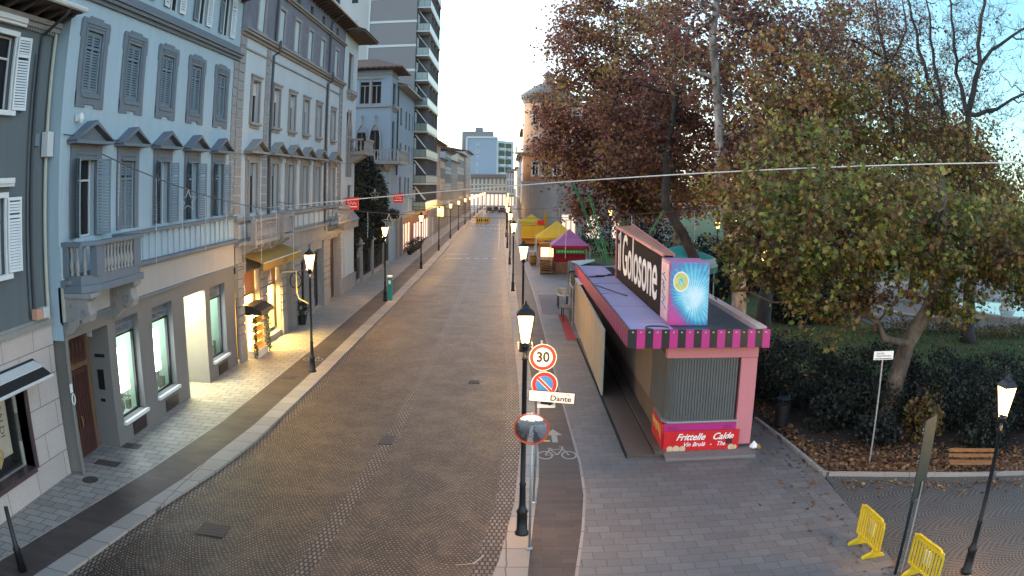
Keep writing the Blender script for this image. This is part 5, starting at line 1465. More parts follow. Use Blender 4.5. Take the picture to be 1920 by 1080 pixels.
for i in range(18): x = cx0 + .1 + i * .243; m.box(x, x + .05, cy0 - .03, cy0 - .012, cz1 - .1, cz1 - .06)
build('fascia_bulbs', m, M_fixgrey, tK)
m = MB()
for s_ in range(3):
    m.tube([(4.0 + .5 * s_ + .4 * sin(q * 1.3 + s_), 36.4 + s_ * .5 + .3 * cos(q), 3.87) for q in np.arange(0, 6, .3)], .02, 4)
m.tube([(3.6, 33.2, 3.87), (4.4, 30.2, 3.87), (4.5, 30.0, 3.87)], .02, 4); m.tube([(4.4 + .35 * cos(q), 23.1 + .3 * sin(q), 3.87) for q in np.arange(0, 4.5, .3)], .02, 4)
build('roof_cable', m, M_kblack, tK)
# rooftop lettering board
tS = thing('rooftop_sign', 'long black rooftop sign board with white il Golosone lettering above the kiosk', 'sign board', (5.1, 31, 3.84))
m = MB(); m.prism([(4.92, 25.0, 3.84), (4.92, 36.4, 3.84), (4.92, 36.4, 6.12), (4.92, 25.0, 5.85)], (.3, 0, 0)); build('board', m, pm('black_board_film', (.014, .012, .016), .85, .5, 1.5, spec=.1), tS)
m = MB(); m.prism([(4.86, 25.0, 5.83), (4.86, 36.5, 6.1), (4.86, 36.5, 6.2), (4.86, 25.0, 5.93)], (.07, 0, 0)); m.prism([(5.22, 25.0, 5.83), (5.62, 36.5, 6.15), (5.62, 36.5, 6.3), (5.22, 25.0, 5.93)], (.05, 0, 0)); build('top_rim', m, M_kpink, tS, split=False)
m = MB(); m.prism([(4.93, 25.0, 5.86), (4.93, 36.5, 6.13), (5.62, 36.5, 6.22), (5.22, 25.0, 5.86)], (0, 0, .03)); build('top_board', m, woodmat('orange_brown_board', (.20, .07, .03), (.38, .16, .07), 1, 3), tS)
m = MB(); m.box(4.86, 5.24, 36.4, 36.5, 3.84, 6.15); build('end_post', m, M_kpink, tS)
m = MB()
for y in np.arange(27, 36, 2.2): m.tube([(5.22, y, 5.4), (6.4, y, 3.85)], .025, 5)
build('strut', m, M_fixgrey, tS)
def pl_text(s, y, z, sz, sx): return text('lettering', s, sz, plane_M((4.912, y, z), (0, -1, 0), (0, 0, 1)), M_wtext, tS, sx, bold=.018, extrude=.008)
pl_text('il', 35.45, 5.05, 2.5, .9); pl_text('Golosone', 30.3, 5.0, 2.45, .87)
M_sun1 = None
def sunburst():
    t = NT('sunburst_print'); p = t.pos(); s = t.new('ShaderNodeSeparateXYZ'); t.link(p, s.inputs[0])
    dx = t.math('SUBTRACT', s.outputs[0], 5.62); dz = t.math('SUBTRACT', s.outputs[2], 4.75)
    a = t.math('ARCTAN2', dz, dx); r = t.math('SQRT', t.math('ADD', t.math('MULTIPLY', dx, dx), t.math('MULTIPLY', t.math('MULTIPLY', dz, dz), .6)))
    ray = t.math('MULTIPLY_ADD', t.math('SINE', t.math('MULTIPLY', a, 38)), .5, .5)
    n = t.noise(p, 3, 3); f = t.math('ADD', t.math('MULTIPLY', r, .85), t.math('MULTIPLY', t.math('SUBTRACT', n, .5), .5))
    f = t.math('ADD', f, t.math('MULTIPLY', ray, -.18))
    lo = t.math('MULTIPLY', t.math('SUBTRACT', t.math('MULTIPLY_ADD', s.outputs[2], -.75, 8.75), s.outputs[0]), .75)
    f = t.math('ADD', f, t.math('MAXIMUM', lo, 0.0))
    c = t.ramp(f, [(.0, (.55, .75, .82)), (.3, (.12, .50, .65)), (.62, (.02, .22, .42)), (.85, (.30, .06, .26)), (1, (.45, .05, .25))])
    t.link(c, t.b.inputs['Base Color']); t.b.inputs['Roughness'].default_value = .45
    return t.m
tF = thing('rooftop_box_sign', 'upright box sign with turquoise and magenta sunburst print at the front of the roof', 'box sign', (5.5, 24, 3.84))
m = MB(); m.box(4.84, 6.12, 23.62, 25.0, 3.84, 5.8); build('box', m, pm('pink_box_paint', (.34, .13, .25), .45, .2, 2), tF, bevel=.015)
m = MB(); m.box(4.86, 6.1, 23.6, 23.615, 3.86, 5.78); build('sunburst_face', m, sunburst(), tF)
m = MB(); m.box(4.825, 4.836, 23.75, 24.9, 3.95, 5.7); build('side_print', m, pm('pale_pink_print', (.60, .38, .46), .5, .6, 4), tF)
m = MB()
for k in range(14): m.tube([(4.818, 24.0 + .5 * abs(sin(k * 2.3)), 4.3 + k * .08), (4.818, 24.2 + .5 * abs(sin(k * 1.7)), 4.36 + k * .08)], .025, 4)
build('side_scrollwork', m, pm('teal_print', (.05, .3, .32), .5), tF)
# plain doughnut emblem (the figure on the print is left out)
m = MB(); n = 32
for k in range(n):
    a, b = 2 * pi * k / n, 2 * pi * (k + 1) / n
    m.quad(*[(5.2 + r * cos(q) * .8, 23.592, 5.2 + r * sin(q)) for r, q in ((.28, a), (.28, b), (.1, b), (.1, a))])
build('doughnut_emblem', m, pm('yellow_green_icing', (.50, .52, .16), .5, .4, 9), tF)
m = MB()
for k in range(n):
    a, b = 2 * pi * k / n, 2 * pi * (k + 1) / n
    m.quad(*[(5.2 + r * cos(q) * .8, 23.59, 5.2 + r * sin(q)) for r, q in ((.31, a), (.31, b), (.27, b), (.27, a))])
build('doughnut_outline', m, M_wtext, tF)

# deck, folded panels, small things around the kiosk
M_deck = pm('worn_brown_deck', (.075, .055, .045), .6, .3, 1.5, bump=.3)
t = thing('deck', 'low worn brown deck running along the street side of the kiosk', 'deck', (4.1, 31, 0))
m = MB(); m.box(3.58, 4.42, 22.4, 41, .0, .1); build('platform', m, M_deck, t)
m = MB(); m.box(4.44, 4.72, 22.45, 41, .0, .2); build('step', m, M_deck, t)
m = MB(); m.box(3.54, 3.58, 22.38, 41, .0, .12); m.box(4.42, 4.44, 22.4, 41, .1, .14); build('edging', m, M_signback, t)
M_reed = woodmat('cream_board_panel', (.30, .25, .18), (.50, .43, .33), 2, 14)
segs = [(29.4, 33.6), (33.65, 37.8), (37.85, 42), (42.05, 46.2)]
for k, ((a, b), lab) in enumerate(zip(segs, ('nearest of the row beside the deck', 'second of the row beside the deck', 'third of the row beside the deck', 'farthest of the row, above the red carpet'))):
    t = thing('board_panel', 'cream wooden board panel leaning upright, ' + lab, 'panel', (3.7, a, 0), 'wooden board panels by the deck')
    xa, xb = 3.56 + (a - 29.4) * .016, 3.56 + (b - 29.4) * .016
    m = MB(); m.prism([(xa, a, .08), (xb, b, .08), (xb, b, 2.62), (xa, a, 2.62)], (.04, 0, 0)); build('board', m, M_reed, t)
    m = MB()
    for q in np.arange(.06, b - a - .05, .13):
        xx = xa + (xb - xa) * q / (b - a); m.box(xx - .012, xx + .01, a + q, a + q + .07, .1, 2.6)
    build('ribs', m, M_reed, t)
    m = MB(); m.prism([(xa - .02, a, 2.62), (xb - .02, b, 2.62), (xb - .02, b, 2.66), (xa - .02, a, 2.66)], (.08, 0, 0)); m.box(xa - .015, xa + .05, a - .02, a + .03, .02, 2.62); m.prism([(xa - .02, a, .05), (xb - .02, b, .05), (xb - .02, b, .09), (xa - .02, a, .09)], (.08, 0, 0)); build('frame', m, M_winwhite, t)
t = build('carpet', MB().box(3.05, 3.54, 40.9, 49.2, .002, .012), pm('red_carpet', (.28, .03, .035), .95, .25, 2)); tag(t, 'narrow strip of red carpet on the slabs beside the board panels', 'carpet')
t = build('paving_patch', MB().box(2.1, 3.9, 49.3, 58, .0, .006), pm('worn_grey_mat', (.13, .125, .13), .8, .2, 1)); tag(t, kind='structure')
def table(x, y, w, d, h, lab, mt, z=0, name='table', cat='table'):
    t = thing(name, lab, cat, (x, y, z))
    m = MB(); m.box(x - w / 2, x + w / 2, y - d / 2, y + d / 2, z + h - .05, z + h); build('table_top', m, mt, t, bevel=.008)
    for sx in (-1, 1):
        for sy in (-1, 1):
            m = MB(); m.box(x + sx * (w / 2 - .06) - .03, x + sx * (w / 2 - .06) + .03, y + sy * (d / 2 - .06) - .03, y + sy * (d / 2 - .06) + .03, z, z + h - .052); build('leg', m, M_kblack, t)
    return t
M_tbl = woodmat('brown_table_wood', (.10, .055, .03), (.2, .12, .07), 1)
table(3.45, 47.5, .6, 1.6, .8, 'small brown wooden table at the far end of the red carpet', M_tbl)
table(3.5, 52, .7, 1.2, .9, 'white folding table with clutter beyond the brown table', M_winwhite)
m = MB(); m.rbox((3.45, 52.0, 1.1), (.4, .5, .4), .3); m.rbox((3.6, 51.6, 1.0), (.25, .25, .2), .8); tag(build('cardboard_box', m, M_reed), 'pale boxes heaped on the white folding table', 'box')
t = thing('litter_bag', 'small white and yellow litter bag lying at the foot of the pink kiosk column', 'litter bag', (7.8, 22.85, 0))
m = MB(); m.lathe((7.8, 22.85, 0), [(.1, .01), (.15, .06), (.12, .15), (.05, .2), (.02, .26)], 9, 0, 1.1, .8); build('bag', m, M_wtext, t)
m = MB(); m.lathe((7.96, 22.78, 0), [(.07, .005), (.09, .05), (.05, .12), (.01, .18)], 8); build('wrapper', m, M_must, t)
t = thing('litter_bin', 'black cylindrical litter bin beside the park kerb behind the kiosk', 'litter bin', (9.55, 25.1, -.03))
m = MB(); m.lathe((9.55, 25.1, -.03), [(.2, .04), (.24, .08), (.25, .8), (.25, .82)], 20)
for k in range(20): a = k * pi / 10; m.tube([(9.55 + .255 * cos(a), 25.1 + .255 * sin(a), .05), (9.55 + .262 * cos(a), 25.1 + .262 * sin(a), .78)], .012, 4)
build('body', m, M_iron, t)
m = MB(); m.lathe((9.55, 25.1, -.03), [(.1, 1.02), (.27, 1.03), (.27, 1.07), (.1, 1.1)], 20)
for a in (0, 2.1, 4.2): m.tube([(9.55 + .23 * cos(a), 25.1 + .23 * sin(a), .78), (9.55 + .23 * cos(a), 25.1 + .23 * sin(a), 1.01)], .015, 5)
build('lid', m, M_signback, t)
# street name sign in the park
t = thing('park_sign', 'small white street plate on a thin leaning pole in front of the dark shrubs', 'sign', (11.23, 20.67, 0))
m = MB(); m.tube([(11.23, 20.67, -.03), (11.19, 20.67, 3.5)], .028, 8); build('pole', m, M_fixgrey, t)
m = MB(); m.box(10.83, 11.57, 20.62, 20.64, 3.3, 3.56); build('plate', m, M_signwhite, t)
text('lettering', 'Giardini', .09, plane_M((11.06, 20.614, 3.5), (1, 0, 0), (0, 0, 1)), M_ltext, t)
text('lettering', 'Piazza Municipio', .085, plane_M((11.2, 20.614, 3.42), (1, 0, 0), (0, 0, 1)), M_ltext, t, 1.02)
m = MB(); m.box(10.87, 11.53, 20.612, 20.619, 3.325, 3.345); build('underline', m, M_ltext, t)
# bench
t = thing('park_bench', 'wooden slatted bench with two backrest slats behind the cobbled apron', 'bench', (14.2, 18.75, 0))
bd_ = Vector((1.92, -.71, 0)).normalized(); bn = Vector((-bd_.y, bd_.x, 0)); BO = Vector((14.3, 18.66, 0)); M_bw = woodmat('orange_varnished_slats', (.17, .07, .02), (.28, .13, .04), 0, 6); an = math.atan2(bd_.y, bd_.x)
for k, (o, z) in enumerate(((-.2, .36), (-.07, .36), (.06, .36))):
    m = MB(); m.rbox(tuple(BO + bn * o + Vector((0, 0, z))), (1.75, .1, .04), an); build('seat_slat', m, M_bw, t)
for z, o in ((.5, .2), (.66, .25)):
    m = MB(); m.rbox(tuple(BO + bn * o + Vector((0, 0, z))), (1.75, .035, .11), an); build('backrest_slat', m, M_bw, t)
for s_ in (-.72, .72):
    m = MB(); c = BO + bd_ * s_; m.tube([tuple(c + bn * -.24), tuple(c + bn * -.2 + Vector((0, 0, .335))), tuple(c + bn * .14 + Vector((0, 0, .335))), tuple(c + bn * .29 + Vector((0, 0, .74)))], .022, 6); m.tube([tuple(c + bn * .14 + Vector((0, 0, .335))), tuple(c + bn * .26 + Vector((0, 0, -.03)))], .022, 6); build('leg_frame', m, M_iron, t)
# yellow barriers
M_yel = pm('yellow_plastic', (.50, .36, .012), .45, .12, 3)
def barrier(loc, rz, lab):
    t = lthing('barrier', lab, 'barrier', loc, 'yellow plastic barriers', rz)
    L, H = 1.3, 1.0
    m = MB()
    prof = [(-L / 2, .22), (-L / 2, .86), (-L / 2 + .18, H), (L / 2 - .18, H), (L / 2, .86), (L / 2, .22)]
    for (a, b), (c, d) in zip(prof, prof[1:] + prof[:1]): m.tube([(a, 0, b), (c, 0, d)], .032, 8)
    m.box(-L / 2, L / 2, -.02, .02, .2, .26); m.box(-L / 2, L / 2, -.02, .02, .88, .97)
    build('frame', m, M_yel, t)
    for k in range(9):
        x = -L / 2 + .13 + k * .13; m = MB(); m.box(x - .028, x + .028, -.016, .016, .26, .88); build('slat', m, M_yel, t)
    m = MB(); m.box(-.16, .16, -.034, -.018, .42, .78); build('label_plate', m, M_signwhite, t)
    m = MB(); ring = [(.1 * cos(q), -.037, .6 + .13 * sin(q)) for q in np.linspace(0, 2 * pi, 17)]; m.tube(ring, .012, 5); m.box(-.08, .08, -.038, -.034, .45, .48); m.box(-.09, .09, -.038, -.034, .73, .75); build('emblem', m, M_signblack, t)
    for s_ in (-.42, .42):
        m = MB(); m.prism([(s_ - .05, -.32, .0), (s_ - .05, -.3, .05), (s_ - .05, -.06, .14), (s_ - .05, -.035, .24), (s_ - .05, .035, .24), (s_ - .05, .06, .14), (s_ - .05, .3, .05), (s_ - .05, .32, 0)], (.1, 0, 0)); build('foot', m, M_yel, t)
    return t
b1 = barrier((8.42, 14.75, 0), radians(92), 'yellow plastic barrier at the corner of the slabs, the whole one of the pair')
dup(b1, (9.05, 12.75, -.02), radians(96), 'yellow plastic barrier cut by the lower edge, below the sign back')
# road sign seen from the back
t = thing('road_sign', 'tall dark road sign seen edge-on from behind between the barriers and the lamp', 'road sign', (8.6, 13.3, 0))
m = MB(); m.tube([(8.6, 13.3, 0), (8.6, 13.3, 3.55)], .04, 10); build('pole', m, M_signback, t, True)
sd = Vector((.80, .58, 0)).normalized(); sn = Vector((-sd.y, sd.x, 0)); so = Vector((8.62, 13.28, 0)) + sn * -.06
m = MB(); P = [tuple(so + sd * a + Vector((0, 0, z))) for a, z in ((-.36, 1.92), (.36, 1.92), (.36, 3.72), (-.36, 3.72))]; m.prism(P, tuple(sn * -.02)); build('panel', m, M_signback, t)
m = MB()
for z in (2.2, 2.85, 3.45):
    P = [tuple(so + sn * .002 + sd * a + Vector((0, 0, z + b))) for a, b in ((-.34, -.02), (.34, -.02), (.34, .02), (-.34, .02))]; m.prism(P, tuple(sn * .03)); m.rbox((8.6, 13.3, z), (.11, .11, .05), .6)
build('clamp', m, M_fixgrey, t)
m = MB(); m.tube([(8.72, 13.22, 0), (8.72, 13.22, 2.3)], .02, 6); build('brace', m, M_fixgrey, t)
t = thing('sign_pole', 'thick dark pole leaning into the lower left corner of the street', 'pole', (-10.6, 11.6, 0))
m = MB(); m.lathe((-10.75, 11.9, 0), [(.13, 0), (.1, .5), (.12, .55), (.07, .65), (.06, 1.6)], 12); build('post', m, M_lamp_iron, t, True)

# ================================================================== stalls on the right pavement
M_gy = pm('yellow_gazebo_canvas', (.42, .30, .02), .8, .1, 1)
M_gp = pm('purple_pink_canvas', (.30, .11, .27), .8, .1, 1)
M_gr = pm('crimson_valance', (.35, .02, .05), .8, .1, 1)
M_stallwood = woodmat('stall_wood', (.13, .06, .03), (.28, .14, .07), 1, 4)
def gazebo(loc, w, d, e, p, roof, val, lab, name='gazebo'):
    x, y, _ = loc; t = thing(name, lab, 'gazebo', loc)
    m = MB(); A = [(x - w / 2, y - d / 2, e), (x + w / 2, y - d / 2, e), (x + w / 2, y + d / 2, e), (x - w / 2, y + d / 2, e)]; T = (x, y, p)
    # slightly hollow roof slopes
    for k in range(4):
        a, b = Vector(A[k]), Vector(A[(k + 1) % 4]); c = (a + b) / 2; mid = (c + Vector(T)) / 2 - Vector((0, 0, .12)); ma, mb_ = (a + Vector(T)) / 2 - Vector((0, 0, .08)), (b + Vector(T)) / 2 - Vector((0, 0, .08))
        m.poly([tuple(a), tuple(c), tuple(mid), tuple(ma)]); m.poly([tuple(c), tuple(b), tuple(mb_), tuple(mid)]); m.poly([tuple(ma), tuple(mid), T]); m.poly([tuple(mid), tuple(mb_), T])
    build('roof', m, roof, t)
    m = MB()
    for k in range(4):
        a, b = A[k], A[(k + 1) % 4]; m.quad(a, b, (b[0], b[1], e - .28), (a[0], a[1], e - .28))
    build('valance', m, val, t)
    for q in A:
        m = MB(); m.box(q[0] - .04, q[0] + .04, q[1] - .04, q[1] + .04, 0, e - .02); build('leg', m, M_winwhite, t)
    return t
gp = gazebo((5.5, 73.8, 0), 3.5, 3.2, 2.55, 4.0, M_gp, M_gr, 'purple gazebo with crimson valance and a green banner')
m = MB(); m.box(4.15, 6.9, 72.1, 72.13, 1.85, 2.2); build('banner', m, pm('green_banner', (.03, .28, .07), .6), gp)
m = MB()
for k in range(9): m.box(4.35 + k * .27, 4.52 + k * .27, 72.085, 72.1, 1.97, 2.08)
build('banner_lettering', m, pm('pale_green_print', (.3, .6, .3), .6), gp)
m = MB(); m.box(4.1, 7.1, 74.6, 75.3, 0, 2.2); build('back_curtain', m, M_gr, gp)
m = MB(); m.box(4.1, 7.0, 72.6, 73.3, 0, .95); build('counter', m, M_stallwood, gp)
gazebo((4.9, 83.5, 0), 4.4, 4.2, 2.65, 4.3, M_gy, M_gy, 'mustard yellow gazebo behind the purple one')
gazebo((3.0, 112, 0), 3.4, 4.0, 2.9, 3.9, M_gy, M_gy, 'small peaked yellow gazebo on top of the yellow kiosk row, farthest of the stalls')
t = thing('food_stall', 'bright yellow closed food stall box with orange lower panel', 'food stall', (3.1, 106, 0))
m = MB(); m.box(1.5, 4.5, 105, 109, .3, 2.7); build('body', m, M_gy, t)
m = MB(); m.box(1.48, 4.52, 104.95, 105, .3, 1.0); m.box(1.48, 4.52, 104.3, 105, 1.0, 1.06); build('counter', m, pm('orange_panel', (.6, .25, .02), .6), t)
m = MB(); m.box(2.98, 3.02, 104.97, 105, 1.05, 2.65); m.box(1.5, 4.5, 104.97, 105, 2.68, 2.75); build('seam', m, M_must, t)
m = MB(); m.box(4.5, 5.0, 105, 106, 0, 4.2); build('side_banner', m, M_must, t)
m = MB(); m.box(3.6, 4.6, 106, 107, 2.75, 3.3); build('roof_box', m, M_red, t)
t = thing('bench_stack', 'stack of folded brown wooden beer benches before the yellow gazebo', 'benches', (3.3, 74, 0))
for k in range(6):
    m = MB(); m.box(2.75, 4.0, 71.5 + k * .12, 73.8, .2 + k * .2, .26 + k * .2); build('bench_board', m, M_stallwood, t)
for x in (2.8, 3.95):
    m = MB(); m.box(x - .03, x + .03, 71.6, 71.7, 0, 1.4); build('leg', m, M_kblack, t)
t = thing('barrel', 'golden yellow barrel standing on the pavement left of the bench stack', 'barrel', (2.35, 80, 0))
m = MB(); m.lathe((2.35, 80, 0), [(.3, 0), (.36, .25), (.38, .5), (.36, .8), (.3, 1.05)], 16); build('staves', m, M_must, t, True)
m = MB()
for z in (.15, .45, .85): m.lathe((2.35, 80, z), [(.355 + .02 * (z == .45), 0), (.36 + .02 * (z == .45), .06)], 16)
build('hoop', m, M_iron, t)
table(2.3, 84, .9, .9, 1.05, 'small white high table beside the yellow gazebo', M_winwhite)
t = thing('market_hut', 'low wooden market hut lit from within between the two gazebos', 'market hut', (3.4, 78.5, 0))
m = MB(); m.box(2.9, 4.6, 78, 79.6, 0, 2.3); build('hut_wall', m, pm('orange_brown_hut', (.34, .13, .04), .7, .3, 2), t)
m = MB(); m.box(3.05, 4.4, 77.97, 78, 1.0, 1.9); build('hut_window', m, em('warm_hut_light', (1, .45, .12), 1.0), t)
# grey stalls and covers behind the kiosk
M_cover = pm('pale_teal_tarp', (.30, .44, .45), .55, .15, 1)
M_cover2 = pm('dark_green_tarp', (.012, .03, .028), .6, .3, 1)
t = thing('covered_ride', 'closed children ride under dark green and pale teal tarpaulins behind the kiosk', 'ride', (5.5, 52, 0))
m = MB(); m.prism([(3.9, 52, 2.3), (5.4, 50.5, 2.7), (7.6, 52, 2.5), (8, 56, 2.4), (4.2, 57, 2.5)], (0, 0, .12)); m.box(4.3, 7.9, 52.4, 56.5, .3, 2.3); build('dark_cover', m, M_cover2, t)
m = MB(); m.poly([(4.2, 55.5, 2.75), (5.9, 55.5, 2.9), (5.7, 53.2, 3.0), (4.6, 52.4, 2.75)]); m.poly([(5.6, 51.8, 2.75), (8.3, 51.8, 2.95), (8.3, 46.2, 2.75), (6.9, 46.2, 2.6)]); build('pale_cover', m, M_cover, t)
for x, y in ((4.0, 52), (8.0, 52), (4.2, 57), (8, 57), (6.9, 46.3), (8.2, 46.3)):
    m = MB(); m.tube([(x, y, 0), (x, y, 2.6)], .04, 6); build('leg', m, M_fixgrey, t)
t = thing('market_stall', 'grey metal framed market stall with folded flap, just beyond the kiosk roof', 'market stall', (4.6, 44, 0))
m = MB(); m.box(4.1, 6.6, 42.2, 45, .2, 2.7); build('body', m, M_conc, t)
m = MB(); m.prism([(3.7, 42.3, 2.72), (5.9, 42.3, 2.9), (5.9, 42.4, 2.96), (3.7, 42.4, 2.78)], (0, 2.6, 0)); build('roof_flap', m, M_winwhite, t)
m = MB()
for a, b in (((3.6, 45, 2.2), (4.3, 45, 3.2)), ((4.3, 45, 3.2), (4.9, 45, 2.4)), ((3.6, 45, 0), (3.6, 45, 2.2)), ((3.6, 45, 2.2), (5, 45, 2.2)), ((3.6, 47.6, 0), (3.6, 47.6, 2.2)), ((3.6, 45, 2.2), (3.6, 47.6, 2.2))): m.tube([a, b], .035, 5)
build('frame', m, M_fixgrey, t)
# bungee trampoline masts
M_grn = pm('green_mast_paint', (.02, .19, .07), .45, .2, 3)
def mast(m, a, b, w=.14):
    a, b = Vector(a), Vector(b); d = (b - a).normalized(); s = d.orthogonal().normalized() * w; u = d.cross(s)
    C = [s, u * 1.0, -s]
    for c in C: m.tube([tuple(a + c), tuple(b + c * .5)], .04, 5)
    n = 14
    for k in range(n):
        p, q = a.lerp(b, k / n), a.lerp(b, (k + 1) / n)
        m.tube([tuple(p + C[k % 3]), tuple(q + C[(k + 1) % 3])], .02, 4)
t = thing('bungee_trampoline', 'green lattice masts of a bungee trampoline leaning apart behind the rooftop sign', 'bungee trampoline', (8, 59, 0))
for a, b in (((8.0, 60, .3), (4.75, 60, 8.1)), ((8.2, 61, .3), (6.1, 62, 7.4)), ((8.0, 59, .4), (11.9, 60, 6.6)), ((8.6, 61, .4), (9.2, 64, 5.4))):
    m = MB(); mast(m, a, b); build('mast', m, M_grn, t)
m = MB(); m.lathe((8.2, 60, 0), [(2.2, .0), (2.2, 1.2), (1.9, 1.25)], 8); build('trampoline_bed', m, M_cover2, t)
m = MB(); m.tube([(4.9, 60, 7.6), (6.0, 60, 5), (8.2, 60, 3.9), (11, 60, 5.2), (11.7, 60, 6.5)], .02, 4); build('elastic_rope', m, M_kblack, t)
t = thing('carousel', 'small closed carousel with white rim and teal canopy behind the box sign', 'carousel', (10.3, 47, 0))
m = MB(); m.lathe((10.6, 48, 0), [(2.3, 3.35), (2.35, 3.6), (2.1, 3.85)], 14); build('canopy_rim', m, M_winwhite, t)
m = MB(); m.lathe((10.6, 48, 0), [(2.28, 3.0), (2.3, 3.34)], 14); m.lathe((10.6, 48, 0), [(2.1, 3.86), (.4, 4.5)], 14); build('canopy', m, pm('teal_canopy', (.02, .22, .20), .6, .3, 2), t)
m = MB(); m.lathe((10.6, 48, 0), [(2.2, 0), (2.2, .35), (.6, .4), (.5, 3.3)], 14); build('platform', m, M_cover2, t)
for k in range(7):
    a = k * 2 * pi / 7; m = MB(); m.tube([(10.6 + 2.1 * cos(a), 48 + 2.1 * sin(a), .35), (10.6 + 2.1 * cos(a), 48 + 2.1 * sin(a), 3.0)], .05, 6); build('post', m, M_winwhite, t)
t = thing('pale_panel', 'small pale panel standing among the dark trunks above the box sign', 'panel', (12.3, 66, 0))
m = MB(); m.box(12.0, 12.9, 66, 66.1, .8, 3.3); m.box(12.05, 12.12, 66, 66.1, 0, .8); m.box(12.78, 12.85, 66, 66.1, 0, .8); build('face', m, M_cover, t)

# ================================================================== left pavement furniture
t = thing('parking_meter', 'teal parking meter pillar beside the second left lamp post', 'parking meter', (-8.2, 54.4, 0))
m = MB(); m.box(-8.38, -8.05, 54.2, 54.55, 0, 1.6); build('body', m, pm('teal_meter_paint', (.01, .24, .2), .4, .08, 3), t, bevel=.03)
m = MB(); m.box(-8.4, -8.03, 54.18, 54.57, 1.602, 1.72); m.box(-8.3, -8.13, 54.17, 54.2, 1.15, 1.4); build('head', m, M_signwhite, t, bevel=.02)
t = thing('shop_ornament', 'hanging unlit ring ornament with a bent tube left of the nearest left lamp', 'ornament', (-11.4, 42, 3))
m = MB(); m.tube([(-11.4 + .32 * cos(q), 41, 2.95 + .42 * sin(q)) for q in np.linspace(0, 2 * pi, 25)], .04, 6); build('ring', m, M_garl, t)
m = MB(); m.tube([(-11.35, 40.9, 3.5), (-11.3, 40.9, 2.3), (-11.2, 40.9, 2.0), (-10.7, 40.9, 1.75)], .035, 6); m.tube([(-12.2, 41, 3.4), (-11.3, 41, 3.45)], .02, 5); build('tube', m, pm('pale_yellow_tube', (.5, .46, .2), .5), t)
def planter(x, y, lab, h=.55, r=.3, fr=.45, fh=.9, g=None):
    t = thing('potted_shrub', lab, 'potted shrub', (x, y, 0), g)
    m = MB(); m.lathe((x, y, 0), [(r * .7, 0), (r, h), (r * 1.05, h), (r * .9, h - .05)], 12); build('pot', m, M_kblack, t)
    m = MB()
    for k in range(160):
        d_ = Vector((random.gauss(0, 1), random.gauss(0, 1), random.gauss(0, 1))).normalized(); c = Vector((x, y, h + fh * .5)) + Vector((d_.x * fr, d_.y * fr, d_.z * fh * .55)) * random.uniform(.4, 1); e = d_.orthogonal().normalized() * .07
        m.poly([tuple(c - e), tuple(c + d_ * .08), tuple(c + e), tuple(c - d_ * .05)])
    build('foliage', m, M_dkleaf, t); return t
M_dkleaf = leafmat('dark_evergreen_leaves', [(0, (.006, .014, .007)), (.5, (.014, .028, .012)), (1, (.03, .045, .015))], transl=.1)
planter(-11.95, 44.2, 'dark potted shrub beside the dark doorway past the boutique')
for k, y in enumerate((90, 92.5, 95, 97.5, 100)):
    planter(-11.3, y, 'dark bushy potted shrub, ' + ('nearest', 'second', 'third', 'fourth', 'farthest')[k] + ' of the terrace row before the red shopfront', .5, .35, .7, 1.0, 'terrace shrubs')
for x, y, x1, z0, lab in ((-12.15, 58, -11.15, 6.15, 'red projecting shop sign with white script above the gothic bay house'), (-11.75, 80, -10.75, 6.15, 'red projecting shop sign with white script at the villa corner')):
    t = thing('projecting_sign', lab, 'shop sign', (x, y, z0))
    m = MB(); m.box(x, x1, y - .06, y + .06, z0, z0 + .92); build('panel', m, M_red, t, bevel=.01)
    m = MB(); m.tube([(x + .15 + k * .07, y - .07, z0 + .5 + .12 * sin(k * 1.9)) for k in range(11)], .02, 4); m.box(x + .1, x1 - .1, y - .066, y - .062, z0 + .2, z0 + .26); build('script', m, M_wtext, t)
    m = MB(); m.tube([(x - .4, y, z0 + .8), (x1, y, z0 + .97)], .02, 5); build('bracket', m, M_iron, t)
t = thing('hanging_sign', 'small glowing yellow shop sign high beside the fourth left lamp', 'shop sign', (-9.6, 108, 3.5))
m = MB(); m.box(-9.8, -9.0, 108, 108.2, 3.6, 4.9); build('panel', m, em('yellow_sign_glow', (1, .75, .05), 1.3), t)
m = MB(); m.tube([(-12.2, 108.1, 5.1), (-8.9, 108.1, 5.1)], .03, 5); build('bracket', m, M_iron, t)
t = thing('yellow_hoarding', 'long yellow warning board lying across the road near the second crossing', 'board', (-5.5, 166, -.08))
m = MB(); m.rbox((-5.6, 165.3, .55), (2.9, .08, 1.1), 0); build('panel', m, M_yel, t)
m = MB()
for k in range(6): m.box(-6.8 + k * .42, -6.55 + k * .42, 165.24, 165.258, .3, .8)
build('marks', m, M_signblack, t)
for x in (-6.8, -4.4):
    m = MB(); m.box(x - .05, x + .05, 165, 165.6, -.08, .02); build('foot', m, M_kblack, t)
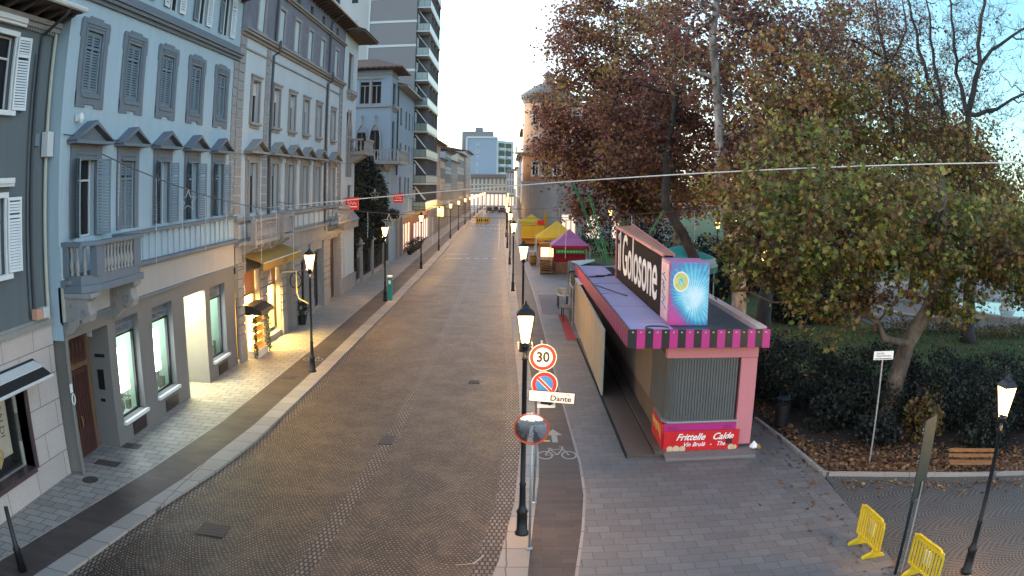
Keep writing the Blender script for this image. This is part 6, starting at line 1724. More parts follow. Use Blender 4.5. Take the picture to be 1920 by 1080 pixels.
# parked cars at the street end
def car(loc, rz, body, lab):
    t = lthing('parked_car', lab, 'car', loc, 'cars parked at the street end', rz)
    m = MB()
    sec = [(-2.1, .45, .75, .78), (-1.95, .35, .95, .84), (-1.3, .32, 1.0, .87), (1.0, .32, .95, .87), (1.9, .35, .82, .84), (2.1, .45, .65, .76)]
    for (x0, a0, b0, w0), (x1, a1, b1, w1) in zip(sec, sec[1:]):
        m.hexa([(x0, -w0, a0), (x1, -w1, a1), (x1, w1, a1), (x0, w0, a0), (x0, -w0 * .95, b0), (x1, -w1 * .95, b1), (x1, w1 * .95, b1), (x0, w0 * .95, b0)])
    build('body', m, body, t, bevel=.03)
    m = MB(); m.hexa([(-1.7, -.76, .95), (1.1, -.76, .92), (1.1, .76, .92), (-1.7, .76, .95), (-1.2, -.62, 1.42), (.3, -.62, 1.42), (.3, .62, 1.42), (-1.2, .62, 1.42)]); build('cabin_glass', m, M_glass, t)
    m = MB(); m.hexa([(-1.15, -.6, 1.421), (.25, -.6, 1.421), (.25, .6, 1.421), (-1.15, .6, 1.421), (-1.1, -.55, 1.46), (.2, -.55, 1.46), (.2, .55, 1.46), (-1.1, .55, 1.46)]); build('roof', m, body, t)
    for x in (-1.35, 1.3):
        for y in (-.8, .8):
            m = MB(); m.tube([(x, y - .1, .33), (x, y + .1, .33)], .33, 14); build('wheel', m, M_kblack, t)
    for y in (-.55, .55):
        m = MB(); m.box(-2.13, -2.05, y - .18, y + .18, .6, .74); build('tail_light', m, M_red, t)
    return t
M_cardk = pm('dark_car_paint', (.015, .017, .02), .25, .1, 2)
c1 = car((-5.9, 232, -.08), radians(90), M_cardk, 'dark car parked on the left at the far end of the road')
dup(c1, (-3.9, 236, -.08), radians(84), 'dark car standing mid-road at the far end, between the other two')
dup(c1, (-2.3, 228, -.08), radians(92), 'dark car nearest the right kerb at the far end of the road')

# ================================================================== overhead wires and garlands
M_wire = pm('pale_braided_cable', (.50, .48, .44), .6, .15, 20)
M_dkwire = pm('dark_cable', (.06, .06, .06), .6, .2, 10)
def cat(a, b, sag, n=40):
    a, b = Vector(a), Vector(b); return [tuple(a.lerp(b, k / (n - 1)) - Vector((0, 0, sag * 4 * (k / (n - 1)) * (1 - k / (n - 1))))) for k in range(n)]
def wire(name, lab, pts, r, mat, drops=0, dl=(1, 2.5), stars=()):
    t = thing(name, lab, 'garland' if name == 'garland' else 'cable', pts[0])
    m = MB(); m.tube(pts, r, 6); build('cable', m, mat, t)
    if drops:
        m = MB()
        for k in range(drops):
            p = pts[int((k + .7) * (len(pts) - 1) / (drops + .4))]; L = random.uniform(*dl)
            m.tube([p, (p[0] + .02, p[1], p[2] - L * .5), (p[0], p[1], p[2] - L)], .009, 4)
            for q in np.arange(.1, L, .16): m.lathe((p[0], p[1], p[2] - q), [(.006, -.02), (.018, 0), (.006, .02)], 5)
        build('drop_strand', m, M_winwhite, t)
    for i, sz in stars:
        p = Vector(pts[i]); m = MB(); P = []
        for k in range(11):
            a = pi / 2 + k * pi / 5; r_ = sz if k % 2 == 0 else sz * .42
            P.append((p.x + r_ * cos(a) * .8, p.y + r_ * cos(a) * .5, p.z - sz + r_ * sin(a)))
        m.tube(P, .016, 4); build('star', m, M_winwhite, t)
    return t
wire('cable', 'thick pale braided cable stretched across the street in front of everything', cat((-12.3, 37.5, 6.95), (28.1, 13.4, 11.2), .35, 60), .024, M_wire)
wire('cable', 'dark thin cable running along the bank and palazzo at pediment height', cat((-12.3, 18.2, 9.75), (-11.9, 58, 9.6), .15, 40), .018, M_dkwire)
wire('garland', 'unlit garland with hanging strands sloping down along the bank front', cat((-12.0, 20.2, 9.2), (-11.0, 41, 6.7), .5, 40), .02, M_dkwire, 9, (1.2, 3.4), ((12, .4), (26, .4)))
wire('garland', 'unlit garland with star ornaments crossing the street before the ivy', cat((-12.2, 40, 7.2), (15, 40, 7.9), 1.2, 50), .016, M_dkwire, 8, (.8, 2.2), ((6, .45), (11, .45)))
wire('garland', 'unlit light garland crossing the street near the third left lamp', cat((-12.2, 62, 8.2), (8.6, 62, 7.2), 1.6, 40), .016, M_dkwire, 7, (.8, 2.4), ((3, .5),))
wire('cable', 'dark horizontal cable spanning the street near the far crossing', cat((-12.2, 100, 5.2), (2, 100, 5.1), .3, 20), .03, M_dkwire)
# ================================================================== trees
def barkmat(name, c1, c2, c3, sc=2.2):
    t = NT(name); p = t.pos()
    mp = t.new('ShaderNodeMapping'); mp.inputs['Scale'].default_value = (sc, sc, sc * .45); t.link(p, mp.inputs[0])
    n = t.noise(mp.outputs[0], 1, 6, .65); n2 = t.noise(p, 14, 4)
    c = t.ramp(n, [(.35, c1), (.5, c2), (.62, c3)])
    c = t.mix(1.0, c, t.math('MULTIPLY_ADD', n2, .8, .55), 'MULTIPLY'); t.link(c, t.b.inputs['Base Color'])
    t.b.inputs['Roughness'].default_value = .9; t.bump(t.math('ADD', n, t.math('MULTIPLY', n2, .5)), .7, .03)
    return t.m
M_bark = barkmat('brown_plane_bark', (.045, .034, .026), (.10, .075, .055), (.17, .14, .10))
M_barkpale = barkmat('pale_plane_bark', (.10, .085, .075), (.20, .18, .16), (.34, .32, .29), 1.8)
M_barkdk = barkmat('dark_wet_bark', (.012, .010, .009), (.025, .02, .018), (.045, .036, .03))
M_lf_yg = leafmat('yellow_green_plane_leaves', [(0, (.03, .042, .012)), (.22, (.065, .085, .018)), (.40, (.15, .165, .03)), (.55, (.17, .115, .03)), (.72, (.12, .055, .02)), (.88, (.06, .04, .018)), (1, (.04, .025, .015))], zone=.55, gain=1.35, transl=.45)
M_lf_mid = leafmat('olive_brown_leaves', [(0, (.05, .06, .015)), (.3, (.11, .11, .025)), (.55, (.14, .075, .022)), (.8, (.09, .038, .02)), (1, (.05, .025, .018))], zone=.25, gain=2.0, transl=.45)
M_lf_red = leafmat('rust_brown_leaves', [(0, (.11, .095, .025)), (.25, (.105, .062, .026)), (.5, (.105, .043, .032)), (.8, (.075, .034, .030)), (1, (.045, .028, .027))], zone=.22, gain=1.75, transl=.5)
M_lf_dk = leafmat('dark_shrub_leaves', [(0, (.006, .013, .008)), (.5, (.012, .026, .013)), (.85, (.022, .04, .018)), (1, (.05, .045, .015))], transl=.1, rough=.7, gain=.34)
M_lf_hz = leafmat('withered_hedge_leaves', [(0, (.03, .045, .012)), (.4, (.08, .07, .02)), (.7, (.14, .07, .02)), (1, (.08, .03, .015))], zone=1.0)

LEAF9 = np.array([(0, 0), (.42, .12), (.30, .38), (.62, .62), (.22, .66), (0, 1.05), (-.22, .66), (-.62, .62), (-.30, .38), (-.42, .12)])
LEAF4 = np.array([(0, 0), (.42, .55), (0, 1.0), (-.42, .55)])
LEAF6 = np.array([(0, 0), (.45, .3), (.3, .8), (0, 1.05), (-.38, .75), (-.4, .3)])
def leaf_mesh(name, P, size, shape, up=.5, droop=.0):
    n = len(P); k = len(shape)
    nrm = rng.normal(size=(n, 3)); nrm[:, 2] = np.abs(nrm[:, 2]) * (1 + up) ; nrm /= np.linalg.norm(nrm, axis=1)[:, None]
    a = rng.normal(size=(n, 3)); a[:, 2] -= droop; a -= nrm * (a * nrm).sum(1)[:, None]; a /= np.linalg.norm(a, axis=1)[:, None]
    b = np.cross(nrm, a)
    s = size * rng.uniform(.45, 1.35, n)
    V = P[:, None, :] + s[:, None, None] * (shape[None, :, 0, None] * b[:, None, :] + (shape[None, :, 1, None]) * a[:, None, :])
    # cup each leaf slightly
    V += (nrm * s[:, None] * .18)[:, None, :] * (np.abs(shape[:, 0])[None, :, None])
    me = bpy.data.meshes.new(name)
    me.vertices.add(n * k); me.vertices.foreach_set('co', V.reshape(-1).astype(np.float32))
    me.loops.add(n * k); me.loops.foreach_set('vertex_index', np.arange(n * k, dtype=np.int32))
    me.polygons.add(n); me.polygons.foreach_set('loop_start', np.arange(0, n * k, k, dtype=np.int32)); me.polygons.foreach_set('loop_total', np.full(n, k, dtype=np.int32))
    me.update(calc_edges=True)
    return me

def leaves(name, P, size, shape, mat, parent=None, **k):
    L = np.array(LOC[parent.name]) if parent else P.mean(0)
    o = link(name, leaf_mesh(name, P - L, size, shape, **k), mat, parent)
    if not parent: o.location = L
    return o

def in_blob(blobs, n, shellw=.55):
    w = np.array([b[3] * b[4] * b[5] for b in blobs]) ** .8; w /= w.sum()
    idx = rng.choice(len(blobs), n, p=w)
    B_ = np.array(blobs)[idx]
    d = rng.normal(size=(n, 3)); d /= np.linalg.norm(d, axis=1)[:, None]
    r = rng.uniform(0, 1, n) ** (1 / (3 + shellw * 4))
    return B_[:, :3] + d * B_[:, 3:6] * r[:, None]

def tree(name, lab, trunk, r0, r1, blobs, nmain, nclump, nleaf, lsize, lmat, bmat, shape=LEAF4, spread=.55, group=None, twig=.012, mainr=.14, dens=None, seed=1, cat='tree', start=.35, bare=0, extra=()):
    global rng
    rng = np.random.default_rng(seed); random.seed(seed)
    t = thing(name, lab, cat, trunk[0], group)
    T = [Vector(p) for p in trunk]
    # resample trunk with a little wobble
    pts = []
    for a, b in zip(T, T[1:]):
        n = max(2, int((b - a).length / .8))
        for k in range(n): pts.append(a.lerp(b, k / n) + Vector((random.gauss(0, .03), random.gauss(0, .03), 0)) * (1 if pts else 0))
    pts.append(T[-1])
    N = len(pts); rs = [r0 + (r1 - r0) * (k / (N - 1)) ** .8 for k in range(N)]; rs[0] *= 1.35
    if N > 2: rs[1] *= 1.08
    m = MB(); m.tube([tuple(p) for p in pts], rs, 12); build('trunk', m, bmat, t, True)
    nodes = [(p, r) for p, r in list(zip(pts, rs))[int(N * start):]]
    main = in_blob(blobs, nmain, .1); cl = in_blob(blobs, nclump, .8)
    tgt = sorted([(0, Vector(p)) for p in main] + [(1, Vector(p)) for p in cl], key=lambda q: (q[0], (q[1] - pts[-1]).length))
    mb = MB(); NP = np.array([tuple(p) for p, _ in nodes]); NR = [r for _, r in nodes]
    for P_, ra_, rb_ in extra:
        P2 = [Vector(P_[0])]
        for a_, b_ in zip(P_, P_[1:]):
            for k in range(1, 4): P2.append(Vector(a_).lerp(Vector(b_), k / 3) + Vector((random.gauss(0, .06), random.gauss(0, .1), random.gauss(0, .06))))
        R2 = [ra_ + (rb_ - ra_) * k / (len(P2) - 1) for k in range(len(P2))]
        mb.tube([tuple(q) for q in P2], R2, 8, cap=False)
        NP = np.vstack([NP, np.array([tuple(q) for q in P2])]); NR += R2
    for kind, p in tgt:
        d = np.linalg.norm(NP - np.array(p), axis=1) + (0 if kind else (np.array(p)[2] < NP[:, 2]) * 3.0)
        d = d + np.maximum(0, NP[:, 2] - p.z + .5) * .6
        i = int(d.argmin()); a = Vector(NP[i]); L = (p - a).length
        if L < .25: continue
        ra = min(NR[i] * .72, mainr if kind == 0 else mainr * .3) ; rb = max(twig, ra * .3) if kind == 0 else twig * .6
        side = Vector((random.gauss(0, 1), random.gauss(0, 1), random.gauss(0, .5))).normalized() * L * .12
        up = Vector((0, 0, L * (.16 if kind == 0 else .05)))
        seg = 6 if kind == 0 else 3; P = []
        for k in range(seg + 1):
            u = k / seg; P.append(a.lerp(p, u) + (side - up) * (4 * u * (1 - u)) * .5 + (Vector((random.gauss(0, 1), random.gauss(0, 1), random.gauss(0, 1))) * .03 * L * (0 < k < seg)))
        R_ = [ra + (rb - ra) * (k / seg) for k in range(seg + 1)]
        mb.tube([tuple(q) for q in P], R_, 7 if kind == 0 else 4, cap=False)
        NP = np.vstack([NP, np.array([tuple(q) for q in P[1:]])]); NR += R_[1:]
    tips = cl
    # fine twigs around the clump points
    for p in tips[:int(len(tips) * (1 if bare else .5))]:
        for _ in range(3 if not bare else bare):
            d_ = Vector((random.gauss(0, 1), random.gauss(0, 1), random.gauss(.3, .8))).normalized() * random.uniform(.4, 1.1) * spread * 1.6
            q = Vector(p); mid = q + d_ * .5 + Vector((random.gauss(0, .06), random.gauss(0, .06), random.gauss(0, .06)))
            mb.tube([tuple(q), tuple(mid), tuple(q + d_)], [twig * .6, twig * .45, twig * .25], 3, cap=False)
    build('limbs', mb, bmat, t, True)
    if nleaf:
        dn = rng.uniform(.35, 1.6, len(tips)) if dens is None else np.array([dens(p) for p in tips]) * rng.uniform(.4, 1.5, len(tips))
        w = 2.6 / max(spread * 2.2, .8)
        gap = np.sin(tips[:, 0] * w + seed) * np.sin(tips[:, 1] * w + 2 * seed) + np.sin(tips[:, 2] * w * 1.2 + tips[:, 0] * .7 * w)
        dn = dn * np.clip(.72 + .62 * gap, .03, 1.7)
        cnt = rng.poisson(np.maximum(dn, 0) * nleaf)
        P = np.repeat(tips, cnt, axis=0); P = P + rng.normal(size=P.shape) * spread * np.array([1, 1, .75]) * rng.uniform(.5, 1.2, (len(P), 1))
        leaves('crown', P, lsize, shape, lmat, t, droop=.5)
    return t

# front plane tree
tree('plane_tree', 'big leaning plane tree with yellow-green leaves in front of the dark shrubs', [(13.9, 24.6, -.1), (14.0, 24.6, 1.5), (14.3, 24.5, 3.0), (15.2, 24.4, 4.3), (15.8, 24.3, 6.2), (15.6, 24.5, 9)], .42, .2,
     [(9.4, 25.0, 6.6, 2.0, 2.4, 1.7), (11.4, 24.2, 7.6, 2.8, 2.8, 1.9), (14.6, 24.2, 7.4, 3.2, 3.0, 1.8), (17.8, 24.4, 7.0, 2.9, 2.8, 1.6), (10.6, 23.9, 5.2, 1.9, 1.7, 1.3), (12.9, 23.6, 5.6, 1.8, 1.4, 1.2), (17.6, 25, 6.0, 2.4, 1.8, 1.2), (10.2, 23.2, 3.9, .9, .8, .6), (8.3, 26.2, 6.6, 1.2, 1.6, 1.2), (19.8, 24, 5.4, 1.6, 1.4, 1.1), (10.0, 26, 9.8, 1.8, 2, 1.0), (8.9, 26, 8.4, 1.2, 1.6, 1.0), (14.5, 25, 9.3, 1.0, 1.6, .7), (21, 25, 7.4, 1.6, 1.6, .8), (23.5, 25.5, 6.0, 2.4, 2, 1.9), (16.2, 23.4, 4.6, 1.0, .9, .6), (8.0, 25, 5.2, .9, 1, .7)],
     46, 1150, 44, .185, M_lf_yg, M_bark, LEAF9, .34, seed=5, mainr=.17, bare=2, dens=lambda p: 1.05 if p[2] < 6.8 else (.6 if p[2] < 8.6 else .3))
# tree with the pale trunk
tree('plane_tree', 'tall plane tree with a pale mottled trunk and rust brown upper crown', [(13.0, 43, -.1), (12.9, 43, 3.5), (12.2, 43, 6), (11.7, 43, 8), (11.6, 43, 12), (11.3, 43, 17), (12.4, 43.5, 22)], .5, .15,
     [(12, 44, 17, 4.2, 3.5, 4.5), (15.5, 44, 15, 4, 3.5, 4), (16, 43, 20, 4.5, 3.5, 3.5), (9.0, 45, 18.5, 2.6, 3, 3.2), (14.5, 42, 10, 3.2, 2.6, 2.6), (18.5, 43, 12.5, 3, 2.5, 3)],
     36, 900, 36, .25, M_lf_red, M_barkpale, LEAF6, .6, seed=9, start=.5, bare=2, dens=lambda p: .95 if p[2] < 13 else .5)
# tree with orange-lit trunk behind the kiosk
tree('plane_tree', 'plane tree with low olive crown whose trunk glows orange beside the park lantern', [(12.9, 38, -.1), (12.9, 38, 2.5), (13.2, 38, 5), (13.6, 38, 8)], .5, .22,
     [(12.5, 38, 8.2, 3.4, 2.6, 2.2), (16.5, 38, 8.8, 3.6, 2.6, 2.6), (12.4, 36.5, 5.9, 1.6, 1.7, 1.1), (20, 38, 8.0, 3.2, 2.6, 3.0), (15, 37, 12, 2.8, 2.6, 1.8), (23.5, 38, 8.5, 3.0, 2.5, 2.4), (18.5, 38, 12.2, 2.2, 2, 1.6), (22, 38, 11.6, 1.8, 2, 1.2), (26.5, 37, 7.5, 3, 2.4, 2.2), (12.6, 38, 11.2, 1.6, 2, 1.6), (14, 38, 14.4, 2.2, 2, 2.4), (17.6, 38, 14.6, 2.4, 2, 1.8), (21.5, 38, 13.6, 2.0, 2, 1.8), (25.5, 38, 11, 2.2, 2, 2.0), (29, 37, 9.5, 2.4, 2, 2.4)],
     40, 1250, 40, .22, M_lf_mid, M_barkdk, LEAF6, .5, seed=21, bare=3, twig=.016, mainr=.16, dens=lambda p: 1.0 if p[2] < 8.5 else .5)
# rust-brown trees by the stalls
tree('plane_tree', 'broad rust brown plane tree over the stalls, leftmost of the park trees', [(10.2, 70, -.1), (10.0, 70, 5), (9.6, 70, 10), (9.2, 70, 16), (9.4, 70, 21)], .55, .15,
     [(8.0, 68, 20.5, 4.2, 4, 4.6), (6.3, 68, 14.5, 3.6, 4, 4.5), (10.5, 67, 13.5, 4.5, 4, 5), (12, 68, 20, 4, 4, 5), (8.0, 67, 9.2, 3.4, 3.5, 2.8), (5.4, 68, 19.5, 2.6, 3, 3.2), (12.5, 66, 8.0, 4, 3.5, 2.4), (6.6, 68, 23, 3.0, 3, 2.6), (4.6, 68, 10.5, 2.4, 3, 2.4), (3.9, 68, 15, 1.8, 2.6, 2.6), (8, 66, 6.4, 3.2, 2.4, 1.2)],
     44, 1500, 60, .29, M_lf_red, M_bark, LEAF4, .7, seed=31, bare=2, twig=.018, dens=lambda p: 1.25 if p[2] < 14 else .62)
tree('plane_tree', 'rust brown plane tree right of the leftmost one with a thick leaning dark trunk', [(12.2, 46, -.1), (11.2, 46, 3.4), (10.2, 46.3, 5.4), (9.1, 46.6, 7.0), (9.5, 47.5, 10.5), (10.2, 48, 14)], .42, .16,
     [(10.5, 50, 11, 3.4, 3, 3), (8.0, 50, 10.5, 2.6, 2.6, 2.4), (13.0, 50, 9.4, 3.2, 3, 2.4), (11.5, 50, 15, 3.4, 3, 3), (7.5, 50, 14, 2.2, 2.6, 2.4)],
     22, 420, 36, .26, M_lf_red, M_barkdk, LEAF4, .6, seed=37, start=.55)
tree('plane_tree', 'second-row plane tree closing the park behind the rust brown crowns', [(18, 84, -.1), (17.8, 84, 6), (17, 84, 14), (17, 84, 22)], .5, .15,
     [(15, 84, 22, 5, 4, 6), (20, 84, 18, 6, 4, 6), (14, 84, 12, 4.5, 4, 4.5), (21, 84, 26, 5, 4, 5), (24, 84, 11, 5, 4, 5), (17, 84, 8, 6, 4, 3.5)],
     26, 620, 40, .36, M_lf_red, M_bark, LEAF4, .95, seed=43)
# olive-brown tree in mid park
tree('plane_tree', 'olive brown plane tree in mid park with gaps of pale sky in its crown', [(22, 58, -.1), (22, 58, 5), (22.6, 58, 10), (23.2, 58, 17), (22.5, 58, 22)], .5, .15,
     [(19, 57, 20, 4.4, 4, 4), (24, 57, 17, 4.5, 4, 4), (20, 56, 13, 4.5, 4, 3.4), (26, 57, 12, 4.4, 4, 3.2), (22, 56, 8, 5, 3.5, 2.6), (28, 57, 21, 4, 4, 3.6), (30, 57, 15, 4, 4, 3.5)],
     46, 1000, 26, .28, M_lf_mid, M_barkdk, LEAF4, .7, seed=53, bare=3, mainr=.22, twig=.02, dens=lambda p: 1.5 if p[2] < 13 else .7)
# bare dark trees to the right
X1 = [([(26.9, 39, 9), (26.97, 39.0, 10.92), (27.27, 39.0, 14.05), (28.65, 39.0, 16.96), (28.88, 39.0, 19.28), (30.15, 39.0, 22.5)], .3, .1), ([(28.66, 39.0, 17.07), (31.03, 39.5, 18.92), (34.42, 39.0, 21.02)], .15, .07),
      ([(27.12, 39.0, 13.86), (26.78, 39.3, 16.14), (26.43, 39.0, 18.8), (26.47, 39.0, 21.64)], .17, .06), ([(27.11, 39.0, 13.7), (29.55, 38.5, 14.37), (33.96, 38.0, 16.64)], .16, .06),
      ([(27.0, 39, 8.5), (27.2, 39.6, 9.98), (25.85, 40.0, 13.42), (24.7, 40.0, 15.58), (24.08, 40.0, 18.51), (23.69, 40.0, 21.24)], .25, .07), ([(26.3, 40, 12.54), (25.87, 41.0, 16.88), (25.94, 41.0, 19.36), (25.64, 41.0, 21.86)], .15, .05)]
X2 = [([(24.0, 49, 9.0), (25.5, 49, 10.5), (26.6, 49, 12.96), (26.5, 49.0, 17.58), (26.06, 49.0, 20.28), (25.73, 49.0, 23.56)], .26, .08), ([(25.2, 49, 10.2), (27.6, 49.0, 12.0), (28.05, 49.0, 14.98), (26.34, 49.0, 18.3), (23.65, 49.0, 19.29), (21.41, 49.0, 18.84)], .2, .05),
      ([(26.5, 49.0, 13.35), (25.16, 49.0, 15.01), (22.97, 49.0, 16.27), (21.78, 49.0, 18.04)], .13, .05), ([(26.5, 49.0, 17.58), (28.56, 49.0, 20.71), (28.5, 49.0, 24.11)], .12, .05)]
tree('bare_tree', 'nearly leafless dark tree with spreading limbs against the pale blue sky, rightmost', [(27.8, 39, -.1), (27.4, 39, 4), (27.1, 39, 7.5), (26.6, 39, 11)], .48, .34,
     [(24, 39, 17, 3.6, 3, 4.5), (30.5, 39, 17.5, 4.5, 3, 5), (27, 39, 20, 3.6, 3, 4), (33, 39, 13, 3.6, 3, 3.0), (22, 39, 13, 3, 3, 3)],
     46, 420, 5, .22, M_lf_red, M_barkdk, LEAF4, .7, seed=64, mainr=.12, extra=X1, bare=6, start=.5, twig=.022, dens=lambda p: 1.8 if p[2] < 13 else .18)
tree('bare_tree', 'sparse dark tree with small withered leaves left of the leafless one', [(24.3, 49, -.1), (24.2, 49, 5), (24, 49, 9), (23.2, 49, 13)], .42, .28,
     [(20, 49, 17, 4, 3, 4), (25, 49, 19, 4, 3, 4.5), (19, 49, 13.5, 3.5, 3, 2.6), (28.5, 49, 15.5, 3.6, 3, 3.6)],
     44, 700, 22, .23, M_lf_red, M_barkdk, LEAF4, .7, seed=71, mainr=.14, extra=X2, bare=5, start=.5, twig=.022)
tree('bare_tree', 'thin-leaved dark tree filling the upper right corner behind the leafless one', [(34, 58, -.1), (34, 58, 6), (33.5, 58, 12), (33, 58, 18)], .42, .2,
     [(29, 58, 18, 4, 3, 4.5), (34, 58, 21, 4.5, 3, 5), (39, 58, 16, 4.5, 3, 4), (32, 58, 25, 4, 3, 3), (41, 58, 21, 4, 3, 4), (36, 57, 12, 5, 3, 3)],
     40, 520, 9, .26, M_lf_red, M_barkdk, LEAF4, .9, seed=91, mainr=.16, bare=5, start=.4, twig=.022)
for k, (x, y, lab, lm) in enumerate(((36, 55, 'green-brown tree at the right end of the park', M_lf_mid), (44, 66, 'far olive tree behind the fountain path', M_lf_mid), (30, 92, 'far brown tree closing the park in the middle', M_lf_red))):
    tree('park_tree', lab, [(x, y, -.1), (x, y, 4), (x + .4, y, 9)], .4, .2, [(x - 2, y, 9, 5, 4, 3.5), (x + 3, y, 9.5, 5, 4, 3.5), (x, y, 13, 4.5, 4, 3.5)], 18, 380, 36, .36, lm, M_barkdk, LEAF4, .95, seed=80 + k)

# shrubs
def shrub(name, lab, blobs, n, size, mat, seed, shape=LEAF4, stems=None, cat='shrub', group=None):
    global rng
    rng = np.random.default_rng(seed); random.seed(seed)
    b = blobs[0]; t = thing(name, lab, cat, (b[0], b[1], -.03), group)
    P = in_blob(blobs, n, 1.2); P = P + rng.normal(size=P.shape) * .14; g_ = np.sin(P[:, 0] * 5 + seed) * np.sin(P[:, 1] * 4.3) + np.sin(P[:, 2] * 5 + P[:, 0] * 2); P = P[(P[:, 2] > 0) & (g_ + rng.normal(size=len(P)) * .5 > -.75)]
    leaves('foliage', P, size, shape, mat, t)
    m = MB()
    for q in in_blob(blobs, 40 if stems is None else stems, .3):
        c = min(blobs, key=lambda b: (b[0] - q[0]) ** 2 + (b[1] - q[1]) ** 2); q = Vector(q); q.z = max(q.z, .3)
        a = Vector((c[0] + random.gauss(0, .15), c[1] + random.gauss(0, .15), -.05)); m.tube([tuple(a), tuple(a.lerp(q, .5) + Vector((random.gauss(0, .06), 0, .1))), tuple(q)], [.025, .015, .006], 4, cap=False)
    build('stems', m, M_barkdk, t); return t
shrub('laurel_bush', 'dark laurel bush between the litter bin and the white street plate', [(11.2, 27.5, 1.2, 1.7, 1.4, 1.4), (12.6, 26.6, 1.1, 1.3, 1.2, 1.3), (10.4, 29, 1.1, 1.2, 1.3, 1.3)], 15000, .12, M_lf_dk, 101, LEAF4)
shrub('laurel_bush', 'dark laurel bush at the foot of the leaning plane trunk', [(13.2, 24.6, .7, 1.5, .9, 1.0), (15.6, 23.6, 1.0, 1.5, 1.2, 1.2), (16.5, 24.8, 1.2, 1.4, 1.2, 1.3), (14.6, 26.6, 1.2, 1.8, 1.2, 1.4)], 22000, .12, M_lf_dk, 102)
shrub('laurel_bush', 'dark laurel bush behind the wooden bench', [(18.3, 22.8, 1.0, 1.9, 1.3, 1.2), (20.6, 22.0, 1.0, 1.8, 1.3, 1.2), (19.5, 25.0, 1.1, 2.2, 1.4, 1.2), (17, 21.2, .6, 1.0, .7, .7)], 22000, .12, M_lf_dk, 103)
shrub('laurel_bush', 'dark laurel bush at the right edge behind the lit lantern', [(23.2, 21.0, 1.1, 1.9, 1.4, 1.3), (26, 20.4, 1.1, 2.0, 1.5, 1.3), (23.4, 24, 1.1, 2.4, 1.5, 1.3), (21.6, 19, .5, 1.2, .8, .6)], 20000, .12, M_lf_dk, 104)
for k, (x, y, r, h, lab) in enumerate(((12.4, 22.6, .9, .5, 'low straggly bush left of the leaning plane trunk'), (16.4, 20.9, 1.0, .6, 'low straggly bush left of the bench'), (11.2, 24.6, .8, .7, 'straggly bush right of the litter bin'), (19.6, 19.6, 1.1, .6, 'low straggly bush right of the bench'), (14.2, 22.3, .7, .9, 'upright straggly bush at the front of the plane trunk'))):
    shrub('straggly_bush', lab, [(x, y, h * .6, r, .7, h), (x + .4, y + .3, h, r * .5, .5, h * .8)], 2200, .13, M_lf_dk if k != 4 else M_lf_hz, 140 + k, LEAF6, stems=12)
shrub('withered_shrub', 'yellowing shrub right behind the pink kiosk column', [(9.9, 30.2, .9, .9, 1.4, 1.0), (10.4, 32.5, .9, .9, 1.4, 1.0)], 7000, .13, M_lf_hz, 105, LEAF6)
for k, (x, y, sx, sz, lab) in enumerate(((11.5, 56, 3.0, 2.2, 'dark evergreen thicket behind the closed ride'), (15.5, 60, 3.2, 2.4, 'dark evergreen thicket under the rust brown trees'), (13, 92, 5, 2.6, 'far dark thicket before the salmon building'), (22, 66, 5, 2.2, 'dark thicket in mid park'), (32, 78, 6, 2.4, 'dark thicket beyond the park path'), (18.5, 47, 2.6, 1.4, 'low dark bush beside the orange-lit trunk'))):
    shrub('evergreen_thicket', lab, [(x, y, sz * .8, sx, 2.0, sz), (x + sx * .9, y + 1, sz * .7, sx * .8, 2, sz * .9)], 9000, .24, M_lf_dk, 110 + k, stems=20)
# low planting along the lawn and path
shrub('flower_border', 'low mixed border plants between the lawn and the gravel path', [(26, 42.5, .3, 4.0, .9, .45), (33, 40, .3, 4.5, .9, .45), (40, 38.2, .3, 4, .9, .4)], 9000, .14, M_lf_hz, 120, stems=10, cat='border')
# ivy-covered tree in the garden gap
shrub('ivy_tree', 'huge dark ivy mass filling the garden gap beside the gothic bay house', [(-13.3, 65.4, 8.2, 1.3, 2.8, 2.9), (-13.0, 68.5, 7.8, 1.4, 3.0, 3.0), (-13.1, 72.5, 7.2, 1.4, 3.4, 2.9), (-13.3, 67, 3.8, 1.3, 4.5, 2.4), (-13.3, 74, 3.6, 1.3, 4.5, 2.4), (-13.2, 77, 6.2, 1.2, 2.6, 2.8), (-12.2, 80.5, 4.9, .7, 1.4, .6)], 60000, .24, M_lf_dk, 130, stems=90, cat='ivy tree')
t = thing('garden_wall', 'dark garden wall behind the ivy between the two houses', 'wall', (-15, 71, 0)); m = MB(); m.box(-15.2, -14.9, 62.3, 79.9, 0, 3.2); build('masonry', m, M_soil, t); m = MB(); m.box(-15.3, -14.8, 62.3, 79.9, 3.2, 3.32); build('coping', m, M_Cstone, t)

# fountain on the gravel
t = thing('fountain', 'round stone fountain basin with jets on the gravel path', 'fountain', (40, 50, 0))
m = MB(); m.lathe((40, 50, -.02), [(6.0, 0), (6.1, .45), (5.6, .5), (5.5, .1)], 40); build('basin', m, M_granite, t)
m = MB(); m.lathe((40, 50, -.02), [(5.5, .28), (5.5, .3)], 40); build('water', m, glass('pool_water', (.12, .22, .2), .1), t)
m = MB(); m.lathe((40, 50, .2), [(.9, 0), (.5, .8), (1.4, 1.0), (1.3, 1.1), (.2, 1.15), (.15, 1.7)], 20); build('centre_bowl', m, M_winwhite, t)
t = thing('stone_bench_wall', 'low pale curved kerb ringing the gravel circle left of the dark trunk', 'low wall', (31, 52, 0))
m = MB(); m.tube([(31 + 3.4 * cos(a), 52 + 4.5 * sin(a), .08) for a in np.linspace(1.2, 5.2, 30)], .12, 6); build('kerb_ring', m, M_granite, t)

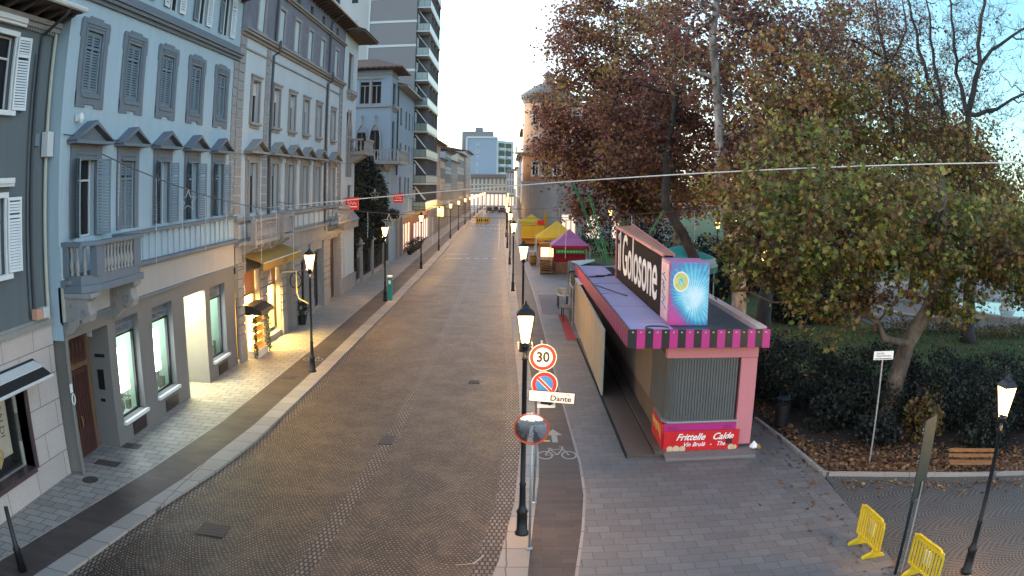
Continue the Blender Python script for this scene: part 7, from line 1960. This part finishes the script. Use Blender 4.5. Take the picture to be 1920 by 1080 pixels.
# fallen leaves
rng = np.random.default_rng(77)
def fallen(name, P, size, mat):
    n = len(P); o = link(name, leaf_mesh(name, P, size, LEAF6, up=6), mat); return tag(o, kind='stuff')
M_lf_fall = leafmat('fallen_leaf_litter', [(0, (.10, .045, .015)), (.4, (.14, .07, .025)), (.7, (.075, .03, .016)), (1, (.2, .12, .04))], transl=0)
n = 9000; a = rng.uniform(0, 1, n); x = 9.3 + a * 16 + rng.normal(0, .2, n); y = 20.2 - (x - 9.4) * .345 + np.abs(rng.normal(0, 1.5, n)) + .12
P = np.stack([x, np.maximum(y, 19.9 - (x - 9.4) * .345), np.full(n, .0) + rng.uniform(-.02, .04, n)], 1)
n2 = 1500; q = np.stack([rng.uniform(9.3, 9.9, n2), rng.uniform(20.5, 34, n2), rng.uniform(-.02, .03, n2)], 1)
fallen('fallen_leaves', np.vstack([P, q]), .13, M_lf_fall)
n3 = 150; x = 8.9 - np.abs(rng.normal(0, 1.0, n3)); y = rng.uniform(13, 26, n3); k = (x > 2.5) & ~((x > 3.3) & (x < 7.9) & (y > 22)); x, y = x[k], y[k]
n4 = 260; x4 = rng.uniform(9.5, 16, n4); y4 = 19.7 - (x4 - 9.4) * .345 - np.abs(rng.normal(0, .5, n4)) - .1
fallen('leaves', np.vstack([np.stack([x, y, np.full(len(x), .01)], 1), np.stack([x4, y4, np.full(n4, .0)], 1)]), .12, M_lf_fall)
n5 = 5000; P = np.stack([rng.uniform(9.5, 45, n5), rng.uniform(29, 50, n5), rng.uniform(-.02, .02, n5)], 1); fallen('leaves', P, .17, M_lf_fall)
# short grass blades on the lawn
n6 = 60000; P = np.stack([rng.uniform(9.5, 48, n6), rng.uniform(28, 44, n6), np.full(n6, -.035)], 1)
P = P[(P[:, 1] > 30 + np.minimum(0, (22 - P[:, 0])) * .3)]
G_ = np.array([(-.12, 0), (.12, 0), (.0, 1.0)])
d = rng.normal(size=(len(P), 3)) * .35; d[:, 2] = 1; b = np.cross(d, rng.normal(size=(len(P), 3))); b /= np.linalg.norm(b, axis=1)[:, None]
V = P[:, None, :] + .13 * (G_[None, :, 0, None] * b[:, None, :] + G_[None, :, 1, None] * d[:, None, :])
me = bpy.data.meshes.new('grass'); k = 3; n = len(P)
me.vertices.add(n * k); me.vertices.foreach_set('co', V.reshape(-1).astype(np.float32)); me.loops.add(n * k); me.loops.foreach_set('vertex_index', np.arange(n * k, dtype=np.int32))
me.polygons.add(n); me.polygons.foreach_set('loop_start', np.arange(0, n * k, k, dtype=np.int32)); me.polygons.foreach_set('loop_total', np.full(n, k, dtype=np.int32)); me.update(calc_edges=True)
tag(link('grass', me, leafmat('grass_blades', [(0, (.025, .06, .012)), (.6, (.05, .09, .02)), (1, (.10, .10, .03))], transl=.2)), kind='stuff')
for o in list(COL.objects):
    if o.name.startswith('_'): bpy.data.objects.remove(o)
